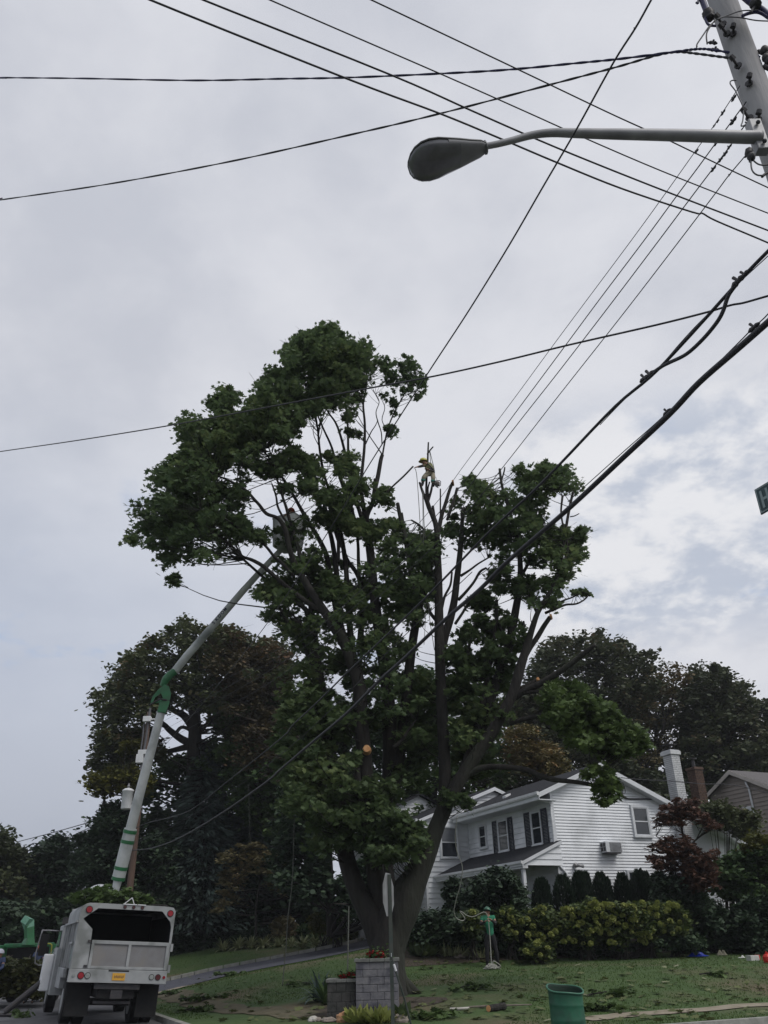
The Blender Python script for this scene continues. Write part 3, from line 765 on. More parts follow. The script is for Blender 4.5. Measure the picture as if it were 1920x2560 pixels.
# ------------------------------------------------------------ tan neighbour house (its gable faces the side street)
NA = at(1820, 1925, 45.)
def tpx(x, y): p = onp(x, y, NA, d2)-NA; return p@d1, p[2]+NA[2]
tan = thing('house', 'tan sided neighbour house with a grey roof at the right edge', 'house', (NA[0]+1, NA[1], 1.5))
te, ze_ = tpx(1757, 1993); tn_, zn_ = tpx(1920, 1963); sf_ = (NA[2]-ze_)/te; sn_ = (NA[2]-zn_)/(-tn_); te2 = -te*1.15
def NT(s, t, z): return np.array([NA[0], NA[1], 0.])+d2*s+d1*t+ZU*z
def zr_(t): return NA[2]-(sf_*t if t > 0 else -sn_*t)
nw = MB(NT); b0_ = te-.25; n0_ = te2+.25
nw.prism([(n0_, 1.), (n0_, zr_(n0_)-.12), (0, NA[2]-.12), (b0_, zr_(b0_)-.12), (b0_, 1.)], .3, 14, 'x')
siding(nw, NT(.3, 0, 0), d1, -d2, 1.4, NA[2]-.14, lambda z: (max(n0_, -(NA[2]-.12-z)/sn_), min(b0_, (NA[2]-.12-z)/sf_)), .2)
nw.build('wall', M['tan'], tan)
nr_ = MB(NT); nr_.prism([(te2, zr_(te2)), (0, NA[2]), (te, zr_(te)), (te, zr_(te)-.12), (0, NA[2]-.12), (te2, zr_(te2)-.12)], .03, 14.4, 'x')
nr_.build('roof', mat('tan_roof', (.13, .12, .12), (.09, .085, .085), 8, .95, bump=.3), tan)
nt_ = MB(NT); nt_.prism([(te2, zr_(te2)-.02), (0, NA[2]-.01), (te, zr_(te)-.02), (te, zr_(te)-.2), (0, NA[2]-.22), (te2, zr_(te2)-.22)], 0, .027, 'x')
nt_.build('rake_board', mat('rake', (.5, .46, .42), None, 4, .6), tan)
NW0 = NT(.3, 0, 0)
def tpw(x, y): p = onp(x, y, NT(.25, 0, 0), d2); return (p-NW0)@d1, p[2]
(a1, z1), (a0, z0) = tpw(1858, 2020), tpw(1889, 2066)
window(NW0, d1, -d2, a0+.1, a1-.1, z0, z1-.1, parent=tan, fw=.12)
(a1, z1), (a0, z0) = tpw(1804, 2030), tpw(1824, 2076)
window(NW0, d1, -d2, a0+.1, a1-.1, z0, z1-.1, parent=tan, fw=.12)
a, z = tpw(1868, 1954); b, z2 = tpw(1905, 2085)
m_ = MB(NT); m_.tube([(.12, a, z), (.2, a-.05, z-.4), (.2, (a+b)/2, 1.5)], .05, 6); m_.build('downspout', M['trim'], tan, smooth=True)
BP = at(1741, 1950, 45.5); zt = at(1741, 1926, 45.5)[2]; wd_ = 30*depth(BP)/F0/2
def BT_(s, t, z): return np.array([BP[0], BP[1], 0.])+d2*s+d1*t+ZU*z
bc = MB(BT_); brickbox(bc, -.27, .27, -.3, .3, 1.2, zt); bc.box(-.31, .31, -.34, .34, zt, zt+.13)
bch = bc.build('chimney', [M['brickred'], M['mortar']], tan)
m_ = MB(BT_); m_.tube([(0, 0, zt+.13), (0, 0, zt+.5)], .09, 8); m_.disc((0, 0, zt+.6), ZU, .2, .05, 10); m_.tube([(0, 0, zt+.5), (0, 0, zt+.6)], .03, 5); m_.build('flue', M['iron'], bch)
# picket fence between the bushes at the right
P0 = gpt(1745, 2368); P0 = np.array(at(1775, 2330, 39)); fe = thing('picket_fence', 'white picket fence half hidden in the dark bushes at the right', 'fence', (P0[0], P0[1], gz(P0)))
m_ = MB()
FT = at(1775, 2248, 39)[2]
for k in range(14):
    c = P0+d2*(k*.15-1.05); z = gz(c); m_.box(c[0]-.035, c[0]+.035, c[1]-.01, c[1]+.01, z, FT)
m_.build('pickets', M['fence'], fe)
m_ = MB(); z = gz(P0)
for h in (.5, FT-z-.25):
    a = P0-d2*1.2; b = P0+d2*1.1; m_.tube([(a[0], a[1]+.04, z+h), (b[0], b[1]+.04, z+h)], .035, 4)
m_.build('rail', M['fence'], fe)
# ------------------------------------------------------------ near utility pole
px_, py_ = 3.53, 5.0
pole = thing('utility_pole', 'near grey wooden utility pole leaning into the top right corner of the view', 'utility pole', (px_, py_, 0))
m_ = MB(); m_.tube([(px_, py_, z) for z in np.linspace(-.2, 12.5, 14)], list(np.linspace(.165, .118, 14)), 20); m_.build('pole_shaft', M['polewood'], pole, smooth=True)
def on_pole(x, y):
    """point of the pole surface facing the camera at a pixel"""
    p = at(x, y, py_); q = p-np.array([px_, py_, p[2]]); d = EYE-p; d[2] = 0; d /= np.linalg.norm(d)
    return p+d*.13
for x, y, dx_ in ((1817, 88, -1), (1827, 112, -1), (1842, 112, 1), (1855, 192, -1), (1882, 236, 1), (1905, 327, 1), (1883, 322, -1)):
    p = on_pole(x, y); m_ = MB(); out = EYE-p; out[2] = 0; out /= np.linalg.norm(out); sd_ = np.array([1., 0, 0])*dx_
    m_.tube([p-out*.03, p+out*.10+sd_*.03], [.012, .012], 6); m_.tube([p+out*.09+sd_*.02-ZU*.012, p+out*.11+sd_*.04+ZU*.02], [.028, .024], 6)
    m_.tube([p+out*.0, p+out*.015], [.035, .035], 8)
    m_.build('bolt', M['iron'], pole)
# equipment brackets and jumpers hanging at the shaft
def knob(pts, r, name, m, parent, seg=7):
    m_ = MB(); m_.tube([np.array(p) for p in pts], r, seg); return m_.build(name, m, parent, smooth=True)
def pw(L_, Y): return crom([at(x, y, Y+(q[0] if q else 0)) for x, y, *q in L_], 5)
knob(pw([(1752, -10), (1760, 12), (1768, 32)], 4.85), [.03]+[.03]*10, 'insulator', M['bluewire'], pole)
knob(pw([(1766, 26), (1772, 38), (1776, 48)], 4.85), [.03, .04, .055, .045, .06, .05, .055, .04, .05, .045, .03], 'insulator', M['iron'], pole)
knob(pw([(1765, 38), (1764, 50), (1772, 62), (1790, 65)], 4.85), .012, 'jumper_wire', M['bluewire'], pole)
knob(pw([(1740, 6), (1745, 8), (1746, -4)], 4.85), .01, 'jumper_wire', M['bluewire'], pole)
knob(pw([(1788, 52), (1773, 66), (1755, 92), (1743, 110), (1742, 118)], 4.8), .007, 'jumper_wire', M['iron'], pole)
knob(pw([(1788, 50), (1772, 72), (1766, 88), (1768, 110)], 4.8), .007, 'jumper_wire', M['iron'], pole)
for L_ in ([(1790, 50), (1815, 40), (1850, 28), (1880, 26), (1930, 27)], [(1795, 46), (1812, 42), (1850, 44), (1890, 51), (1930, 53)]):
    knob(pw(L_, 4.8), .006, 'jumper_wire', M['cablegrey'], pole)
knob(pw([(1855, -12), (1872, 3), (1888, 14), (1905, 24), (1925, 42)], 4.75), [.03]*21, 'crossarm_bracket', M['bluewire'], pole)
knob(pw([(1882, 4), (1890, 10), (1898, 8)], 4.7), [.04, .05, .055, .05, .06, .055, .05, .055, .05, .04, .03], 'insulator', M['iron'], pole)
knob(pw([(1856, 40), (1870, 34), (1890, 30), (1905, 34), (1920, 44)], 4.75), .016, 'jumper_wire', M['bluewire'], pole)
knob(pw([(1876, 32), (1884, 20), (1890, 12)], 4.7), .012, 'jumper_wire', M['iron'], pole)
knob(pw([(1841, 200), (1828, 202), (1826, 210), (1838, 226), (1846, 242), (1858, 270), (1857, 300), (1853, 315), (1864, 312)], 4.8), .006, 'jumper_wire', M['cablegrey'], pole)
knob(pw([(1877, 402), (1880, 425), (1892, 437), (1910, 438), (1925, 430)], 4.8), .007, 'jumper_wire', M['cablegrey'], pole)
knob(pw([(1882, 400), (1895, 410), (1910, 413), (1928, 410)], 4.8), .007, 'jumper_wire', M['cablegrey'], pole)
knob(pw([(1874, 372), (1872, 385), (1880, 395)], 4.8), [.02, .03, .035, .03, .035, .03, .025, .02, .03, .03, .02], 'insulator', M['iron'], pole)
knob(pw([(1876, 393), (1881, 394)], 4.8), [.04, .045], 'insulator', M['iron'], pole)
m_ = MB(); p = at(1878, 392, 4.8); m_.ball(p, (.035, .035, .045), 10, 7); m_.build('insulator', M['iron'], pole, smooth=True)
knob(pw([(1905, 442), (1912, 436), (1925, 430)], 4.8), .012, 'jumper_wire', M['iron'], pole)
m_ = MB(); p = at(1916, 138, 4.9)
for k in range(6):
    q = at(1912+random.uniform(-8, 14), 138+random.uniform(-14, 16), 4.88); m_.ball(q, (.04, .04, .05), 8, 5)
m_.tube([at(1895, 128, 4.95), at(1925, 140, 4.9)], .02, 6); m_.tube([at(1908, 165, 4.9), at(1930, 175, 4.9)], .025, 6); m_.build('clamp_cluster', M['iron'], pole, smooth=True)

# ------------------------------------------------------------ street lamp on its long arm
LY = 4.82
Lp = thing('street_lamp', 'grey cobra head street lamp on a long curved arm bolted to the near pole', 'street lamp', tuple(at(1896, 342, LY)))
arm = [(1903, 343, 0), (1860, 343, 0), (1760, 340, 0), (1640, 337, 0), (1520, 335, 0), (1440, 333, 0), (1380, 332, 0), (1330, 338, 0), (1285, 350, 0), (1240, 361, 0), (1205, 367, 0)]
wd = [33, 32, 31, 29, 26, 23.5, 21, 19, 17.5, 16.5, 16]
P = [at(x, y, LY) for x, y, _ in arm]; R_ = [w_*depth(p)/F0/2 for w_, p in zip(wd, P)]
Q = crom([np.append(p, r) for p, r in zip(P, R_)], 4)
m_ = MB(); m_.tube([q[:3] for q in Q], [q[3] for q in Q], 18); m_.build('arm', M['metalgrey'], Lp, smooth=True)
m_ = MB(); c = at(1902, 345, LY+.02)
m_.box(c[0]-.07, c[0]+.04, c[1]-.03, c[1]+.06, c[2]-.16, c[2]+.22); m_.build('bracket', M['metalgrey'], Lp, bevel=.01)
for dz_ in (-.1, .14):
    m_ = MB(); m_.ball((c[0]-.01, c[1]-.05, c[2]+dz_), .02, 8, 5); m_.build('bolt', M['iron'], Lp)
# head: a teardrop shell along -X, deep at the tip
A = at(1212, 369, LY); Bp = at(1020, 410, LY); ax = (Bp-A); ln = np.linalg.norm(ax); ax /= ln
sidev = np.cross(ax, ZU); sidev /= np.linalg.norm(sidev); upv = np.cross(sidev, ax)
def headT(a, b, z): return A+ax*a+sidev*b+upv*z
prof = [(q*ln, a*1.1, b*.75, c_*1.15) for q, a, b, c_ in ((0, .05, .045, .05), (.06, .075, .055, .065), (.2, .10, .062, .085), (.35, .132, .068, .10), (.5, .16, .068, .11), (.62, .182, .064, .125), (.74, .188, .058, .13), (.84, .175, .05, .12), (.92, .14, .036, .095), (.97, .09, .022, .06), (1.0, .02, .006, .015))]
mt, mr = MB(), MB()
K = 14
def shell(mb, top):
    b0 = len(mb.v)
    for a, wv, hu, hd in prof:
        for k in range(K+1):
            th = math.pi*k/K; x = wv*math.cos(th); z = (hu if top else -hd*.62)*abs(math.sin(th))**.7
            mb.v.append(tuple(headT(a, x, z)))
    for i in range(len(prof)-1):
        for k in range(K):
            mb.f.append([b0+i*(K+1)+k, b0+i*(K+1)+k+1, b0+(i+1)*(K+1)+k+1, b0+(i+1)*(K+1)+k]); mb.m.append(0)
shell(mt, True); mt.tube([headT(0, 0, 0), headT(-.01, 0, 0)], .06, 12); hs = mt.build('housing', M['lamphead'], Lp, smooth=True)
# lower door of the housing and the drop lens
prof_full = prof
prof = [p for p in prof_full if p[0] <= .505*ln]; shell(mr, False); mr.build('ballast_door', M['lamphead'], Lp, smooth=True)
prof = [p for p in prof_full if p[0] >= .345*ln]; prof = [(a, b*.96, c_, d*1.15) for a, b, c_, d in prof]; mr = MB(); shell(mr, False); mr.build('lens', M['lens'], Lp, smooth=True)
mr = MB(); rim = [headT(a, wv*1.01, -.004) for a, wv, _, _ in prof_full]+[headT(a, -wv*1.01, -.004) for a, wv, _, _ in prof_full[::-1]]
mr.tube(rim+[rim[0]], .007, 6); mr.build('rim', M['lamphead'], Lp, smooth=True)
mr = MB(); mr.box(0, .05, 0, .05, 0, .03); mr.v = [tuple(headT(.03+x, y-.025, .055+z)) for x, y, z in mr.v]; mr.build('photocell_socket', M['lamphead'], Lp)

# ------------------------------------------------------------ overhead wires
def wire_pts(pts, Pa, Pb, k=5):
    """points seen through the pixels, in the vertical plane holding the plan line Pa-Pb"""
    u = (Pb-Pa); u[2] = 0; n_ = np.array([u[1], -u[0], 0.]); n_ /= np.linalg.norm(n_)
    P2 = crom([np.array(q, float) for q in pts], k)
    return [onp(x, y, Pa, n_) for x, y in P2]
def wire(label, pts, Ya, Yb, wpx, m='cable', clamps=(), name='cable', group=None, ext=None, twist=False, k=5, taper=False):
    Pa, Pb = at(*pts[0], Ya), at(*pts[-1], Yb); P = wire_pts(pts, Pa.copy(), Pb.copy(), k)
    r = wpx[0]*depth(Pa)/F0/2 if wpx[1] == 0 else wpx[1]*depth(Pb)/F0/2
    def outside(q): return not (0 <= q[0] <= 1920 and 0 <= q[1] <= 2560)
    if outside(pts[0]) and Ya < 20: u = (P[0]-P[2]); u /= np.linalg.norm(u); P = [P[0]+u*22, P[0]+u*8]+P
    if outside(pts[-1]) and Yb < 20: u = (P[-1]-P[-3]); u /= np.linalg.norm(u); P = P+[P[-1]+u*8, P[-1]+u*22]
    t = thing(name, label, 'cable', tuple(P[len(P)//2]), 0, group); m_ = MB()
    if twist:
        PP = crom(P, 6); acc = 0
        for ph in (0, math.pi):
            Q = []
            for i, p in enumerate(PP):
                s_ = i*.33+ph; Q.append(p+np.array([0, math.cos(s_), math.sin(s_)])*r*.42)
            m_.tube(Q, r*.7, 6)
    else: m_.tube(P, r, 7)
    m_.build('strand', M[m], t, smooth=True)
    for c in clamps:
        x, y = c[0], c[1]; sc = (c[2] if len(c) > 2 else 1.)*.42
        u = Pb-Pa; u[2] = 0; n_ = np.array([u[1], -u[0], 0.]); q = onp(x, y, Pa, n_); i = int(np.argmin([np.linalg.norm(q-p) for p in P])); q = P[i]+(q-P[i])*.0+ZU*0
        q = onp(x, y, Pa, n_); d = P[min(i+1, len(P)-1)]-P[max(0, i-1)]; d /= np.linalg.norm(d)
        m_ = MB(); m_.tube([q-d*.09*sc, q-d*.04*sc, q, q+d*.05*sc, q+d*.1*sc], [.012*sc, .034*sc, .022*sc, .036*sc, .012*sc], 7)
        m_.tube([q, q+ZU*.09*sc+d*.05*sc], [.014*sc, .02*sc], 6); m_.build('clamp', M['iron'], t)
    return t
G1 = 'parallel wires running over the cross street'
def xwire(label, pts, t, w_, m='cable'):
    Ya = onp(*pts[0], ST(0, t), d1)[1]; Yb = onp(*pts[-1], ST(0, t), d1)[1]
    return wire(label, pts, Ya, Yb, (w_, 0) if False else (0, w_), m, group=G1, name='overhead_wire')
xwire('lowest and thickest of the four parallel wires crossing over the street lamp arm', [(340, -22), (376, 0), (868, 197), (1100, 284), (1250, 346), (1389, 405), (1550, 470), (1730, 530), (1755, 533), (1790, 552), (1920, 607), (1990, 640)], 4.4, 4.2)
xwire('second lowest of the four parallel wires crossing over the street lamp arm', [(460, -24), (509, 0), (972, 185), (1180, 277), (1389, 368), (1643, 470), (1920, 576), (1990, 604)], 4.2, 4.0)
xwire('second highest of the four parallel wires, crossing the middle of the lamp arm', [(630, -22), (675, 0), (1111, 189), (1316, 280), (1452, 341), (1655, 428), (1920, 533), (1990, 560)], 4.0, 3.0)
xwire('thin highest of the four parallel wires, meeting the lamp arm near the pole', [(885, -20), (929, 0), (1296, 174), (1518, 280), (1649, 340), (1799, 412), (1920, 469), (1990, 500)], 3.9, 3.2)
G2 = 'twisted service cables leaving the near pole'
wire('upper twisted service cable, running level to the left edge from the near pole', [(-40, 193), (0, 194), (200, 196), (486, 201), (700, 197), (868, 194), (1100, 184), (1273, 174), (1440, 158), (1551, 147), (1692, 129), (1740, 123), (1777, 124), (1850, 136), (1900, 142)], 8.5, 4.9, (0, 6.4), 'bluewire', group=G2, name='service_cable', twist=True)
wire('lower twisted service cable, falling to the left edge from the near pole', [(-40, 507), (0, 500), (278, 459), (579, 403), (880, 336), (1100, 284), (1389, 208), (1540, 168), (1640, 139), (1692, 130), (1740, 134), (1800, 142), (1850, 148), (1900, 152)], 11, 4.9, (0, 6.4), 'cable', group=G2, name='service_cable', twist=True, clamps=((1781, 107, 1.3), (1786, 125, 1.4)))
wire('single black cable falling steeply from the top edge past the lamp into the tree', [(1652, -40), (1628, 0), (1590, 68), (1534, 156), (1441, 324), (1357, 468), (1273, 613), (1175, 772), (1082, 914), (1007, 1030), (926, 1157), (830, 1315), (681, 1540), (580, 1670), (470, 1800), (372, 1905)], 3.4, 50, (5.6, 0), 'cable', name='overhead_wire', clamps=((1588, 70, .5),))
G3 = 'four primary lines running from the near pole along the side street'
wire('leftmost thin line of the four slanting down from the near pole', [(1850, 214), (1815, 268), (1778, 324), (1742, 373), (1666, 480), (1579, 600), (1400, 840), (1290, 990), (1170, 1150), (1080, 1270), (940, 1420), (700, 1620), (372, 1795)], 4.95, 50, (2.2, 0), 'cable', name='primary_line', group=G3, clamps=((1835, 245, .9), (1808, 281, .8), (1795, 303, .5), (1786, 314, .5), (1742, 378, .7)))
wire('second line from the left of the four slanting down from the near pole', [(1866, 254), (1812, 327), (1787, 361), (1744, 420), (1699, 480), (1611, 600), (1500, 747), (1400, 882), (1290, 1030), (1185, 1172), (1090, 1290), (930, 1450), (700, 1640), (368, 1825)], 4.95, 50, (3.1, 0), 'cable', name='primary_line', group=G3, clamps=((1834, 302, 1.1), (1790, 360, .6)))
wire('third line from the left of the four slanting down from the near pole', [(1880, 290), (1852, 327), (1829, 360), (1738, 480), (1648, 600), (1530, 756), (1400, 925), (1300, 1052), (1210, 1168), (1110, 1295), (940, 1470), (700, 1660), (365, 1850)], 4.95, 50, (3.1, 0), 'cable', name='primary_line', group=G3, clamps=((1869, 307, .9), (1824, 367, .8), (1814, 384, .8), (1802, 399, .8), (1784, 422, .9)))
wire('rightmost line of the four slanting down from the near pole', [(1905, 330), (1886, 362), (1824, 436), (1791, 480), (1700, 600), (1560, 782), (1400, 985), (1330, 1075), (1265, 1158), (1150, 1300), (960, 1480), (700, 1690), (362, 1880)], 4.95, 50, (2.9, 0), 'cable', name='primary_line', group=G3, clamps=((1869, 386, .9), (1824, 437, .5)))
E1 = [(1990, 560), (1920, 628), (1843, 708), (1800, 765), (1740, 840), (1653, 916), (1539, 1015), (1400, 1160), (1330, 1231), (1225, 1328), (1102, 1455), (1045, 1513), (900, 1651), (860, 1689), (797, 1752), (734, 1811), (706, 1843), (562, 1959), (471, 2028), (370, 2057), (336, 2072)]
Ea = (4.6, 50)
E1a = [(1990, 560), (1920, 628), (1865, 686), (1843, 708)]
wire('upper thick telephone cable with splices, from the right edge down through the tree', [q for q in E1 if not 1700 < q[0] < 1810], 4.6, 50, (10, 0), 'cable', name='telephone_cable', clamps=((1846, 702, 1.9), (1862, 686, 1.5), (1625, 937, 1.9), (1612, 946, 1.7)))
def side_wire(label, pts, ref, wpx, **k):
    Pa, Pb = at(*ref[0], Ea[0]), at(*ref[-1], Ea[1]); u = Pb-Pa; u[2] = 0; n_ = np.array([u[1], -u[0], 0.]); n_ /= np.linalg.norm(n_)
    Ya = onp(*pts[0], Pa, n_)[1]; Yb = onp(*pts[-1], Pa, n_)[1]; return wire(label, pts, Ya, Yb, wpx, **k)
side_wire('slack loop of thick cable hanging below the upper telephone cable at the right', [(1843, 708), (1821, 739), (1808, 777), (1792, 806), (1758, 847), (1716, 885), (1672, 907), (1653, 917), (1620, 940)], E1, (10.5, 0), name='telephone_cable')
side_wire('thin messenger strand bridging the slack loop of telephone cable', [(1920, 640), (1838, 716), (1790, 765), (1737, 818), (1697, 862), (1650, 915), (1560, 1000), (1500, 1062)], E1, (2.6, 0), name='messenger_strand')
wire('lower thick telephone cable from the right edge down across the tree to the far pole', [(1990, 742), (1920, 805), (1843, 873), (1748, 956), (1675, 1034), (1558, 1144), (1432, 1262), (1334, 1347), (1262, 1410), (1200, 1473), (1117, 1545), (1008, 1648), (953, 1697), (869, 1781), (784, 1853), (700, 1925), (670, 1952), (562, 2028), (453, 2093), (381, 2120), (330, 2126)], 4.3, 50, (18, 0), 'cable', name='telephone_cable', clamps=((1886, 818, 1.4), (1668, 1030, 1.2)))
wire('thin messenger wire just above the lower thick telephone cable', [(1990, 700), (1920, 785), (1884, 818), (1843, 860), (1672, 1028), (1560, 1128), (1420, 1254)], 4.3, 8.6, (3.5, 0), 'cable', name='messenger_strand')
wire('thin wire between the two telephone cables, low in front of the far trees', [(1180, 1430), (1000, 1600), (902, 1700), (800, 1800), (706, 1883), (560, 1990), (440, 2060), (374, 2093), (334, 2108)], 11, 50, (2.2, 0), 'cable', name='telephone_cable')
wire('thin black wire crossing in front of the tree crown from the left edge', [(-30, 1135), (0, 1129), (200, 1100), (440, 1061), (680, 1016), (926, 970), (1088, 940), (1260, 902), (1424, 862), (1643, 812), (1770, 780), (1827, 763), (1860, 757), (1920, 740), (1990, 722)], 15, 5.2, (2.3, 0), 'cable', name='overhead_wire')
wire('faint wire strung from the far left trees to the distant pole', [(42, 2105), (130, 2082), (228, 2054), (330, 2020)], 70, 52, (1.8, 0), 'cablegrey', name='overhead_wire')
wire('second faint short wire below at the distant left pole', [(150, 2105), (190, 2085), (222, 2070)], 75, 66, (1.6, 0), 'cablegrey', name='overhead_wire')
wire('thin house service wire crossing the white chimney to the tan house', [(1552, 1944), (1600, 1949), (1670, 1952), (1760, 1960), (1830, 1962), (1935, 1985)], 37.4, 43, (2.0, 0), 'cable', name='service_cable')

# ------------------------------------------------------------ far utility pole with transformer
b = at(327, 2200, 50); up2 = thing('utility_pole', 'brown utility pole with a white transformer, behind the truck boom', 'utility pole', (b[0], b[1], hgt(b@d2, b@d1)))
X, Y = b[0], b[1]; zt = 14.5
m_ = MB(); m_.tube([(X, Y, z) for z in (-.2, 4, 8, 12, zt)], [.2, .19, .17, .15, .13], 12); m_.build('pole_shaft', M['polefar'], up2, smooth=True)
ct = at(318, 1998, 49.6); m_ = MB()
m_.lathe([(0, -.55), (.28, -.55), (.3, -.5), (.3, .4), (.33, .42), (.33, .5), (.2, .58), (0, .6)], tuple(ct), 16); tk = m_.build('transformer', M['white'], up2, smooth=True)
m_ = MB(); m_.lathe([(.07, 0), (.09, .06), (.05, .1), (.09, .15), (.05, .2), (.05, .28), (0, .3)], (ct[0], ct[1], ct[2]+.58), 10); m_.build('bushing', M['metalgrey'], tk)
m_ = MB(); m_.box(ct[0]+.2, X, ct[1]-.04, ct[1]+.3, ct[2]-.3, ct[2]-.2); m_.box(ct[0]+.2, X, ct[1]-.04, ct[1]+.3, ct[2]+.2, ct[2]+.3); m_.build('bracket', M['iron'], up2)
for x, y, w_, h_ in ((368, 1798, .45, .32), (357, 1881, .5, .26), (350, 1897, .42, .5)):
    c = at(x, y, 49.7); m_ = MB(); m_.box(c[0]-w_/2, c[0]+w_/2, c[1]-.15, c[1]+.15, c[2]-h_/2, c[2]+h_/2); m_.box(c[0]+w_*.2, X+.1 if X > c[0] else c[0]+w_, c[1], c[1]+.3, c[2]-.04, c[2]+.04)
    m_.build('equipment_box', M['white'], up2, bevel=.02)
m_ = MB(); P = [at(x, y, 49.8) for x, y in ((376, 1770), (371, 1800), (366, 1840), (360, 1880), (352, 1920))]; m_.tube(P, .07, 6); P = [at(x, y, 49.8) for x, y in ((360, 1810), (356, 1850), (350, 1890))]; m_.tube(P, .05, 6); m_.build('conduit', M['cablegrey'], up2)
# distant pale pole at the left
b = at(227, 2230, 70); up3 = thing('utility_pole', 'distant pale pole standing behind the truck roof at the left', 'utility pole', (b[0], b[1], 0))
zt = at(232, 2060, 70)[2]; m_ = MB(); m_.tube([(b[0], b[1], 0), (b[0], b[1], zt)], [.24, .2], 10); m_.build('pole_shaft', M['polepale'], up3, smooth=True)
m_ = MB(); 
for x0, x1, y0, y1 in ((214, 228, 2190, 2186), (214, 214, 2190, 2212), (218, 219, 2190, 2210), (228, 248, 2192, 2200)): m_.tube([at(x0, y0, 69.8), at(x1, y1, 69.8)], .04, 4)
m_.build('conduit', M['metalgrey'], up3)

# ------------------------------------------------------------ street name sign (parallel to the side street)
c0 = at(1887, 1225, 4.3); zb = at(1905, 1287, 4.3)[2]; zt = c0[2]; hh = zt-zb
sg = thing('street_sign', 'green street name blade with white letters cut off by the right edge', 'street sign', tuple(c0))
u = -d1; nn = -d2
def ST_(a, o, z): return np.array([c0[0], c0[1], zb])+u*a+nn*o+ZU*z
m_ = MB(ST_); m_.box(0, .92, -.004, .004, 0, hh); m_.build('blade', M['signgreen'], sg)
m_ = MB(ST_); e = .006; w_ = .006
for q in ((e, .91, e, e+w_), (e, .91, hh-e-w_, hh-e), (e, e+w_, e+w_, hh-e-w_), (.904, .91, e+w_, hh-e-w_)): m_.box(q[0], q[1], .0045, .0065, q[2], q[3])
m_.build('border', M['signwhite'], sg)
def glyph(rects): 
    m_ = MB(ST_)
    for a0, a1, z0, z1 in rects: m_.box(a0, a1, .0045, .0068, z0, z1)
    m_.build('letter', M['signwhite'], sg)
s = hh/.165; z0, z1 = .028*s, .137*s
zm_ = (z0+z1)/2
glyph([(.03, .046, z0, z1), (.072, .088, z0, z1), (.046, .072, zm_-.008, zm_+.008)])
glyph([(.104, .120, z0, z1), (.120, .152, z1-.016, z1), (.120, .148, zm_-.008, zm_+.008), (.120, .152, z0, z0+.016)])
m_ = MB(ST_); m_.box(.8, .83, -.03, -.005, -.04, hh+.04); m_.build('bracket', M['metalgrey'], sg)
q = ST_(.815, -.05, 0); m_ = MB(); m_.tube([(q[0], q[1], 0), (q[0], q[1], zt+.1)], .03, 8); m_.build('post', M['metalgrey'], sg)

# ------------------------------------------------------------ stop sign seen from behind, nearly edge on
b = at(977, 2330, 18.); bx, by = b[0], b[1]; s_, t_ = b@d2, b@d1; gz0 = hgt(s_, t_)
stp = thing('stop_sign', 'octagonal stop sign seen from the back, in front of the big trunk', 'stop sign', (bx, by, gz0))
zt = at(968, 2184, 18.)[2]; zc = (zt+at(975, 2290, 18.)[2])/2-.0; r = (zt-zc)*1.02
ang = math.radians(15.5); fx = np.array([math.cos(math.radians(74.5)), math.sin(math.radians(74.5)), 0.]); fn = np.array([-fx[1], fx[0], 0.])
def S2(a, o, z): return np.array([bx-.03, by, zc])+fx*a+fn*o+ZU*z
m_ = MB(S2); r8 = r/math.cos(math.pi/8)
m_.prism([(r8*math.cos(math.pi/8+k*math.pi/4), r8*math.sin(math.pi/8+k*math.pi/4)) for k in range(8)], -.002, .002, 'y'); m_.build('sign_plate', M['signback'], stp)
m_ = MB(S2); m_.prism([(r8*.97*math.cos(math.pi/8+k*math.pi/4), r8*.97*math.sin(math.pi/8+k*math.pi/4)) for k in range(8)], .0028, .0035, 'y'); m_.build('sign_face', mat('stop_red', (.4, .02, .02), None, 5, .5), stp)
m_ = MB(); yo = -.035
m_.box(bx-.035, bx+.035, by-.06, by-.02, gz0-.1, zc+r*.93); m_.build('post', M['signpost'], stp)
m_ = MB(); m_.box(bx-.004, bx+.004, by-.064, by-.0601, zc-1.15, zc-1.02); m_.build('tag_strip', M['white'], stp)
# thin leaning rod beside it
P = [at(978, 2392, 17.8), at(1000, 2462, 17.9), at(1012, 2500, 18.), at(1030, 2572, 18.1)]; rd_ = thing('leaning_rod', 'thin dark rod with a white band leaning from the stop sign post', 'rod', tuple(P[-1]))
m_ = MB(); m_.tube(P, .018, 7); m_.build('shaft', M['signpost'], rd_); m_ = MB(); m_.tube([at(984.8, 2411, 17.78), at(990, 2427.5, 17.8)], .021, 7); m_.build('white_band', M['white'], rd_)

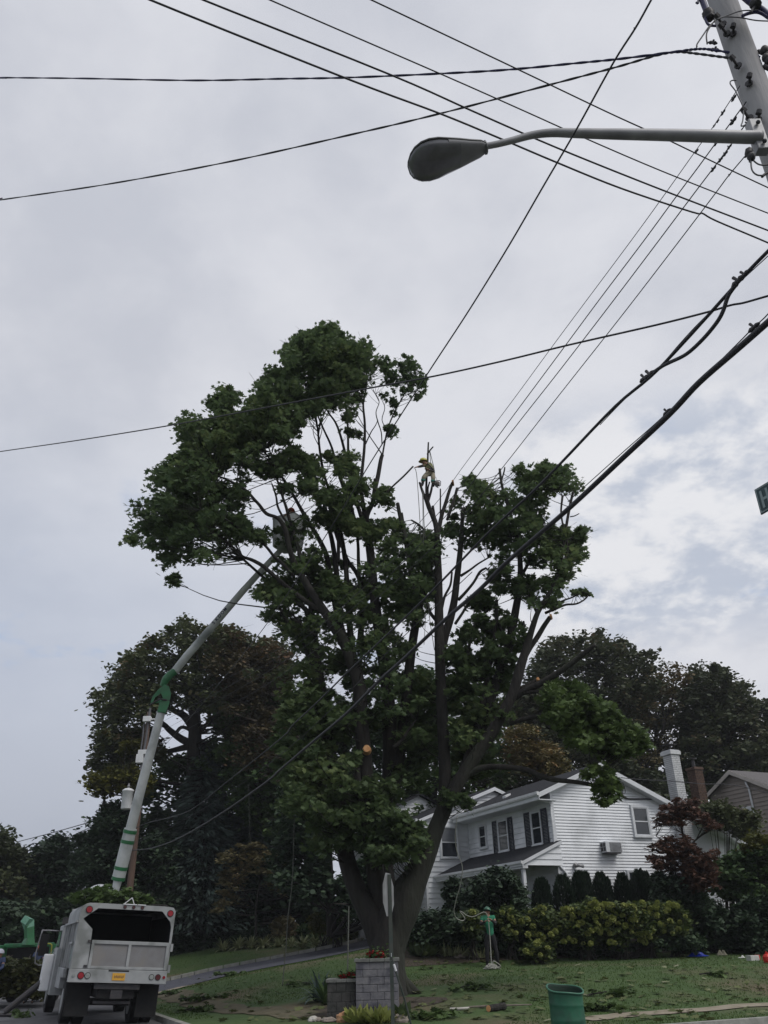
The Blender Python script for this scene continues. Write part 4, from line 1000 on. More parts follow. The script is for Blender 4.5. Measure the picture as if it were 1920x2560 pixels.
# ------------------------------------------------------------ green barrel
b = at(1416, 2640, 17.6); zr = at(1415, 2474, 17.6)[2]; bz = max(0.1, .1)
can = thing('barrel', 'dented green metal barrel with an open top at the kerb', 'barrel', (b[0], b[1], bz)); X = at(1415, 2500, 17.6)[0]; Yb_ = 17.6; rr = 44*depth(at(1415, 2500, 17.6))/F0*.98
m_ = MB(); K = 40; Hc = zr-bz
rows = [(0, .96), (.03, .985), (.2, .98), (.33, .978), (.35, .99), (.37, .978), (.6, .975), (.68, .978), (.7, .99), (.72, .978), (.95, .98), (.985, .99), (1.0, 1.03), (1.015, 1.05), (1.03, 1.02), (1.015, .98), (.97, .965), (.5, .955), (.06, .95)]
for h, q in rows:
    for k in range(K):
        a = 2*math.pi*k/K; d = 1+.02*mnoise.noise(Vector((math.cos(a)*2, math.sin(a)*2, h*2)))
        tilt = (math.cos(a-rad(175))*.028 + .012*math.sin(3*a))*(h**3) if h > .4 else 0
        back = .06*math.sin(a)*(h**3) if h > .4 else 0
        m_.v.append((X+rr*q*d*math.cos(a), Yb_+rr*q*d*math.sin(a), bz+Hc*h+(tilt+back)*1.0))
for i in range(len(rows)-1):
    for k in range(K):
        k2 = (k+1) % K; m_.f.append([i*K+k, i*K+k2, (i+1)*K+k2, (i+1)*K+k]); m_.m.append(1 if i >= 15 else 0)
m_.build('body', [M['canngreen'], M['can_inside_shade']], can, smooth=True)
m_ = MB(); rm = []
for k in range(41):
    a = 2*math.pi*k/40; rm.append((X+rr*1.035*math.cos(a), Yb_+rr*1.035*math.sin(a), bz+Hc*1.015+math.cos(a-rad(175))*.028+.012*math.sin(3*a)+.06*math.sin(a)))
m_.tube(rm, .016, 6); m_.build('rim', mat('barrel_rim_highlight', (.05, .17, .11), (.03, .12, .07), 9, .5), can, smooth=True)  # lighter green paints the highlight along the rim
m_ = MB(); m_.tube([(X, Yb_, bz+.02), (X, Yb_, bz+.05)], rr*.94, 24); m_.build('bottom', M['canngreen'], can)
# ------------------------------------------------------------ bucket truck (rolled slightly towards the gutter)
TB = at(409, 2464, 24.0)-d2*1.185; TB[2] = 0.0
roll = rad(3.1)
def TT(x, y, z):
    """x to the right, y forward, z up, from the middle of the rear bumper at the road"""
    xr = x*math.cos(roll)+z*math.sin(roll); zr = -x*math.sin(roll)+z*math.cos(roll)
    return TB + d2*xr + d1*y + ZU*(zr+.0)
truck = thing('bucket_truck', 'white tree-service truck with a chip box and a raised two-part boom', 'truck', tuple(TB))
HW = 1.19
def tb(name, m, boxes, bevel=0, parent=truck):
    q = MB(TT)
    for b_ in boxes: q.box(*b_)
    return q.build(name, m, parent, bevel=bevel)
ZB, ZD, ZT = .95, 1.25, 2.72       # bumper bottom, deck, box top
# rear frame: octagon-like opening
fr = MB(TT)
out = [(-HW, ZD), (-HW, 2.45), (-HW+.12, 2.66), (-HW+.3, 2.72), (HW-.12, 2.72), (HW, 2.6), (HW, 2.2), (HW-.02, ZD)]
def ring(mb, outer, inner, y0, y1):
    n = len(outer); b0 = len(mb.v)
    for y in (y0, y1):
        for q in (outer, inner):
            for x, z in q: mb.v.append(tuple(TT(x, y, z)))
    for i in range(n):
        j = (i+1) % n
        for f_ in ((b0+i, b0+j, b0+n+j, b0+n+i), (b0+2*n+i, b0+3*n+i, b0+3*n+j, b0+2*n+j), (b0+i, b0+2*n+i, b0+2*n+j, b0+j), (b0+n+i, b0+n+j, b0+3*n+j, b0+3*n+i)):
            mb.f.append(list(f_)); mb.m.append(0)
outer = [(-HW, ZD), (-HW, 2.1), (-HW, 2.50), (-HW+.1, 2.66), (-HW+.3, 2.72), (HW-.3, 2.72), (HW-.06, 2.70), (HW, 2.62), (HW, 2.2), (HW-.01, ZD)]
inner = [(-HW+.40, ZD+.02), (-HW+.36, 2.12), (-HW+.10, 2.34), (-HW+.13, 2.38), (-HW+.42, 2.60), (HW-.36, 2.60), (HW-.33, 2.59), (HW-.10, 2.36), (HW-.06, 2.24), (HW-.06, ZD+.02)]
ring(fr, outer, inner, 0, .07)
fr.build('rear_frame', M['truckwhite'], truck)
bx = MB(TT)
Lb = 3.3
bx.box(-HW, -HW+.05, .07, Lb, ZD, 2.5); bx.box(HW-.05, HW, .07, Lb, ZD, 2.6); bx.box(-HW+.05, HW-.05, Lb-.05, Lb, ZD, 2.7); bx.box(-HW+.05, HW-.05, .07, Lb-.05, ZD-.05, ZD)
K = 8
prof = [(-HW, 2.5)]+[(-HW+.22-.22*math.cos(a), 2.5+.22*math.sin(a)) for a in np.linspace(0, math.pi/2, 6)[1:]]+[(HW-.2, 2.72)]+[(HW-.15+.15*math.sin(a), 2.57+.15*math.cos(a)) for a in np.linspace(0, math.pi/2, 5)[1:]]
inn = [(x*.96, z-.04) for x, z in prof][::-1]
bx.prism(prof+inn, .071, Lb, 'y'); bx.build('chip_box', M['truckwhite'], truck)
tb('black_inner_sheets', M['black'], [(-HW+.052, -HW+.056, .08, Lb-.06, ZD+.02, 2.45), (HW-.056, HW-.052, .08, Lb-.06, ZD+.02, 2.5), (-HW+.06, HW-.06, Lb-.06, Lb-.052, ZD+.02, 2.6), (-HW+.06, HW-.06, .08, Lb-.06, ZD+.005, ZD+.012), (-HW+.3, HW-.3, .08, Lb-.06, 2.64, 2.65)])  # thin black sheets against the inner faces of the box
tb('side_rail', M['truckwhite'], [(-HW-.06, -HW, .02, Lb, 2.26, 2.31)]); tb('side_rail', M['truckwhite'], [(-HW-.05, -HW, .3, .9, 1.78, 1.83)])
for y in (.55, 1.15, 1.8, 2.5, 3.1): tb('side_post', M['truckwhite'], [(-HW-.045, -HW-.001, y, y+.06, ZD, 2.26)])
# faded leaf-green lettering patch
q = MB(TT); q.add([(-HW-.004, .35, 1.35), (-HW-.004, .5, 1.35), (-HW-.004, .62, 1.6), (-HW-.004, .52, 1.75), (-HW-.004, .38, 1.62)], [(0, 1, 2, 3, 4)]); q.add([(-HW-.004, .6, 1.85), (-HW-.004, .72, 1.85), (-HW-.004, .68, 2.05), (-HW-.004, .64, 2.2)], [(0, 1, 2, 3)])
q.build('faded_emblem', mat('faded_green', (.22, .32, .3), (.3, .38, .36), 8, .6), truck)
# tailgate with frame and centre post
tg = tb('tailgate', M['tailgate'], [(-HW+.42, HW-.06, .0, .03, ZD+.02, 1.83)])
tb('tailgate_frame', M['truckwhite'], [(-HW+.40, HW-.05, -.035, -.001, 1.80, 1.88), (-HW+.40, -HW+.47, -.035, -.001, ZD, 1.80), (HW-.12, HW-.05, -.035, -.001, ZD, 1.80), (.12, .19, -.035, -.001, ZD+.06, 1.80), (-HW+.47, HW-.12, -.035, -.001, ZD, ZD+.06)], .006, tg)
for z in (1.3, 1.85): tb('hinge', M['iron'], [(-HW+.30, -HW+.38, -.03, -.001, z-.03, z+.03)], 0, tg)
for z in (1.3, 1.78): tb('latch', M['truckwhite'], [(HW-.01, HW+.05, -.03, .05, z-.1, z+.08)], 0, tg)
# bumper with lamps and plate
tb('bumper', M['truckwhite'], [(-HW-.02, HW-.02, -.08, .1, ZB, ZD-.01)], .01)
def lamp(x, z, r, m, y=-.085, rim=None):
    q = MB(); c = TT(x, y, z); q.disc(c, d1, r, .03, 18); lo_ = q.build('tail_light', m, truck)
    if rim:
        q = MB(); q.disc(c+d1*.006, d1, r*1.22, .024, 18); q.build('rim', M['rubber'], lo_)
lamp(-HW+.1, 1.1, .035, M['greylens']); lamp(-HW+.27, 1.1, .068, M['redlens'], rim=1); lamp(-HW+.43, 1.1, .06, M['greylens'], rim=1)
lamp(HW-.40, 1.1, .055, M['greylens'], rim=1); lamp(HW-.24, 1.1, .058, mat('dark_red_lens', (.09, .012, .015), None, 4, .3), rim=1); lamp(HW-.09, 1.1, .035, M['redlens'])
lamp(-HW+.2, 2.56, .07, M['redlens'], -.012, 1); lamp(HW-.13, 2.56, .068, M['redlens'], -.012, 1)
for k in (-.12, .1, .32): lamp(k, 2.66, .035, mat('marker', (.07, .02, .02), None, 4, .4), -.012, 1)
tb('black_plate_strip', M['black'], [(-.28, .22, -.083, -.0805, 1.2, 1.235)])  # flat black strip on the bumper face above the plate
pl = tb('license_plate', M['plate'], [(-.17, .14, -.092, -.084, 1.01, 1.17)])
q = MB(TT)
for k in range(6):
    x = -.12+k*.04; q.box(x, x+.008, -.0945, -.0925, 1.06, 1.12); q.box(x+.008, x+.024, -.0945, -.0925, 1.11 if k % 2 else 1.06, 1.118 if k % 2 else 1.068); q.box(x+.018, x+.026, -.0945, -.0925, 1.07, 1.108)
q.build('plate_characters', M['dkblue'], pl)
# chassis, wheels, mud flaps
tb('chassis', M['black'], [(-.45, .45, .1, 8.2, .62, .93)]); tb('mud_flap', M['rubber'], [(-HW+.05, -HW+.62, .35, .37, .22, .93)]); tb('mud_flap', M['rubber'], [(HW-.62, HW-.1, .35, .37, .22, .93)])
tb('axle', M['iron'], [(-.9, .9, 1.35, 1.5, .42, .58)]); tb('hitch', M['iron'], [(-.14, .14, -.05, .2, .62, .8), (-.55, .55, .0, .1, .82, .93)])
tb('step', M['iron'], [(-.5, .4, .2, .3, .5, .56)])
def wheel(x, y, r=.5, w_=.28, parent=truck):
    q = MB(); n_ = d2*math.cos(roll)-ZU*math.sin(roll); c = TT(x, y, r)
    q.tube([c-n_*w_/2, c-n_*w_*.42, c+n_*w_*.42, c+n_*w_/2], [r*.9, r, r, r*.9], 24); wo_ = q.build('wheel', M['rubber'], parent, smooth=False)
    q = MB(); q.tube([c-n_*(w_/2+.01), c+n_*(w_/2+.01)], r*.55, 16); q.build('rim', M['truckwhite'], wo_)
for x in (-HW+.2, -HW+.5, HW-.5, HW-.2): wheel(x, 1.45)
wheel(-HW+.15, 6.6); wheel(HW-.15, 6.6)
# left tool cabinets, wheel arch, outrigger and cab
tb('tool_cabinet', M['truckwhite'], [(-HW-.02, -HW+.5, 2.2, 3.6, .75, ZD-.01)], .01); tb('tool_cabinet', M['truckwhite'], [(-HW-.12, -HW+.4, 3.65, 5.0, .55, 1.7)], .01)
tb('fender', M['truckwhite'], [(-HW-.08, -HW+.02, .9, 2.15, 1.02, 1.24)], .02)
q = MB(TT); q.prism([(4.3, .62), (4.8, .62), (4.8, 1.55), (4.3, 1.55)], -HW-.38, -HW-.12, 'x'); q.build('outrigger_housing', M['white'], truck, bevel=.03)
q = MB(TT); q.tube([(-HW-.15, 4.4, 1.0), (-HW-1.15, 4.35, .1)], [.085, .085], 10); q.tube([(-HW-1.35, 4.35, .04), (-HW-.95, 4.35, .04)], .06, 6); q.build('outrigger_leg', M['iron'], truck)
q = MB(TT); q.prism([(5.3, .9), (5.3, 2.35), (6.6, 2.35), (7.0, 1.75), (8.1, 1.6), (8.2, .75), (5.3, .75)], -HW+.05, HW-.05, 'x'); cabo = q.build('cab', M['truckwhite'], truck, bevel=.04)
tb('door_window', M['glass'], [(-HW+.03, -HW+.045, 5.5, 6.5, 1.75, 2.2)], 0, cabo)
tb('rear_window', M['glass'], [(-.7, .7, 5.28, 5.298, 1.7, 2.2)], 0, cabo)
q = MB(TT); P = [(-HW+.05, 6.5, 2.2), (-HW-.42, 6.5, 2.2), (-HW-.48, 6.5, 2.12), (-HW-.5, 6.5, 1.3), (-HW, 6.6, 1.3)]; q.tube(crom([np.array(a) for a in P], 3), .022, 6); q.tube([(-HW-.3, 6.5, 1.35), (-HW+.02, 6.3, 1.75)], .01, 5); mo_ = q.build('mirror_frame', M['metalgrey'], truck, smooth=True)
tb('mirror', M['black'], [(-HW-.48, -HW-.25, 6.42, 6.5, 1.5, 2.1)], .01, mo_)
tb('headache_rack', M['iron'], [(-HW-.02, .6, 5.2, 5.26, 2.36, 2.55)])
# pedestal and boom
def bp(x, y, Y): return at(x, y, Y)
q = MB(TT); q.tube([(-.3, 4.1, ZD-.3), (-.3, 4.1, 2.9)], [.42, .36], 20); q.build('turret', M['boomwhite'], truck, smooth=True)
q = MB(); c = bp(250, 2228, 28.3); q.ball(c, (.34, .34, .2), 18, 10); q.build('turret_cover', M['white'], truck, smooth=True)
def seg(pts, Ys, ws, name, m, n=16, parent=truck):
    P = [np.append(bp(x, y, Y), 0) for (x, y), Y in zip(pts, Ys)]
    for p, w_ in zip(P, ws): p[3] = w_*depth(p[:3])/F0/2
    q = MB(); q.tube([p[:3] for p in P], [p[3] for p in P], n); return q.build(name, m, parent, smooth=False)
YB0, YE, YK = 27.9, 27.0, 25.6
def lerp(a, b, t): return a+(b-a)*t
def lowpt(y):
    t = (2225-y)/(2225-1782.); return (lerp(289, 403, t)-2*math.sin(t*3.1), y)
L0 = [2240, 2205, 2070, 1900, 1782]
seg([(lowpt(2240)), (lowpt(2198))], [YB0, YB0], [16, 22], 'boom_root', M['boomwhite'])
sl_ = seg([lowpt(y) for y in (2200, 2072)], [YB0, 27.6], [32, 31], 'lower_boom_sleeve', M['boomwhite'])
for y in (2196, 2170, 2104, 2079):
    t = (2200-y)/128; q = MB(); p = bp(*lowpt(y), lerp(YB0, 27.6, t)); d_ = bp(*lowpt(y-30), lerp(YB0, 27.6, t+.2))-p; d_ /= np.linalg.norm(d_); r_ = 32.6*depth(p)/F0/2
    q.tube([p-d_*.05, p+d_*.05], r_+.004, 20); q.build('green_band', M['green_paint'], sl_)
lb = seg([lowpt(y) for y in (2076, 1990, 1782)], [27.6, 27.35, YE], [25, 24, 20.5], 'lower_boom', M['boomwhite'])
for y in (1930, 1892):
    q = MB(); t = (2225-y)/443; p = bp(*lowpt(y), lerp(27.6, YE, (2076-y)/294)); d_ = bp(*lowpt(y-30), lerp(27.6, YE, (2076-y)/294+.1))-p; d_ /= np.linalg.norm(d_)
    q.tube([p-d_*.015, p+d_*.015], 24*depth(p)/F0/2, 20); q.build('clamp_ring', M['metalgrey'], lb)
# green elbow
Yb = YE
elb = seg([(403, 1784), (407, 1765), (411, 1748)], [Yb]*3, [22, 20, 20], 'elbow', M['green_paint'], 12)
def plate_px(pts, Y, th, name, m, parent):
    q = MB(); a = [at(x, y, Y-th/2) for x, y in pts]; b = [at(x, y, Y+th/2) for x, y in pts]; n = len(a)
    q.add(a+b, [tuple(range(n))[::-1], tuple(range(n, 2*n))]+[(i, (i+1) % n, n+(i+1) % n, n+i) for i in range(n)]); return q.build(name, m, parent)
ec = lambda P: [(330+a/7.37, 1640+b/7.37) for a, b in P]
plate_px(ec([(480, 620), (600, 520), (680, 560), (720, 690), (700, 800), (620, 830), (570, 780), (540, 700)]), Yb-.1, .12, 'elbow_plate', M['green_paint'], elb)
plate_px(ec([(480, 620), (540, 680), (430, 760), (390, 840), (620, 795), (625, 830), (370, 890), (340, 850), (380, 740)]), Yb+.06, .12, 'elbow_plate', M['green_paint'], elb)
plate_px(ec([(500, 860), (650, 800), (700, 840), (660, 950), (620, 1040), (480, 1030)]), Yb-.02, .3, 'elbow_plate', M['green_paint'], elb)
seg(ec([(560, 560), (620, 430), (700, 345), (790, 280)]), [Yb-.05, Yb-.08, Yb-.05, Yb-.02], [15, 19, 19, 18.5], 'elbow_sleeve', M['green_paint'], 14)
seg(ec([(330, 900), (520, 790), (690, 830)]), [Yb+.1, Yb-.25, Yb-.1], [5, 4, 7], 'elbow_cylinder', M['iron'], 8)
UB = [(437, 1678), (467, 1640), (532, 1565), (605, 1480), (650, 1430), (690, 1388), (716, 1360)]
UY = [27.0, 26.85, 26.55, 26.2, 25.95, 25.8, 25.65]
ub = seg(UB, UY, [19.5, 20, 18.5, 17, 15.5, 14.5, 14], 'upper_boom', M['boomwhite'])
ub2 = None
# letters on the upper boom
for i, chx in enumerate('SKDOM'):
    x = 535.5+i*6.9; y = 1565-(x-532)*1.164; t = (x-532)/73.; c_ = at(x, y, lerp(26.55, 26.2, t))
    u_ = at(605, 1480, 26.2)-at(532, 1565, 26.55); u_ /= np.linalg.norm(u_)
    vd = EYE-c_; vd -= u_*vd.dot(u_); vd /= np.linalg.norm(vd); yx = np.cross(vd, u_); yx *= (1 if yx[2] > 0 else -1)
    th = rad(22); nrm = vd*math.cos(th)+yx*math.sin(th); yax = np.cross(nrm, u_); rr_ = 18.3*depth(c_)/F0/2
    cv = bpy.data.curves.new('tmp', 'FONT'); cv.body = chx; cv.size = .155; cv.extrude = .003; cv.offset = .004; cv.align_x = 'LEFT'; cv.align_y = 'CENTER'
    tmp = bpy.data.objects.new('tmp', cv); COL.objects.link(tmp); dg = bpy.context.evaluated_depsgraph_get()
    me = bpy.data.meshes.new_from_object(tmp.evaluated_get(dg)); bpy.data.objects.remove(tmp); bpy.data.curves.remove(cv)
    R3 = Matrix(((u_[0], yax[0], nrm[0]), (u_[1], yax[1], nrm[1]), (u_[2], yax[2], nrm[2]))).to_4x4()
    me.transform(Matrix.Translation(Vector(c_+nrm*(rr_*1.015)-base_of(ub))) @ R3); me.materials.clear(); me.materials.append(M['dkblue']); me.name = 'boom_letter'
    link('boom_letter', me, ub)
# bucket
bc_ = at(722, 1335, 25.6); BW, BH = .46, 1.05
q = MB(); 
def BT(x, y, z):
    a = rad(-28); X_ = x*math.cos(a)-y*math.sin(a); Y_ = x*math.sin(a)+y*math.cos(a)
    return bc_+np.array([X_+.05*z, Y_, z])
q = MB(BT)
K = [(-.46, -.38), (-.3, -.46), (.3, -.46), (.46, -.38), (.46, .38), (.3, .46), (-.3, .46), (-.46, .38)]
b0 = []
for z, s_ in ((-.55, .78), (-.5, .86), (.5, 1.0), (.54, 1.06), (.54, .96), (-.45, .82)):
    b0 += [(x*s_, y*s_, z) for x, y in K]
q.add(b0, [tuple(range(8))[::-1], tuple(range(40, 48))]+[(i*8+k, i*8+(k+1) % 8, (i+1)*8+(k+1) % 8, (i+1)*8+k) for i in range(5) for k in range(8)])
bk = q.build('bucket', M['boomwhite'], truck)
q = MB(BT); q.box(-.12, .12, -.52, -.465, -.5, .3); q.build('bucket_step', M['white'], bk)
q = MB(); q.tube([at(700, 1362, 25.7), at(712, 1358, 25.65), at(722, 1352, 25.6)], [.1, .1, .12], 12); q.tube([at(725, 1345, 25.3), at(731, 1362, 25.3)], [.05, .05], 8); q.build('bucket_mount', M['white'], truck)
# cut greenery lying on the roof of the chip box
cutb = thing('cut_branches', 'leafy green cut branches piled on the truck roof', 'branches', tuple(TT(-.4, .6, 2.72)))
C = []
for k in range(46):
    x = random.uniform(-1.35, .55); C.append((TT(x, random.uniform(.1, 1.8), 2.83+random.uniform(0, .35)*(1-abs(x+.4)/1.2)), .22))
leaf_mesh('foliage', clump_leaves(C, 46), .12, 'maple', M['cutleaf'], cutb)
q = MB()
for k in range(12):
    a = TT(random.uniform(-1.2, .6), random.uniform(.1, 1.5), 2.8); q.tube([a, a+d2*random.uniform(-.7, .7)+d1*.3+ZU*random.uniform(.1, .35)], [.012, .006], 5)
for x0 in (.7, .9, 1.0): q.tube([TT(x0, .2, 2.75), TT(x0-.5, .4, 2.78)], [.02, .014], 5)
q.build('twigs', M['bark'], cutb)
tri = MB(TT); 
for a, b_ in (((-.16, -.02, 2.72), (.02, -.02, 2.88)), ((.02, -.02, 2.88), (.1, -.02, 2.72)), ((-.18, -.02, 2.72), (.4, -.02, 2.72))): tri.tube([a, b_], .012, 5)
tri.build('light_guard', M['white'], truck)
# ------------------------------------------------------------ green chipper ahead of the truck
CB = at(60, 2425, 36.); CB[2] = 0; 
chp = thing('wood_chipper', 'green wood chipper with a tall discharge chute beyond the truck', 'wood chipper', tuple(CB))
def CT(x, y, z): return CB+np.array([1., 0, 0])*x+np.array([0, 1., 0])*y+ZU*z
def cpx(x, y, Y=36.): return at(x, y, Y)
q = MB(CT); zt_ = cpx(60, 2358)[2]; q.box(-.95, 1.0, 0, .12, zt_-.14, zt_); q.box(-1.05, -.9, -.3, 1.2, .8, zt_-.05); q.box(.95, 1.05, -.3, 1.2, .8, zt_-.05); q.build('feed_hood', M['green_paint'], chp, bevel=.03)
q = MB(CT); q.box(-.9, .95, .3, 1.6, .5, zt_-.15); q.build('feed_throat', M['black'], chp)
q = MB(); q.tube([cpx(70, 2362), cpx(73, 2345), cpx(73, 2320), cpx(70, 2308)], [.28, .2, .2, .19], 4); q.build('chute', M['green_paint'], chp)
q = MB(); q.tube([cpx(73, 2320), cpx(70, 2304), cpx(63, 2300, 35.7)], [.2, .24, .18], 4); q.build('chute_deflector', mat('chute_pale', (.12, .3, .2), (.2, .4, .3), 6, .5), chp)
q = MB(CT); q.tube(crom([np.array(a) for a in ((.5, -.3, zt_-.02), (.98, -.3, zt_-.05), (1.05, -.3, zt_-.2), (1.05, -.3, zt_-.6))], 3), .025, 6); q.build('safety_bar', mat('yellow_paint', (.3, .3, .03), None, 5, .5), chp)
for x in (-.8, .85):
    q = MB(CT); q.tube([(x-.1, 1.2, .38), (x+.1, 1.2, .38)], .38, 18); q.build('wheel', M['rubber'], chp)
# brush pile in front of it
bp_ = gpt(55, 2470); bp_ = at(50, 2490, 34.); bp_[2] = 0
brp = thing('brush_pile', 'heap of cut leafy brush on the road left of the truck', 'brush pile', tuple(bp_)); C = []
for x, y in [(random.uniform(-25, 118), random.uniform(2405, 2482)) for _ in range(170)]:
    Y = random.uniform(32.5, 35); p = at(x, y, Y)
    if p[2] > 0 and y > 2405+max(0, (x-80))*.2: C.append((p, .33))
leaf_mesh('foliage', clump_leaves(C, 60), .14, 'maple', leafmat('brush_leaf', (.03, .04, .015), (.075, .085, .03), (.14, .13, .06), .2), brp)
q = MB()
for p, r in C[::3]: q.tube([p, p+np.array([random.uniform(-.6, .6), random.uniform(-.4, .4), random.uniform(-.2, .5)])], [.015, .006], 4)
q.build('sticks', M['deadwood'], brp)
lf = at(20, 2540, 28.5)
p = gpt(50, 2540); lt = thing('fallen_sprig', 'small leafy sprig lying on the road by the outrigger foot', 'sprig', tuple(p)); C = [(gpt(x, y)+ZU*.06, .22) for x, y in ((35, 2540), (45, 2543), (55, 2545), (62, 2541), (40, 2536))]
leaf_mesh('leaves', clump_leaves(C, 26), .13, 'maple', M['cutleaf'], lt)
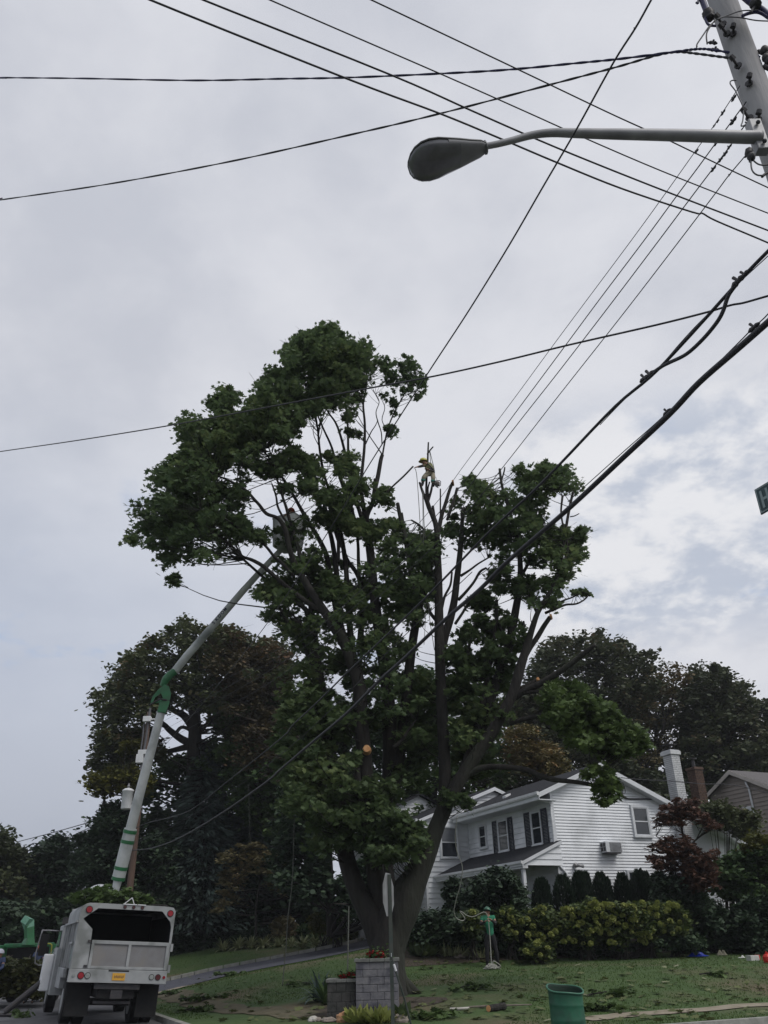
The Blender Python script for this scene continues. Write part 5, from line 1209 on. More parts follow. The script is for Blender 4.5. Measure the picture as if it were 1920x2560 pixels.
# ------------------------------------------------------------ the big street maple being taken down
c4 = lambda P: crop(300, 780, 2.074, P); c5 = lambda P: crop(900, 1050, 2.765, P); c7 = lambda P: crop(700, 1600, 2.37, P); c3b = lambda P: crop(1150, 1500, 3.016, P); c6b = lambda P: crop(200, 1500, 2.765, P)
def LB(Y, pts, conv=None, Y1=None):
    """limb: pts (x, y, width px) with depth Y (to Y1 at the tip)"""
    n = len(pts); xy = [(a, b) for a, b, _ in pts]; pts = [(a, b, w_ if w_ < 14 or w_ > 75 else w_*.9) for a, b, w_ in pts]
    if conv: xy = conv(xy)
    return [(x, y, Y+((Y1 if Y1 is not None else Y)-Y)*i/(n-1), p[2]) for i, ((x, y), p) in enumerate(zip(xy, pts))]
TB_ = gpt(985, 2480)
maple_base = (TB_[0], TB_[1], TB_[2])
limbs = [
 LB(25, [(968, 2505, 132), (968, 2480, 108), (966, 2440, 96), (966, 2400, 92), (968, 2350, 84), (972, 2300, 70), (980, 2255, 40)]),
 LB(25, [(1042, 2500, 26), (1020, 2478, 34), (1000, 2440, 36), (990, 2390, 40)]), LB(24.8, [(905, 2500, 26), (925, 2478, 34), (938, 2440, 36), (950, 2390, 40)]),
 LB(25, [(1062, 2497, 8), (1040, 2482, 22), (1010, 2455, 30)]),
 # left limb and its stem
 LB(25, [(968, 2420, 60), (952, 2350, 74), (925, 2290, 62), (894, 2228, 54), (870, 2160, 48), (856, 2090, 47), (846, 2010, 43), (832, 1930, 38), (818, 1840, 34), (808, 1760, 32), (797, 1690, 28), (786, 1610, 26), (779, 1555, 24)], Y1=25.6),
 LB(25.6, [(779, 1560, 22), (765, 1525, 13), (735, 1503, 10), (716, 1492, 9), (680, 1462, 8), (648, 1434, 7), (610, 1400, 6)]),
 LB(25.6, [(780, 1550, 20), (776, 1500, 12), (770, 1440, 9), (758, 1380, 7)]),
 # mid-left stem
 LB(25.3, [(968, 2340, 62), (950, 2260, 54), (938, 2180, 50), (926, 2080, 46), (915, 1970, 44), (910, 1880, 42), (903, 1800, 40), (899, 1720, 37), (882, 1660, 34), (862, 1610, 31), (840, 1575, 28), (815, 1535, 25), (790, 1498, 23), (769, 1465, 20), (750, 1432, 18), (735, 1405, 16), (722, 1365, 15), (715, 1330, 13), (704, 1306, 11), (690, 1293, 9), (666, 1284, 9), (648, 1262, 8), (637, 1250, 7.5), (617, 1228, 7), (590, 1210, 6), (560, 1196, 5), (530, 1185, 4)], Y1=23.6),
 LB(24.6, [(815, 1535, 18), (760, 1500, 13), (718, 1467, 11), (686, 1440, 10), (657, 1415, 10), (630, 1400, 9), (608, 1392, 7), (590, 1375, 6), (570, 1357, 5), (545, 1338, 4), (520, 1330, 3)], Y1=23.5),
 LB(24.4, [(735, 1440, 10), (705, 1408, 9), (686, 1392, 8), (665, 1366, 7), (640, 1347, 6), (613, 1332, 5.5), (585, 1312, 5), (560, 1295, 4), (530, 1283, 3), (500, 1275, 3)], Y1=23),
 LB(24.4, [(722, 1365, 12), (734, 1330, 10), (724, 1300, 9), (716, 1270, 8), (709, 1250, 7), (700, 1220, 6), (690, 1190, 5), (684, 1156, 4), (672, 1120, 3)]),
 LB(24.4, [(760, 1420, 12), (745, 1370, 10), (733, 1335, 8), (720, 1310, 7), (706, 1290, 6), (694, 1265, 6), (690, 1240, 5), (680, 1210, 4)]),
 LB(25.8, [(862, 1610, 24), (840, 1520, 18), (826, 1440, 15), (815, 1385, 13), (790, 1335, 11), (763, 1291, 10), (740, 1250, 8), (719, 1214, 7), (700, 1185, 6), (681, 1156, 5), (660, 1130, 4), (630, 1105, 3)]),
 LB(25.9, [(852, 1580, 20), (845, 1480, 16), (838, 1400, 13), (825, 1330, 11), (805, 1280, 9), (782, 1228, 8), (765, 1190, 7), (750, 1160, 6), (735, 1135, 5), (718, 1108, 4)]),
 LB(26.2, [(882, 1640, 20), (872, 1540, 16), (868, 1460, 14), (860, 1380, 12), (845, 1300, 10), (828, 1240, 8), (811, 1190, 7), (800, 1130, 6), (795, 1080, 5), (788, 1030, 4)]),
 LB(26.4, [(900, 1620, 20), (905, 1520, 14), (903, 1465, 12), (890, 1430, 11), (869, 1402, 10), (857, 1370, 9), (845, 1349, 9), (835, 1320, 7), (825, 1295, 6), (800, 1240, 5), (775, 1190, 4)]),
 LB(26, [(899, 1480, 11), (898, 1455, 10), (896, 1400, 9), (895, 1360, 8), (890, 1310, 7), (880, 1270, 6)]),
 LB(25.4, [(846, 1407, 9), (846, 1360, 9), (845, 1313, 9)]),
 LB(25.4, [(866, 1460, 6), (864, 1416, 6)]),
 # central stem
 LB(26, [(975, 2290, 58), (964, 2200, 52), (960, 2120, 46), (966, 2040, 42), (972, 1950, 40), (974, 1860, 39), (972, 1780, 38), (966, 1700, 36), (955, 1620, 33), (942, 1540, 29), (934, 1470, 26), (928, 1400, 24), (920, 1340, 22), (914, 1300, 20), (920, 1280, 15), (932, 1256, 12), (938, 1220, 12), (945, 1190, 11), (952, 1150, 10), (956, 1137, 9)]),
 LB(26, [(930, 1262, 7), (934, 1235, 7), (937, 1197, 7)]),
 LB(26, [(954, 1150, 5), (962, 1105, 4.5), (970, 1070, 4), (985, 1032, 4), (1000, 1005, 3.5), (1015, 978, 3), (1030, 950, 2.5), (1050, 930, 2)]),
 LB(26, [(955, 1110, 3), (953, 1080, 3), (945, 1055, 3), (940, 1030, 2.4), (948, 1005, 2), (940, 985, 1.6)]),
 LB(26, [(960, 1110, 2.4), (968, 1080, 2.4), (955, 1050, 2.2), (962, 1020, 2), (955, 1000, 1.6)]),
 LB(26.2, [(916, 1310, 16), (908, 1262, 11), (902, 1214, 9), (906, 1170, 8), (911, 1117, 7), (912, 1060, 6), (908, 1011, 5), (914, 980, 4), (917, 940, 3), (912, 890, 2.5)]),
 LB(26.2, [(914, 1110, 4), (928, 1080, 3), (938, 1065, 2.5), (945, 1050, 2)]),
 LB(26.6, [(912, 1320, 14), (896, 1270, 10), (880, 1225, 9), (872, 1180, 8), (862, 1130, 7), (850, 1085, 6), (838, 1055, 5), (820, 1030, 4), (808, 1005, 3)]),
 LB(27, [(905, 1300, 9), (886, 1230, 8), (872, 1150, 7), (870, 1090, 6), (868, 1040, 5), (862, 990, 4), (858, 950, 3)]),
 LB(27, [(880, 1280, 9), (862, 1230, 8), (845, 1180, 7), (830, 1120, 6), (810, 1075, 5), (795, 1040, 4), (780, 1005, 3)]),
 LB(25.5, [(936, 1267, 6), (955, 1243, 5.5), (983, 1215, 5), (1010, 1190, 5), (1033, 1166, 4.5)]),
 # stubs between the climber and the centre
 LB(25.5, [(1040, 1560, 14), (1032, 1480, 13), (1022, 1400, 12), (1010, 1330, 11), (1000, 1290, 10), (994, 1258, 9)]),
 LB(25.5, [(1012, 1330, 6), (1008, 1300, 5), (1005, 1282, 5)]),
 LB(25.8, [(1062, 1345, 5), (1060, 1325, 6), (1045, 1310, 5), (1028, 1300, 4.5)]),
 LB(26, [(985, 1980, 36), (1000, 1880, 32), (1012, 1780, 29), (1022, 1680, 27), (1034, 1590, 24), (1050, 1510, 20), (1066, 1450, 17), (1082, 1400, 14), (1090, 1370, 12)]),
 # right main limb
 LB(25, [(972, 2440, 54), (980, 2385, 66), (994, 2325, 74), (1012, 2265, 78), (1036, 2200, 72), (1068, 2127, 57), (1092, 2066, 44), (1107, 2030, 44), (1118, 1995, 46)]),
 LB(25, [(965, 2400, 40), (978, 2300, 48), (1000, 2225, 46), (1035, 2180, 40)]),
 LB(25.2, [(1104, 2040, 30), (1112, 1970, 34), (1111, 1900, 33), (1107, 1820, 32), (1103, 1740, 30), (1100, 1660, 28), (1098, 1580, 27), (1097, 1500, 23), (1096, 1440, 21), (1094, 1380, 18), (1091, 1320, 15), (1082, 1290, 13), (1073, 1270, 12), (1067, 1252, 11.5), (1060, 1238, 8), (1054, 1222, 6.5), (1049, 1206, 5.5)]),
 LB(25.2, [(1068, 1255, 8), (1066, 1232, 6.5), (1066, 1208, 6), (1067, 1180, 6), (1069, 1155, 5.5), (1070, 1130, 4.5), (1071, 1106, 4)]),
 LB(25.2, [(1069, 1256, 8), (1075, 1238, 6.5), (1079, 1222, 6), (1081, 1208, 4)]), LB(25.2, [(1068, 1136, 4), (1076, 1125, 4), (1083, 1117, 3.5)]),
 LB(25.2, [(1072, 1250, 5), (1070, 1222, 4), (1074, 1205, 4)]),
 LB(25.2, [(1090, 1315, 8), (1086, 1290, 7), (1082, 1265, 7)]),
 LB(25.5, [(1100, 1640, 26), (1112, 1590, 24), (1126, 1545, 22), (1136, 1500, 20), (1142, 1450, 18), (1147, 1410, 16), (1152, 1360, 13), (1155, 1310, 10), (1157, 1270, 8)]),
 LB(25.3, [(1094, 1340, 12), (1104, 1290, 10), (1115, 1255, 9), (1123, 1228, 8), (1131, 1207, 7.5)]), LB(25.3, [(1101, 1290, 4), (1101, 1250, 4), (1101, 1222, 3.5)]),
 LB(25.3, [(1118, 1300, 8), (1135, 1250, 8), (1143, 1220, 7)]),
 LB(25.3, [(1095, 1555, 11), (1075, 1530, 9), (1066, 1500, 8), (1060, 1470, 6)]),
 LB(25.3, [(1138, 1560, 8), (1158, 1530, 7), (1172, 1505, 6), (1190, 1490, 5), (1210, 1475, 4)]), LB(25.3, [(1146, 1500, 9), (1165, 1480, 8), (1185, 1455, 7), (1200, 1430, 7), (1216, 1420, 6)]), LB(25.3, [(1152, 1440, 8), (1175, 1425, 6), (1195, 1410, 5), (1220, 1395, 4)]),
 LB(25.3, [(1104, 1520, 9), (1112, 1490, 7), (1126, 1462, 6), (1130, 1430, 5)]),
 # right leaning limb
 LB(25, [(1108, 2025, 36), (1138, 1970, 38), (1166, 1925, 36), (1196, 1880, 35), (1225, 1838, 34), (1250, 1795, 32), (1270, 1760, 30), (1285, 1725, 28), (1295, 1690, 28), (1305, 1655, 25), (1316, 1620, 22), (1326, 1585, 18), (1334, 1560, 16), (1345, 1530, 14), (1363, 1500, 12), (1380, 1470, 10), (1395, 1435, 9), (1405, 1390, 8), (1412, 1340, 7.5), (1420, 1290, 7), (1428, 1250, 6.5), (1433, 1230, 6)], Y1=24.2),
 LB(24.8, [(1308, 1650, 16), (1325, 1620, 14), (1345, 1590, 13), (1360, 1565, 12), (1375, 1543, 11)]),
 LB(24.8, [(1345, 1535, 10), (1335, 1515, 8), (1326, 1500, 7), (1322, 1480, 5)]),
 LB(24.8, [(1363, 1533, 8), (1392, 1521, 7), (1415, 1512, 6), (1440, 1510, 5), (1460, 1500, 4), (1472, 1488, 3)]), LB(24.8, [(1380, 1520, 6), (1405, 1503, 5), (1430, 1494, 4), (1455, 1482, 3), (1475, 1485, 2)]),
 LB(24.6, [(1390, 1450, 7), (1412, 1400, 6), (1418, 1360, 6), (1403, 1290, 5), (1406, 1240, 6)]), LB(24.6, [(1412, 1350, 4), (1430, 1345, 3.5), (1445, 1335, 3)]), LB(24.6, [(1425, 1292, 3), (1436, 1290, 3), (1448, 1284, 2.5)]),
 LB(25.4, [(1180, 1905, 26), (1200, 1840, 26), (1219, 1775, 26), (1238, 1715, 26), (1256, 1665, 26), (1271, 1620, 25), (1281, 1570, 24), (1290, 1520, 21), (1300, 1460, 18), (1300, 1400, 14), (1292, 1340, 11), (1280, 1300, 9), (1268, 1260, 8), (1255, 1215, 7), (1249, 1172, 6)]),
 LB(25.4, [(1254, 1200, 4), (1260, 1180, 4), (1262, 1168, 3.5)]), LB(25.4, [(1282, 1330, 8), (1300, 1300, 6), (1325, 1260, 5), (1340, 1210, 4)]), LB(25.4, [(1298, 1450, 10), (1320, 1410, 8), (1345, 1360, 6), (1360, 1300, 4)]),
 LB(25.2, [(1240, 1660, 10), (1235, 1600, 9), (1240, 1560, 9), (1242, 1500, 8)]), LB(25.2, [(1168, 1640, 9), (1180, 1580, 7), (1186, 1560, 6), (1184, 1535, 5)]), LB(25.2, [(1188, 1555, 6), (1205, 1540, 5), (1225, 1520, 4)]),
 LB(25, [(1310, 1610, 8), (1310, 1580, 7), (1309, 1553, 6)]), LB(25.2, [(1262, 1590, 12), (1240, 1540, 8), (1241, 1500, 7)]),
 LB(25.3, [(1150, 1950, 30), (1170, 1890, 22), (1190, 1820, 16), (1210, 1740, 13), (1222, 1680, 10), (1232, 1620, 8)]),
 LB(24.9, [(1278, 1750, 18), (1310, 1728, 19), (1349, 1710, 19), (1380, 1692, 18), (1410, 1672, 16), (1440, 1650, 13), (1465, 1630, 13), (1488, 1612, 8)], Y1=23.4),
 LB(24.9, [(1285, 1738, 14), (1310, 1732, 12), (1356, 1728, 10), (1385, 1720, 9), (1412, 1716, 8)], Y1=24), LB(24.9, [(1300, 1725, 12), (1322, 1712, 11), (1344, 1699, 10)]),
 LB(25, [(1275, 1810, 14), (1310, 1798, 13), (1340, 1792, 12), (1375, 1786, 10), (1410, 1795, 8), (1440, 1820, 7), (1470, 1850, 6), (1500, 1890, 5), (1530, 1925, 3)], Y1=23.6),
 LB(25, [(1150, 1950, 18), (1190, 1925, 17), (1226, 1917, 16), (1283, 1919, 15), (1320, 1926, 15), (1345, 1937, 14), (1375, 1947, 13), (1399, 1951, 12), (1430, 1954, 11), (1465, 1959, 10), (1490, 1965, 10), (1508, 1972, 8), (1525, 1980, 5)], Y1=22.8),
 LB(24.6, [(905, 2030, 22), (896, 1960, 18), (893, 1920, 16)]),
 LB(25, [(985, 1870, 14), (1005, 1850, 9), (1025, 1820, 6), (1040, 1800, 4)]),
 LB(25.6, [(800, 1700, 16), (770, 1640, 11), (745, 1585, 10), (722, 1560, 9), (705, 1530, 8), (690, 1505, 7), (672, 1480, 5)]),
 LB(25.6, [(783, 1575, 10), (770, 1585, 8), (745, 1560, 6), (725, 1543, 5)]), LB(24.8, [(790, 1590, 9), (765, 1570, 7), (740, 1545, 6), (728, 1535, 5)]),
]
R_ = []   # regions: outline, Y, spread, clumps, radius, leaves per clump, gap threshold
topL = c4([(30, 1180), (70, 1100), (60, 970), (140, 960), (130, 900), (200, 850), (270, 820), (200, 770), (250, 720), (330, 730), (290, 600), (300, 520), (360, 510), (430, 540), (500, 560), (440, 480), (500, 470), (520, 400), (560, 380), (630, 460), (640, 500), (680, 460), (720, 370), (770, 280), (840, 270), (870, 140), (960, 100), (1020, 110), (1070, 50), (1120, 60), (1180, 120), (1210, 140), (1240, 130), (1300, 180), (1330, 270), (1280, 360), (1240, 440), (1180, 520), (1060, 500), (960, 560), (930, 640), (860, 700), (740, 720), (640, 760), (520, 830), (440, 880), (640, 900), (660, 1000), (640, 1080), (560, 1150), (580, 1240), (500, 1300), (400, 1290), (330, 1290), (250, 1330), (180, 1300), (200, 1230), (80, 1220)])
dense = c4([(210, 760), (330, 740), (300, 540), (430, 560), (660, 520), (740, 350), (870, 270), (880, 130), (1070, 60), (1180, 130), (1290, 200), (1260, 360), (1160, 500), (1020, 480), (940, 580), (860, 680), (720, 720), (620, 760), (480, 850), (560, 920), (500, 1100), (300, 1200), (120, 1130), (170, 900)])
R_.append((topL, 24.9, 1.8, 520, .40, 34, .27))
R_.append((dense, 25.6, 2.4, 330, .55, 44, .0))
R_.append((c4([(1110, 45), (1060, 60), (1070, 120), (1130, 110)]), 25, .4, 5, .3, 26, 0))
R_.append((c4([(500, 390), (560, 370), (630, 450), (600, 520), (540, 540), (440, 480)]), 24.6, .6, 18, .36, 40, 0))
R_.append((c4([(250, 1370), (300, 1350), (310, 1400), (270, 1440)]), 23.8, .2, 5, .26, 22, 0))
R_.append((c4([(1340, 260), (1360, 190), (1420, 240), (1500, 200), (1560, 290), (1640, 280), (1600, 350), (1600, 430), (1550, 470), (1480, 420), (1400, 400), (1340, 340)]), 26, .6, 70, .26, 13, .33))
R_.append((c4([(1340, 400), (1430, 430), (1440, 560), (1400, 500)]), 26, .3, 7, .26, 16, 0)); R_.append((c4([(1380, 570), (1440, 590), (1410, 660), (1375, 610)]), 26, .3, 6, .26, 20, 0))
R_.append((c4([(1140, 380), (1290, 360), (1280, 460), (1200, 560), (1280, 600), (1230, 650), (1160, 640)]), 26, .6, 22, .32, 22, .3))
R_.append((c4([(640, 760), (900, 700), (1000, 720), (1240, 720), (1300, 900), (1260, 1060), (1150, 1090), (1000, 1060), (960, 950), (850, 930), (680, 980), (600, 860)]), 25.6, 1.6, 240, .34, 22, .47))
R_.append((c4([(1200, 830), (1300, 880), (1290, 960), (1200, 960)]), 25.6, .5, 12, .34, 30, 0))
R_.append((c4([(1330, 920), (1380, 910), (1415, 980), (1350, 1010), (1320, 970)]), 25.6, .3, 10, .3, 34, 0))
R_.append((c4([(560, 1040), (660, 1050), (760, 1100), (800, 1180), (640, 1240), (560, 1200)]), 24, .8, 30, .34, 30, .42))
R_.append((c4([(1150, 1080), (1400, 1060), (1400, 1160), (1300, 1200), (1180, 1160)]), 25.6, .7, 26, .4, 36, .2))
R_.append((c4([(880, 1040), (1150, 990), (1220, 1100), (1100, 1120), (960, 1080)]), 25.4, .8, 26, .42, 36, .2))
# middle of the tree
mid_ = [(640, 1480), (660, 1440), (720, 1410), (770, 1380), (830, 1370), (880, 1420), (900, 1470), (930, 1300), (980, 1290), (1020, 1320), (1080, 1300), (1100, 1370), (1080, 1450), (1065, 1520), (1040, 1580), (1035, 1650), (1080, 1660), (1080, 1800), (1060, 1860), (1000, 1880), (985, 1830), (900, 1850), (780, 1850), (730, 1800), (720, 1700), (735, 1600), (690, 1560), (650, 1530)]
R_.append((mid_, 26.0, 1.9, 640, .38, 32, .40))
R_.append((c4([(700, 1400), (840, 1280), (920, 1250), (1000, 1300), (1240, 1420), (1640, 1300), (1640, 1490), (690, 1490)]), 26.4, 1.4, 100, .42, 36, .36))
R_.append(([(1180, 1480), (1185, 1500), (1165, 1540), (1210, 1530), (1260, 1470), (1240, 1520), (1330, 1560), (1325, 1600), (1290, 1640), (1290, 1700), (1280, 1790), (1240, 1850), (1180, 1900), (1130, 1930), (1125, 1800), (1115, 1700), (1100, 1640), (1150, 1590), (1145, 1560)], 25.9, 1.2, 260, .36, 32, .34))
R_.append((c5([(700, 420), (780, 360), (880, 370), (940, 430), (1040, 440), (1100, 350), (1240, 280), (1330, 300), (1400, 310), (1470, 310), (1480, 400), (1530, 430), (1500, 500), (1400, 560), (1400, 650), (1450, 720), (1560, 760), (1550, 850), (1530, 980), (1460, 1000), (1470, 1120), (1380, 1150), (1370, 1300), (1250, 1330), (1170, 1280), (1100, 1200), (1000, 1180), (960, 1240), (900, 1210), (880, 1060), (950, 1000), (900, 880), (800, 900), (700, 880), (600, 850), (560, 760), (600, 600), (650, 520)]), 25.8, 1.8, 400, .36, 30, .36))
R_.append((c5([(1060, 320), (1130, 290), (1150, 340), (1080, 380)]), 25, .4, 7, .26, 14, 0)); R_.append((c5([(1470, 700), (1570, 750), (1560, 850), (1500, 820)]), 24.8, .4, 10, .3, 24, 0)); R_.append((c5([(1450, 1170), (1600, 1150), (1620, 1210), (1540, 1220), (1470, 1200)]), 24.8, .4, 12, .18, 8, 0))
R_.append((c5([(860, 1170), (950, 1240), (900, 1320), (760, 1300), (700, 1330), (780, 1230)]), 25.3, .4, 26, .3, 22, .3))
R_.append(([(690, 1275), (740, 1290), (780, 1300), (790, 1380), (740, 1420), (690, 1400), (680, 1330)], 24.6, .3, 26, .28, 18, .35))
R_.append(([(710, 1690), (800, 1720), (840, 1860), (900, 1900), (760, 1930), (690, 1960), (680, 1850)], 25, 1.4, 110, .34, 28, .3))
# lower left hanging foliage
R_.append(([(720, 1880), (790, 1850), (900, 1880), (900, 1950), (960, 1930), (1000, 1900), (1010, 1990), (1000, 2050), (1000, 2110), (960, 2150), (880, 2120), (800, 2130), (745, 2080), (700, 2000)], 24.9, 2.0, 270, .33, 26, .42))
R_.append(([(700, 1980), (740, 1920), (800, 1930), (860, 2000), (950, 2000), (960, 2090), (880, 2120), (790, 2110), (735, 2070)], 24.4, 1.4, 55, .3, 24, .3))
R_.append(([(930, 2060), (1000, 2030), (1060, 2060), (1072, 2110), (1020, 2145), (965, 2160), (920, 2130)], 23.8, .6, 66, .36, 46, .2))
R_.append(([(985, 1760), (1095, 1700), (1095, 1950), (1060, 1990), (1000, 1960)], 26.6, .8, 66, .42, 36, .3))
R_.append(([(1110, 1960), (1180, 1990), (1190, 2030), (1160, 2020), (1100, 2010)], 24.6, .4, 14, .3, 26, 0)); R_.append(([(1140, 1880), (1230, 1860), (1240, 1930), (1180, 1960)], 26, .5, 20, .34, 26, 0))
H_ = c3b([(740, 740), (900, 700), (1050, 760), (1200, 860), (1300, 960), (1420, 1030), (1410, 1100), (1330, 1130), (1240, 1170), (1130, 1170), (1000, 1110), (900, 1100), (750, 950), (660, 860), (640, 700), (700, 640), (780, 700)])
RH = [(H_, 24, 1.2, 330, .38, 36, .12), (c3b([(640, 640), (720, 610), (790, 700), (740, 750), (650, 700)]), 24.4, .5, 20, .34, 34, 0), (c3b([(780, 650), (860, 600), (930, 680), (880, 760), (790, 740)]), 24, .5, 22, .34, 34, 0),
 (c3b([(900, 1260), (1080, 1240), (1200, 1350), (1180, 1500), (1060, 1560), (990, 1480), (960, 1400), (880, 1350)]), 22.9, .4, 56, .2, 14, .3)]
maple = thing('maple_tree', 'huge green maple with pruned stubs, a worker and a bucket in its crown', 'tree', maple_base)
CL = []; LP = []
for i, (poly, Y, sp, n, r, per, gap) in enumerate(R_):
    c = clumps(poly, Y, sp, n, r, gap, gs=.022, seed=i+5); CL += c; LP.append(clump_leaves(c, per, hollow=.1))
leaf_mesh('crown', np.concatenate(LP), .15, 'maple', M['maple'], maple, up=.35)
CH = []; LH = []
for i, (poly, Y, sp, n, r, per, gap) in enumerate(RH):
    c = clumps(poly, Y, sp, n, r, gap, seed=i+55); CH += c; LH.append(clump_leaves(c, per, hollow=.1))
leaf_mesh('crown', np.concatenate(LH), .15, 'maple', M['maple_h'], maple, up=.35, label='bright green hanging part of the crown over the house')
wood('trunk', limbs, maple, M['bark'], CL+CH, sides=12, tw_r=.010)
def cutface(x, y, Y, wpx, hpx, nm='cut_face'):
    c = at(x, y, Y); q = MB(); v = EYE-c; v[2] *= .25; v /= np.linalg.norm(v); r_ = wpx*depth(c)/F0/2; q.disc(c+v*.14, v, r_, .05, 16); q.tube([c+v*.11, c-v*.25], [r_*1.05, r_*1.4], 14)
    q.build(nm, M['cutwood'], maple)
cutface(917, 1873, 24.4, 17, 20); cutface(1345, 1699, 24.7, 7, 8); cutface(1377, 1541, 24.7, 6, 6); cutface(1132, 1206, 25.2, 5, 5)

# ------------------------------------------------------------ trees behind on the left
G = 'trees standing behind the house and driveway'
def gb(x, Y):
    p = at(x, 2300, Y); return (p[0], p[1], gz(p))
oakpoly = c6b([(80, 650), (200, 560), (210, 450), (270, 350), (420, 330), (430, 260), (600, 210), (640, 110), (740, 100), (860, 160), (900, 180), (1000, 160), (1140, 190), (1180, 260), (1350, 250), (1480, 330), (1480, 500), (1400, 650), (1100, 700), (980, 800), (800, 760), (600, 760), (450, 830), (350, 900), (200, 960), (80, 960), (130, 850), (80, 750)])
b = gb(500, 58)
def OL(pts, Y=58, Y1=None): return LB(Y, pts, c6b, Y1)
tree_from('oak_tree', 'wide spreading dark oak with sky showing through, behind the raised boom', 'tree', b, [
 (oakpoly, 58, 4.5, 620, .9, 46, .22), (c6b([(40, 1180), (90, 1040), (100, 900), (300, 900), (450, 850), (560, 960), (600, 1080), (420, 1160), (200, 1200)]), 57, 2, 150, .8, 44, .3), (c6b([(900, 650), (1150, 700), (1150, 900), (1000, 960), (880, 860)]), 57, 2, 60, .8, 40, .2), (c6b([(90, 880), (230, 960), (230, 1040), (130, 1060), (90, 960)]), 57, 1.5, 10, .6, 20, 0)],
 [OL([(810, 2000, 50), (800, 1500, 46), (790, 1100, 42), (795, 900, 36), (790, 780, 30), (760, 680, 24), (720, 600, 16), (700, 500, 10), (690, 400, 6)]), OL([(795, 900, 26), (720, 800, 20), (640, 760, 12), (560, 700, 8), (450, 650, 5)]), OL([(785, 1000, 22), (700, 960, 20), (620, 900, 16), (580, 860, 12), (500, 800, 6)]),
  OL([(790, 800, 20), (860, 700, 14), (950, 600, 10), (1050, 500, 6)]), OL([(790, 760, 16), (800, 600, 12), (830, 450, 8), (860, 300, 5)]), OL([(650, 940, 10), (700, 880, 9), (760, 900, 9), (790, 950, 12)]), OL([(800, 1000, 22), (640, 1040, 14), (540, 1060, 10), (400, 1100, 6)]), OL([(800, 950, 14), (880, 850, 9), (900, 760, 6)]), OL([(810, 900, 12), (1000, 780, 8), (1100, 650, 5)])],
 M['oak'], M['bark_dark'], .26, 'clump', G, twr=.03, seed=2)
tree_from('oak_tree', 'brown tinged oak with grey bare limbs right of the boom', 'tree', gb(660, 56), [
 (c6b([(880, 300), (1000, 180), (1130, 200), (1180, 300), (1340, 260), (1480, 350), (1480, 560), (1380, 800), (1250, 900), (1100, 850), (1000, 760), (900, 600)]), 55, 3, 340, .8, 40, .25), (c6b([(1100, 750), (1400, 700), (1500, 1000), (1400, 1200), (1200, 1200), (1000, 1100)]), 55, 3, 110, .9, 44, .25)],
 [LB(54.5, [(1600, 1900, 40), (1560, 1300, 34), (1520, 900, 30), (1400, 700, 24), (1300, 610, 18), (1180, 480, 14), (1130, 420, 9)], c6b), LB(54.5, [(1400, 680, 20), (1340, 560, 14), (1260, 460, 9), (1230, 420, 6)], c6b), LB(54.5, [(1500, 850, 16), (1440, 600, 10), (1400, 450, 6)], c6b)],
 M['oakred'], M['deadwood'], .24, 'clump', G, twr=.03, seed=3)
tree_from('tree', 'yellow green tree low behind the transformer pole', 'tree', gb(300, 54), [(c6b([(40, 1230), (100, 1180), (380, 1140), (500, 1230), (500, 1320), (340, 1360), (180, 1350), (60, 1320)]), 53.5, 1.5, 80, .7, 50, 0), (c6b([(270, 1000), (400, 930), (440, 1040), (300, 1060)]), 53, 1, 12, .6, 30, 0)],
 [LB(53.5, [(330, 2100, 16), (330, 1700, 14), (320, 1400, 10), (300, 1250, 6)], c6b)], M['yellowgreen'], M['bark_dark'], .24, 'clump', G, twr=.02, seed=4)
tree_from('hemlock_tree', 'dark evergreen rising at the left of the woods beside the pole', 'tree', gb(250, 56), [(c6b([(190, 1400), (330, 1370), (420, 1500), (420, 1900), (-40, 1930), (-30, 1600), (60, 1620), (110, 1480)]), 55.5, 2, 170, .9, 70, 0), ([(185, 2070), (210, 2045), (350, 2040), (450, 2100), (450, 2290), (190, 2290)], 54, 2, 130, .9, 70, 0)],
 [LB(55.5, [(240, 2350, 22), (250, 2100, 16), (262, 1990, 6)])], M['evergreen'], M['bark_dark'], .24, 'clump', G, twr=.02, seed=5)
tree_from('tree', 'deep green woodland tree filling the view between the spruces', 'tree', gb(520, 64), [
 ([(300, 2000), (380, 1930), (470, 1860), (560, 1830), (640, 1820), (730, 1780), (800, 1880), (810, 2250), (300, 2280)], 62, 3, 620, 1.15, 56, .05)],
 [LB(62, [(560, 2380, 26), (560, 2100, 20), (560, 1900, 8)])], M['midgreen'], M['bark_dark'], .32, 'clump', G, twr=.03, seed=41)
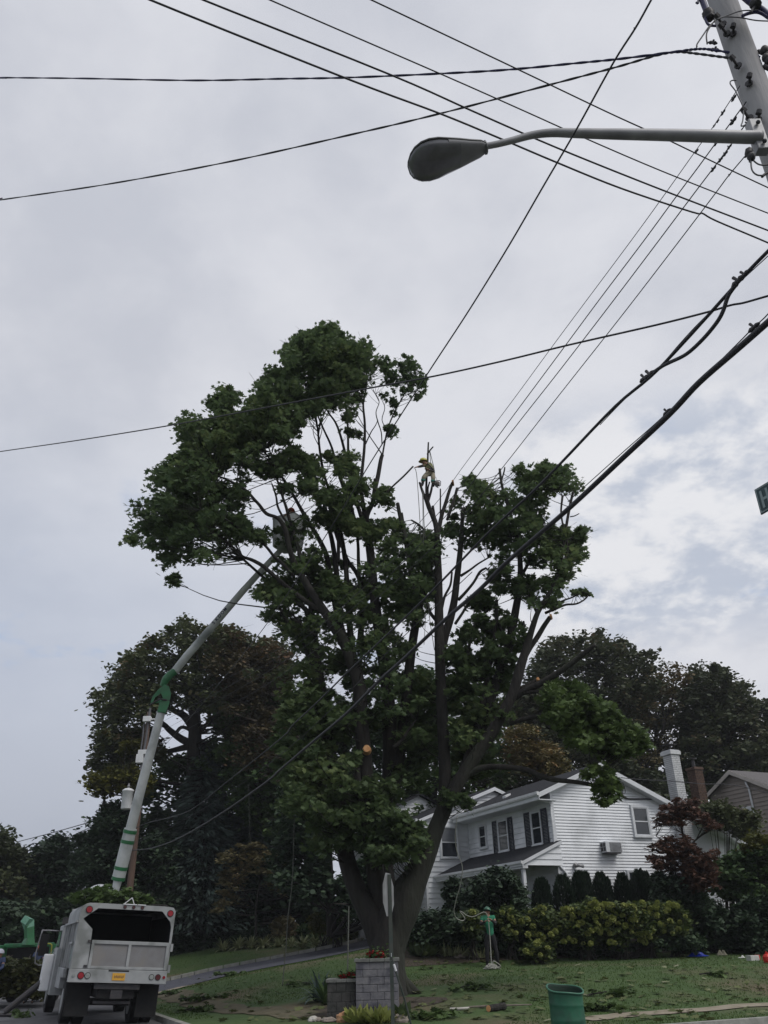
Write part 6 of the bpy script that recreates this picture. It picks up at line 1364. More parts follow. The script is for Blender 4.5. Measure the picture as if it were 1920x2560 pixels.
# blue spruce: whorled drooping sprays
def conifer(name, label, cat, x0, top, bot, halfw, Y, lm, wm, size, group, n=9000, seed=0, skew=0, cond=None):
    rn = np.random.default_rng(seed+100); c = gb(x0, Y); zt_ = at(x0+skew, top, Y)[2]; zb_ = at(x0, bot, Y)[2]; xc, yc = at(x0, bot, Y)[:2]; sk = at(x0+skew, top, Y)[0]-xc
    W = halfw*depth(at(x0, bot, Y))/F0; t = thing(name, label, cat, c, 0, group); P = []; D = []
    nl = 34
    for i in range(nl):
        h = i/nl; z = zb_+(zt_-zb_)*h; R = W*(1-h)**.85*rn.uniform(.82, 1.1)+.1; nb = max(5, int(16*(1-h))+4)
        for j in range(nb):
            a = 2*math.pi*(j+rn.uniform(-.3, .3))/nb; rr_ = R*rn.uniform(.75, 1.08); m = max(4, int(n/nl/nb*(1.6*(1-h)+.3)))
            q = rn.uniform(.12, 1, m)**.7; dr = q*rr_; off = rn.normal(0, .16*rr_*.5+.03, (m, 3))*np.array([1, 1, .5])
            pts = np.stack([xc+sk*h+dr*math.cos(a), yc+dr*math.sin(a), z-dr*.28+.12*rr_*q*q], 1)+off
            P.append(pts); D.append(np.tile([math.cos(a), math.sin(a), -.35], (m, 1)))
    leaf_mesh('crown', np.concatenate(P), size, 'spray', lm, t, up=.3, dirs=np.concatenate(D))
    q = MB(); q.tube([(xc, yc, c[2]-.2), (xc+sk, yc, zt_-.1)], [.28 if W > 2 else .06, .02], 8); q.build('trunk', wm, t); return t
conifer('spruce_tree', 'tall grey blue spruce behind the driveway garden', 'tree', 500, 1845, 2300, 150, 58, M['spruce'], M['bark_dark'], .55, G, 16000, 1, 8)
conifer('spruce_tree', 'narrower dark green spruce left of the tall blue one', 'tree', 395, 2010, 2330, 80, 57, M['evergreen'], M['bark_dark'], .5, G, 8000, 2)
conifer('spruce_tree', 'grey green spruce between the blue spruce and the big maple', 'tree', 625, 1900, 2300, 110, 59, M['spruce'], M['bark_dark'], .5, G, 10000, 3)
tree_from('tree', 'mid green leafy tree left of the big maple above the spruces', 'tree', gb(700, 57), [
 ([(560, 1760), (600, 1740), (680, 1740), (760, 1700), (800, 1800), (810, 2000), (760, 2100), (640, 2080), (560, 1980), (540, 1850)], 57, 3, 300, .95, 56, .12)],
 [LB(57, [(720, 2300, 34), (700, 2000, 26), (690, 1850, 16), (680, 1770, 8)])], M['midgreen'], M['bark_dark'], .26, 'clump', G, twr=.03, seed=6)
tree_from('tree', 'dark shady tree directly behind the big maple trunk', 'tree', gb(840, 47), [
 ([(700, 1960), (760, 1760), (860, 1760), (960, 1800), (985, 1960), (960, 2080), (830, 2100), (800, 2110), (800, 2230), (760, 2260), (680, 2200), (680, 2060)], 46, 2.0, 300, .85, 56, .2), ([(755, 2080), (800, 2080), (830, 2230), (765, 2240)], 45, 1.0, 50, .6, 50, 0), ([(840, 2190), (960, 2120), (985, 2300), (900, 2300), (840, 2250)], 43.5, 1.0, 150, .55, 52, 0)],
 [LB(46, [(830, 2340, 30), (820, 2100, 22), (830, 1900, 14), (840, 1800, 6)])], M['evergreen'], M['bark_dark'], .26, 'clump', G, twr=.03, seed=7)
tree_from('tree', 'dense dark hedge-like woods behind the truck and driveway lawn', 'tree', gb(520, 56), [
 ([(430, 2130), (560, 2120), (700, 2150), (860, 2230), (900, 2330), (820, 2310), (700, 2340), (560, 2365), (430, 2385), (425, 2280)], 58, 1.5, 420, .85, 54, 0), ([(420, 2380), (440, 2340), (700, 2310), (860, 2290), (870, 2345), (700, 2350), (560, 2368), (425, 2395)], 57, 1.0, 260, .8, 54, 0)],
 [LB(57, [(560, 2370, 20), (560, 2250, 14), (560, 2180, 6)])], M['evergreen'], M['bark_dark'], .26, 'clump', G, twr=.03, seed=8)
tree_from('dogwood_tree', 'small tan green dogwood in layered tiers by the driveway', 'tree', gb(650, 53), [
 ([(550, 2130), (600, 2110), (625, 2120), (625, 2190), (600, 2250), (580, 2290), (530, 2280), (545, 2220)], 52.5, .8, 62, .5, 56, .1), ([(620, 2130), (660, 2110), (700, 2140), (745, 2190), (748, 2230), (700, 2240), (660, 2200), (630, 2180)], 52.5, .8, 66, .5, 56, .1), ([(590, 2105), (650, 2100), (660, 2130), (600, 2140)], 52.5, .5, 14, .4, 50, 0)],
 [LB(52.5, [(640, 2340, 7), (640, 2270, 6), (650, 2200, 5), (660, 2140, 3)]), LB(52.5, [(640, 2270, 4), (600, 2210, 3), (590, 2150, 2)]), LB(52.5, [(650, 2200, 4), (700, 2180, 2)])], M['dogwood'], M['bark_dark'], .2, 'oval', G, twr=.012, seed=9, flat=.3, up=.6)
# far left
tree_from('tree', 'olive tree at the far left edge above the chipper', 'tree', (*at(20, 2300, 62)[:2], .1), [([(-60, 2060), (10, 2065), (30, 2100), (60, 2130), (75, 2160), (60, 2330), (-60, 2340)], 60, 3, 260, 1.0, 54, .15)],
 [LB(60, [(10, 2400, 20), (5, 2200, 14), (0, 2100, 6)])], M['oak'], M['bark_dark'], .28, 'clump', G, twr=.03, seed=10)
tree_from('tree', 'small dark round tree left of the distant pole', 'tree', (*at(130, 2300, 64)[:2], .1), [([(70, 2150), (95, 2110), (125, 2100), (145, 2078), (160, 2085), (175, 2080), (185, 2130), (205, 2180), (220, 2320), (60, 2330)], 62, 3, 330, 1.0, 60, .05)],
 [LB(62, [(140, 2400, 20), (140, 2200, 14), (142, 2110, 6)])], M['evergreen'], M['bark_dark'], .28, 'clump', G, twr=.03, seed=11)
tree_from('tree', 'shadowy undergrowth behind the chipper at the left edge', 'tree', (*at(60, 2380, 56)[:2], .1), [([(-60, 2260), (60, 2250), (230, 2250), (240, 2370), (-60, 2400)], 54, 2, 360, .9, 60, 0)], None, M['evergreen'], M['bark_dark'], .28, 'clump', G, seed=12, twigs=False)
# ------------------------------------------------------------ trees behind the house on the right
R1 = [(1340, 1620), (1350, 1600), (1380, 1590), (1400, 1578), (1430, 1580), (1455, 1570), (1490, 1563), (1525, 1583), (1535, 1600), (1560, 1588), (1585, 1610), (1597, 1630), (1635, 1618), (1640, 1645), (1650, 1700), (1620, 1800), (1560, 1860), (1500, 1900), (1380, 1900), (1300, 1860), (1290, 1760), (1320, 1680)]
tree_from('maple_tree', 'dark crowned tree behind the white house gable', 'tree', gb(1470, 62), [(R1, 62, 4.0, 620, .95, 44, .16)], [LB(62, [(1460, 2250, 46), (1470, 2000, 36), (1475, 1850, 26), (1480, 1700, 10)]), LB(62, [(1475, 1900, 20), (1540, 1780, 12), (1580, 1680, 6)]), LB(62, [(1475, 1900, 20), (1400, 1780, 12), (1370, 1660, 6)])], M['dark_r'], M['bark_dark'], .28, 'clump', G, twr=.03, seed=21)
tree_from('tree', 'thin brownish tree with bare twigs against the sky, left of the white chimney', 'tree', gb(1660, 62), [([(1600, 1680), (1640, 1650), (1680, 1650), (1730, 1640), (1740, 1700), (1720, 1760), (1700, 1880), (1650, 1930), (1560, 1940), (1540, 1850), (1580, 1760)], 62, 3, 170, .8, 22, .40)],
 [LB(62, [(1640, 2250, 16), (1620, 2000, 12), (1600, 1880, 9), (1590, 1780, 6), (1600, 1700, 3)]), LB(62, [(1620, 2000, 10), (1650, 1850, 7), (1680, 1750, 5), (1700, 1670, 2)]), LB(62, [(1610, 1900, 6), (1560, 1820, 4), (1545, 1760, 2)]), LB(62, [(1640, 1880, 6), (1660, 1800, 4), (1640, 1720, 2)])], M['twiggy'], M['bark_dark'], .22, 'clump', G, twr=.035, seed=22)
tree_from('tree', 'green brown tree filling in between the two dark crowns right of the gable', 'tree', gb(1640, 72), [([(1520, 1760), (1600, 1690), (1680, 1690), (1720, 1760), (1780, 1990), (1500, 1990)], 72, 3, 300, 1.0, 46, .3)], [LB(72, [(1640, 2200, 20), (1640, 1900, 12), (1640, 1760, 5)])], M['dark_r'], M['bark_dark'], .28, 'clump', G, twr=.03, seed=28)
R3 = [(1700, 1720), (1735, 1660), (1770, 1650), (1830, 1680), (1860, 1700), (1885, 1740), (1890, 1800), (1960, 1820), (1960, 1960), (1820, 1980), (1740, 1990), (1690, 1960), (1690, 1840)]
tree_from('maple_tree', 'large dark rusty tree behind the tan house roof', 'tree', gb(1800, 64), [(R3, 64, 4, 600, .95, 44, .12)], [LB(64, [(1790, 2250, 46), (1790, 2000, 34), (1795, 1850, 22), (1790, 1720, 8)]), LB(64, [(1795, 1900, 20), (1850, 1800, 12), (1880, 1750, 5)])], M['dark_r'], M['bark_dark'], .28, 'clump', G, twr=.03, seed=23)
tree_from('tree', 'dark tree top cut off by the right edge behind the tan house', 'tree', gb(1950, 66), [([(1875, 1760), (1900, 1745), (1990, 1720), (1990, 1960), (1880, 1960)], 66, 3, 130, 1.1, 56, 0)], [LB(66, [(1950, 2250, 30), (1950, 2000, 22), (1950, 1800, 8)])], M['dark_r'], M['bark_dark'], .28, 'clump', G, twr=.03, seed=24)
tree_from('tree', 'dark undergrowth filling the gap behind the white house roof', 'tree', gb(1400, 58), [([(1180, 1880), (1290, 1850), (1540, 1880), (1700, 1960), (1760, 1990), (1760, 2060), (1500, 2060), (1180, 2060)], 57, 2, 380, 1.0, 60, 0), ([(1250, 1700), (1330, 1720), (1400, 1760), (1540, 1860), (1500, 1900), (1280, 1900), (1240, 1800)], 59, 2, 170, 1.0, 54, .1)], [LB(58, [(1400, 2250, 24), (1400, 2000, 16), (1400, 1900, 6)])], M['dark_r'], M['bark_dark'], .28, 'clump', G, twr=.03, seed=25)
tree_from('tree', 'gold and brown autumn tree rising behind the left roof slope', 'tree', gb(1340, 50), [(c3b([(330, 960), (420, 920), (560, 940), (600, 1060), (700, 1070), (780, 1130), (820, 1230), (790, 1310), (680, 1340), (480, 1300), (340, 1200)]), 50, 1.6, 150, .65, 50, .1)], [LB(50, [(1340, 2200, 18), (1340, 1990, 14), (1345, 1900, 8), (1350, 1850, 4)])], M['autumn'], M['bark_dark'], .2, 'oval', G, twr=.02, seed=26)
tree_from('tree', 'mid green tree behind the maple fork and the porch wing', 'tree', gb(1060, 50), [([(985, 1680), (1090, 1660), (1180, 1700), (1260, 1800), (1290, 1900), (1240, 1990), (1130, 2020), (1040, 2040), (975, 2000), (975, 1850)], 52, 2.2, 260, .85, 50, .2)], [LB(52, [(1080, 2200, 24), (1085, 2000, 18), (1095, 1800, 8)])], M['midgreen'], M['bark_dark'], .26, 'clump', G, twr=.02, seed=27)
# red leaved dogwood in front of the house corner
c6 = lambda P: crop(1400, 1780, 3.19, P); c4b = lambda P: crop(1320, 2100, 2.765, P)
b = gb(1700, 36)
tree_from('dogwood_tree', 'small red leaved dogwood in front of the white chimney', 'tree', b, [
 (c6([(870, 640), (980, 690), (1090, 680), (1130, 780), (1280, 900), (1320, 940), (1180, 930), (1000, 920), (860, 900), (770, 960), (760, 870), (790, 760), (860, 720)]), 36, .9, 150, .28, 22, .36),
 (c6([(690, 1080), (820, 990), (1000, 970), (1080, 1080), (1250, 1090), (1260, 1250), (1180, 1400), (1000, 1380), (880, 1280), (740, 1250), (700, 1180)]), 35.6, .9, 230, .28, 22, .38), (c6([(980, 1200), (1230, 1180), (1250, 1400), (1100, 1450), (980, 1400)]), 35.4, .6, 90, .32, 26, .1)],
 [LB(36, [(1712, 2350, 9), (1710, 2200, 8), (1712, 2120, 7), (1700, 2050, 5), (1690, 2000, 3)]), LB(36, [(1712, 2130, 5), (1745, 2095, 4), (1790, 2070, 3), (1820, 2090, 2)]), LB(36, [(1710, 2150, 5), (1670, 2110, 3), (1640, 2090, 2)]), LB(36, [(1740, 2100, 3), (1770, 2040, 2)])], M['dogwoodred'], M['bark_dark'], .17, 'oval', None, twr=.012, seed=31, flat=.35, up=.55)
# ------------------------------------------------------------ shrubs and beds round the house
def blob_shrub(name, label, cat, poly, Y, sp, n, r, per, lm, size, shape='clump', group=None, seed=0, stems=True, gap=0, flat=.7, shrink=.25):
    xs = [p[0] for p in poly]; cx_ = sum(xs)/len(xs); b = at(cx_, 2350, Y); b[2] = gz(b)
    t = thing(name, label, cat, tuple(b), 0, group)
    C = clumps(poly, Y, sp, n, r, gap, seed=seed+200, shrink=shrink); C = [(p, q) for p, q in C if p[2] > gz(p)-.1]
    P = clump_leaves(C, per, flat=flat); P = P[[i for i in range(len(P)) if P[i][2] > b[2]-.6]]
    leaf_mesh('foliage', P, size, shape, lm, t)
    if stems:
        m_ = MB()
        for p, q in C[::6]: m_.tube(crom([b+np.array([random.uniform(-.3, .3), random.uniform(-.2, .2), -.1]), (b+p)/2+ZU*.1, p], 3), [.02, .02, .018, .015, .012, .01, .006], 4, cap=False)
        m_.build('stem', M['bark_dark'], t)
    return t, C
GA = 'clipped arborvitae row beside the house wall'
def c4b_(P): return crop(1320, 2100, 2.765, P)
AR = [((90, 268, 520, 68), 'arborvitae in the shade under the porch roof, first of the row'), ((237, 245, 520, 74), 'arborvitae next to the porch corner post downspout, second of the row'),
      ((345, 222, 470, 58), 'arborvitae with twin tips just right of the downspout'), ((392, 224, 480, 50), 'arborvitae leaning against the twin tipped one, right of it'), ((497, 228, 470, 58), 'arborvitae standing below the air conditioner to its right'), ((535, 262, 480, 46), 'short arborvitae tucked right beside the fourth tall one'),
      ((645, 232, 470, 56), 'arborvitae left of the small lower gable window'), ((700, 290, 480, 40), 'low arborvitae in front of the small lower gable window'), ((762, 208, 470, 58), 'tallest arborvitae with a pointed tip right of the lower gable window'), ((805, 225, 480, 50), 'arborvitae pressed against the tallest one on its right'), ((900, 225, 480, 60), 'last arborvitae of the row beside the red leaved dogwood')]
def arbor(i, spec, label):
    cx_, top, bot, hw = spec; x0, y0 = c4b_([(cx_, top)])[0]; x1, y1 = c4b_([(cx_+10, bot)])[0]
    Y = (HC+d2*(0.2+i*.62)-d1*1.1)[1]; a = at(x0, y0, Y); b = at(x1, y1+20, Y); zt_ = a[2]; z0 = gz(b); R = hw/2.765*depth(a)/F0*1.02
    t = thing('arborvitae', label, 'shrub', (b[0], b[1], z0), 0, GA); rn = np.random.default_rng(i+50); n = 3600
    h = rn.uniform(0, 1, n)**1.0; th = rn.uniform(0, 2*math.pi, n); prof_ = np.where(h < .45, .86+.14*np.sin(h/.45*1.57), np.sqrt(np.clip(1-((h-.45)/.56)**2.1, 0, 1)))
    bump_ = 1+.12*np.sin(th*5+h*9+i)+.07*np.sin(th*11-h*17); rr_ = R*prof_*bump_*rn.uniform(.72, 1.0, n)**.5
    P = np.stack([b[0]+(a[0]-b[0])*h+rr_*np.cos(th), b[1]+rr_*np.sin(th), z0+(zt_-z0)*h], 1); D = np.stack([np.cos(th)*.45, np.sin(th)*.45, np.ones(n)], 1)
    leaf_mesh('foliage', P, .17, 'spray', M['arbor'], t, dirs=D)
    m_ = MB(); m_.tube([(b[0], b[1], z0-.1), (b[0]*.3+a[0]*.7, b[1], z0+(zt_-z0)*.8)], [.06, .02], 6)
    for k in range(14):
        z = z0+(zt_-z0)*(.1+.06*k); e = rn.uniform(0, 6.28); m_.tube([(b[0], b[1], z-.2), (b[0]+R*.6*math.cos(e), b[1]+R*.6*math.sin(e), z+.1)], [.015, .005], 4)
    m_.build('stem', M['bark_dark'], t)
for i, (q, l) in enumerate(AR): arbor(i, q, l)
c3c = lambda P: crop(900, 2100, 2.765, P)
GS = 'dark evergreen shrubs in the bed before the porch'
blob_shrub('yew_shrub', 'tall rounded dark yew in front of the porch posts', 'shrub', c3c([(720, 480), (700, 400), (760, 320), (830, 250), (930, 190), (1000, 200), (1090, 270), (1130, 370), (1160, 480), (1140, 540), (900, 560), (720, 560)]), 35.6, .8, 320, .42, 56, M['evergreen'], .14, 'clump', GS, 1)
blob_shrub('yew_shrub', 'ragged upright dark shrub at the left porch post', 'shrub', c3c([(560, 350), (600, 340), (600, 280), (660, 250), (700, 290), (680, 360), (700, 460), (640, 520), (580, 480), (620, 420)]), 37.5, .5, 90, .3, 46, M['evergreen'], .14, 'clump', GS, 2)
blob_shrub('yew_shrub', 'low wide dark yew mound right of the maple trunk', 'shrub', c3c([(350, 560), (420, 510), (520, 480), (640, 500), (720, 560), (800, 620), (850, 700), (840, 760), (700, 740), (600, 730), (450, 720), (350, 660)]), 34.2, .8, 330, .42, 60, M['evergreen'], .14, 'clump', GS, 3)
blob_shrub('yew_shrub', 'near black low shrubs behind the standing worker', 'shrub', c3c([(780, 600), (900, 560), (1160, 560), (1250, 700), (1200, 790), (1000, 790), (800, 780)]), 34.4, .7, 260, .42, 56, M['evergreen'], .14, 'clump', GS, 4)
GH = 'hydrangea bushes with lime green flower heads'
bloom_me = None
def hydrangea(label, poly, Y, n, blooms, seed, lmname='hydra'):
    global bloom_me
    t, C = blob_shrub('hydrangea_bush', label, 'shrub', poly, Y, .6, n, .34, 34, M['hydra'], .17, 'oval', GH, seed)
    rn = random.Random(seed)
    if bloom_me is None:
        o = leaf_mesh('bloom', np.array([[math.cos(a)*math.cos(e)*.095, math.sin(a)*math.cos(e)*.095, math.sin(e)*.085] for a, e in [(rn.uniform(0, 6.3), rn.uniform(-1.0, 1.57)) for _ in range(150)]]), .062, 'petal', M['bloom'], None, up=.3)
        bloom_me = o.data; bpy.data.objects.remove(o)
    xs = [p[0] for p in poly]; ys = [p[1] for p in poly]; k = 0; tries = 0
    while k < blooms and tries < 4000:
        tries += 1; x = rn.uniform(min(xs), max(xs)); y = min(ys)+(max(ys)-min(ys))*rn.uniform(0, 1)**1.35
        if not inpoly(x, y, poly): continue
        p = at(x, y, Y-.55-rn.uniform(0, .25))
        if p[2] < gz(p)+.25: continue
        o = link('bloom', bloom_me, t); o.location = Vector(p-base_of(t)); s = rn.uniform(.7, 1.15); o.scale = (s, s, s*rn.uniform(.85, 1.15)); o.rotation_euler = (rn.uniform(-.4, .4), rn.uniform(-.4, .4), rn.uniform(0, 6)); k += 1
c4c = c4b_
hydrangea('hydrangea bush left of the porch corner post, behind the worker shoulder', c4c([(-210, 500), (-150, 470), (-90, 480), (-40, 540), (-60, 640), (-130, 700), (-200, 620)]), 33.4, 70, 15, 11)
hydrangea('small hydrangea left of the green shirted worker, mostly yellow leaves', c3c([(720, 500), (760, 490), (830, 500), (820, 560), (800, 650), (750, 690), (720, 620)]), 33.2, 60, 7, 12)
hydrangea('hydrangea bush in front of the white porch corner post', c4c([(-40, 540), (20, 500), (90, 440), (160, 460), (230, 520), (240, 640), (200, 700), (60, 700), (-30, 640)]), 33.8, 120, 24, 13)
hydrangea('low hydrangea clump at the lawn edge below the porch corner', c4c([(-30, 740), (60, 700), (150, 740), (160, 800), (60, 815), (-20, 790)]), 32.8, 60, 7, 14)
hydrangea('brightest hydrangea bush below the twin tipped arborvitae', c4c([(230, 480), (290, 450), (380, 420), (440, 400), (500, 430), (540, 500), (520, 620), (480, 720), (340, 740), (240, 700)]), 33.8, 160, 44, 15)
hydrangea('hydrangea bush under the window air conditioner, second brightest', c4c([(500, 430), (600, 430), (680, 450), (740, 440), (760, 560), (720, 680), (620, 730), (500, 720), (510, 560)]), 33.9, 160, 40, 16)
hydrangea('hydrangea bush at the lower gable window with blooms down to the lawn', c4c([(740, 440), (800, 425), (900, 430), (930, 500), (920, 620), (820, 720), (740, 700), (750, 560)]), 34.2, 140, 34, 17)
hydrangea('shaded hydrangea bush at the right end of the flowering row', c4c([(930, 450), (1010, 440), (1100, 500), (1110, 620), (1040, 680), (940, 660), (920, 560)]), 34.6, 110, 18, 18)
blob_shrub('shrub', 'dark leafy growth under the flowering hydrangea row', 'shrub', c4c([(-40, 680), (200, 690), (500, 720), (800, 700), (1100, 650), (1250, 700), (1100, 760), (900, 730), (700, 750), (400, 790), (100, 780)]), 34.4, .5, 300, .34, 46, M['evergreen'], .13, 'clump', None, 21)
GR = 'dark bushes at the right side of the lawn'
for k, (poly, Y, n, m, lab) in enumerate([
 (c4c([(1100, 480), (1240, 420), (1400, 520), (1450, 640), (1400, 760), (1200, 720), (1080, 700)]), 36.5, 260, 'evergreen', 'near black bush right of the hydrangeas, under the red dogwood'),
 (c4c([(1250, 180), (1350, 120), (1500, 60), (1659, 20), (1800, 60), (1800, 360), (1500, 420), (1360, 420), (1280, 320)]), 37.5, 380, 'midgreen', 'tall mid green bush at the right edge in front of the tan house'),
 (c4c([(1400, 460), (1560, 380), (1800, 340), (1800, 800), (1600, 790), (1450, 720)]), 36.2, 380, 'evergreen', 'big dark bush at the right edge behind the red and white litter'),
 (c6([(1100, 720), (1200, 700), (1400, 760), (1580, 780), (1590, 960), (1450, 1000), (1300, 900), (1160, 880)]), 40, 120, 'oak', 'fresh green shrub in front of the tan house window')]):
    blob_shrub('shrub', lab, 'shrub', poly, Y, .9, n, .45, 46, M[m], .17, 'clump', GR, 30+k)
blob_shrub('shrub', 'golden leaved shrub top at the right edge below the tan house', 'shrub', c6([(1480, 1000), (1560, 970), (1659, 960), (1720, 1000), (1720, 1160), (1560, 1160), (1450, 1120)]), 37, .5, 80, .34, 40, M['yellowgreen'], .15, 'oval', None, 37)
blob_shrub('shrub', 'dark thicket at the foot of the red leaved dogwood', 'shrub', c4c([(860, 240), (900, 230), (1000, 260), (1180, 300), (1260, 440), (1200, 520), (1000, 470), (870, 470)]), 35.8, .7, 260, .36, 46, M['evergreen'], .14, 'clump', None, 38)
# left garden by the driveway
cg = lambda P: crop(700, 2150, 4.1475, P); cd_ = lambda P: crop(400, 2100, 2.765, P)
blob_shrub('shrub', 'rounded olive azalea left in the driveway garden', 'shrub', cd_([(760, 600), (800, 540), (880, 520), (940, 560), (960, 620), (900, 680), (790, 690)]), 53.5, .7, 90, .34, 40, M['dogwood'], .15, 'clump', None, 41)
blob_shrub('shrub', 'deep green low shrub in the middle of the driveway garden', 'shrub', cd_([(940, 640), (980, 590), (1060, 570), (1130, 610), (1140, 690), (1060, 720), (940, 700)]), 53, .7, 110, .34, 46, M['midgreen'], .15, 'clump', None, 42)
blob_shrub('shrub', 'golden green hydrangea shrub in the driveway garden', 'shrub', cd_([(1010, 560), (1060, 520), (1100, 500), (1130, 560), (1220, 540), (1260, 600), (1220, 660), (1130, 640), (1060, 620)]), 48, .7, 120, .32, 40, M['yellowgreen'], .15, 'oval', None, 43)
t, C = blob_shrub('shrub', 'leafy shrub dotted with white flowers left of the big trunk', 'shrub', cd_([(1120, 440), (1210, 420), (1300, 450), (1330, 560), (1300, 640), (1200, 600), (1130, 520)]), 47, .7, 110, .34, 40, M['midgreen'], .16, 'oval', None, 44)
for x, y in ((1218, 430), (1182, 468), (1262, 552), (1210, 490), (1240, 505)):
    (a, b_), = cd_([(x, y)]); p = at(a, b_, 46); leaf_mesh('bloom', p+RNG.normal(0, .06, (24, 3)), .08, 'petal', M['petal'], t)
blob_shrub('shrub', 'low dark ground cover left of the driveway garden', 'shrub', cd_([(480, 680), (600, 640), (760, 620), (800, 690), (640, 720), (490, 735)]), 54.5, .6, 130, .34, 46, M['evergreen'], .15, 'clump', None, 45)
def tuft(name, label, x, y, Y, n, h, spread, m, shape, group=None, seed=0):
    p = gpt(x, y) if Y is None else at(x, y, Y); p[2] = gz(p); t = thing(name, label, 'plant', tuple(p), 0, group); rn = np.random.default_rng(seed+7)
    th = rn.uniform(0, 6.28, n); el_ = rn.uniform(.35, 1.45, n); D = np.stack([np.cos(th)*np.cos(el_), np.sin(th)*np.cos(el_), np.sin(el_)], 1)
    P = p+np.stack([np.cos(th)*spread*rn.uniform(0, .4, n), np.sin(th)*spread*rn.uniform(0, .4, n), rn.uniform(0, .05, n)], 1)
    if shape == 'arch':
        mb = MB(); k = 5
        for i in range(n):
            w_ = .04*h/.5; side = np.array([-math.sin(th[i]), math.cos(th[i]), 0]); q = P[i]; L_ = h*rn.uniform(.7, 1.15); pts = []
            for j in range(k+1):
                u = j/k; e = el_[i]-u*1.5*(1.2-el_[i]*.5); pts.append(q.copy()); q = q+np.array([math.cos(th[i])*math.cos(e), math.sin(th[i])*math.cos(e), math.sin(e)])*L_/k
            b0 = len(mb.v)
            for j, q_ in enumerate(pts):
                ww = w_*(1-(j/k)**2)+.001; mb.v += [tuple(q_-side*ww), tuple(q_+side*ww)]
            for j in range(k): mb.f.append([b0+2*j, b0+2*j+1, b0+2*j+3, b0+2*j+2]); mb.m.append(0)
        mb.build('leaves', m, t)
    else: leaf_mesh('leaves', P, h, shape, m, t, up=.2, dirs=D)
    return t
GL = 'variegated grassy tufts edging the driveway garden'
for k, (x, y, sz, lab) in enumerate([(440, 760, .7, 'leftmost striped grassy tuft of the garden edge'), (545, 748, .8, 'second striped tuft from the left of the garden edge'), (628, 742, .7, 'third striped tuft from the left of the garden edge'), (715, 738, .75, 'striped tuft left of the grey garden stone'),
  (825, 730, .7, 'striped tuft right of the grey garden stone'), (905, 735, .6, 'striped tuft in the middle beside the hanging rope'), (985, 738, .75, 'pale striped tuft right of the hanging rope'), (1075, 732, .7, 'striped tuft left of the white rocks'), (1175, 722, .8, 'striped tuft in front of the white rocks'), (1300, 700, 1.15, 'largest striped tuft, right of the white rocks'), (1378, 690, .9, 'dull striped tuft against the big trunk')]):
    (a, b_), = cd_([(x, y)]); tuft('liriope_tuft', lab, a, b_+3, None, 70, sz, .3, M['lirio'], 'arch', GL, k)
rockn = 0
def rock(label, x, y, wpx, m, Y=None, group=None, sq=.62, name='rock'):
    global rockn; rockn += 1; p = gpt(x, y); r = wpx*depth(p)/F0/2; t = MB(); rn = random.Random(rockn)
    off = Vector((rockn*3.1, 0, 0)); n, m_ = 14, 9
    for i in range(m_+1):
        th = math.pi*i/m_
        for k in range(n):
            a = 2*math.pi*k/n; d = Vector((math.sin(th)*math.cos(a), math.sin(th)*math.sin(a), math.cos(th))); j = 1+.35*mnoise.noise(d*1.5+off)
            t.v.append((p[0]+r*j*d.x, p[1]+r*j*d.y, p[2]+r*sq*(j*d.z+.55)))
    for i in range(m_):
        for k in range(n):
            k2 = (k+1) % n; t.f.append([i*n+k, (i+1)*n+k, (i+1)*n+k2, i*n+k2]); t.m.append(0)
    o = t.build(name, m, None); o.data.transform(Matrix.Translation(Vector(-p))); o.location = Vector(p); tag(o, label, 'rock', group)
GK = 'rocks edging the planter bed'
c8 = lambda x, y: (790+x/5.53, 2360+y/5.53)
rock('sharp orange tan rock in front of the low planter wall', *c8(375, 1080), 38, M['rock_tan'], group=GK, sq=.75)
rock('pale brown rock at the foot of the stop sign post, on its right', *c8(1175, 1085), 40, M['rock_grey'], group=GK)
rock('flat brownish rock between the hostas and the stop sign post', *c8(880, 1075), 44, M['rock_grey'], group=GK, sq=.4)
rock('flat pinkish rock left of the orange tan rock', *c8(180, 1080), 40, M['rock_grey'], group=GK, sq=.35)
rock('greyish brown rock below the striped hosta', *c8(620, 1050), 24, M['rock_grey'], group=GK, sq=.4)
rock('small pale rock at the far left of the rock row', *c8(-40, 1075), 26, M['rock_pale'], group=GK, sq=.6)
rock('pinkish rock left end of the row near the sandy soil', *c8(20, 1070), 22, M['rock_grey'], group=GK, sq=.5)
GW = 'pale stones in the driveway garden'
rock('grey stone between two striped tufts in the garden edge', *cd_([(792, 700)])[0], 9, M['rock_grey'], group=GW)
rock('upper left flat white stone beside the large striped tuft', *cd_([(1145, 655)])[0], 13, M['rock_pale'], group=GW, sq=.3); rock('tallest white stone beside the large striped tuft', *cd_([(1195, 664)])[0], 10, M['rock_pale'], group=GW, sq=.8)
rock('right hand flat white stone beside the large striped tuft', *cd_([(1222, 674)])[0], 12, M['rock_pale'], group=GW, sq=.35)

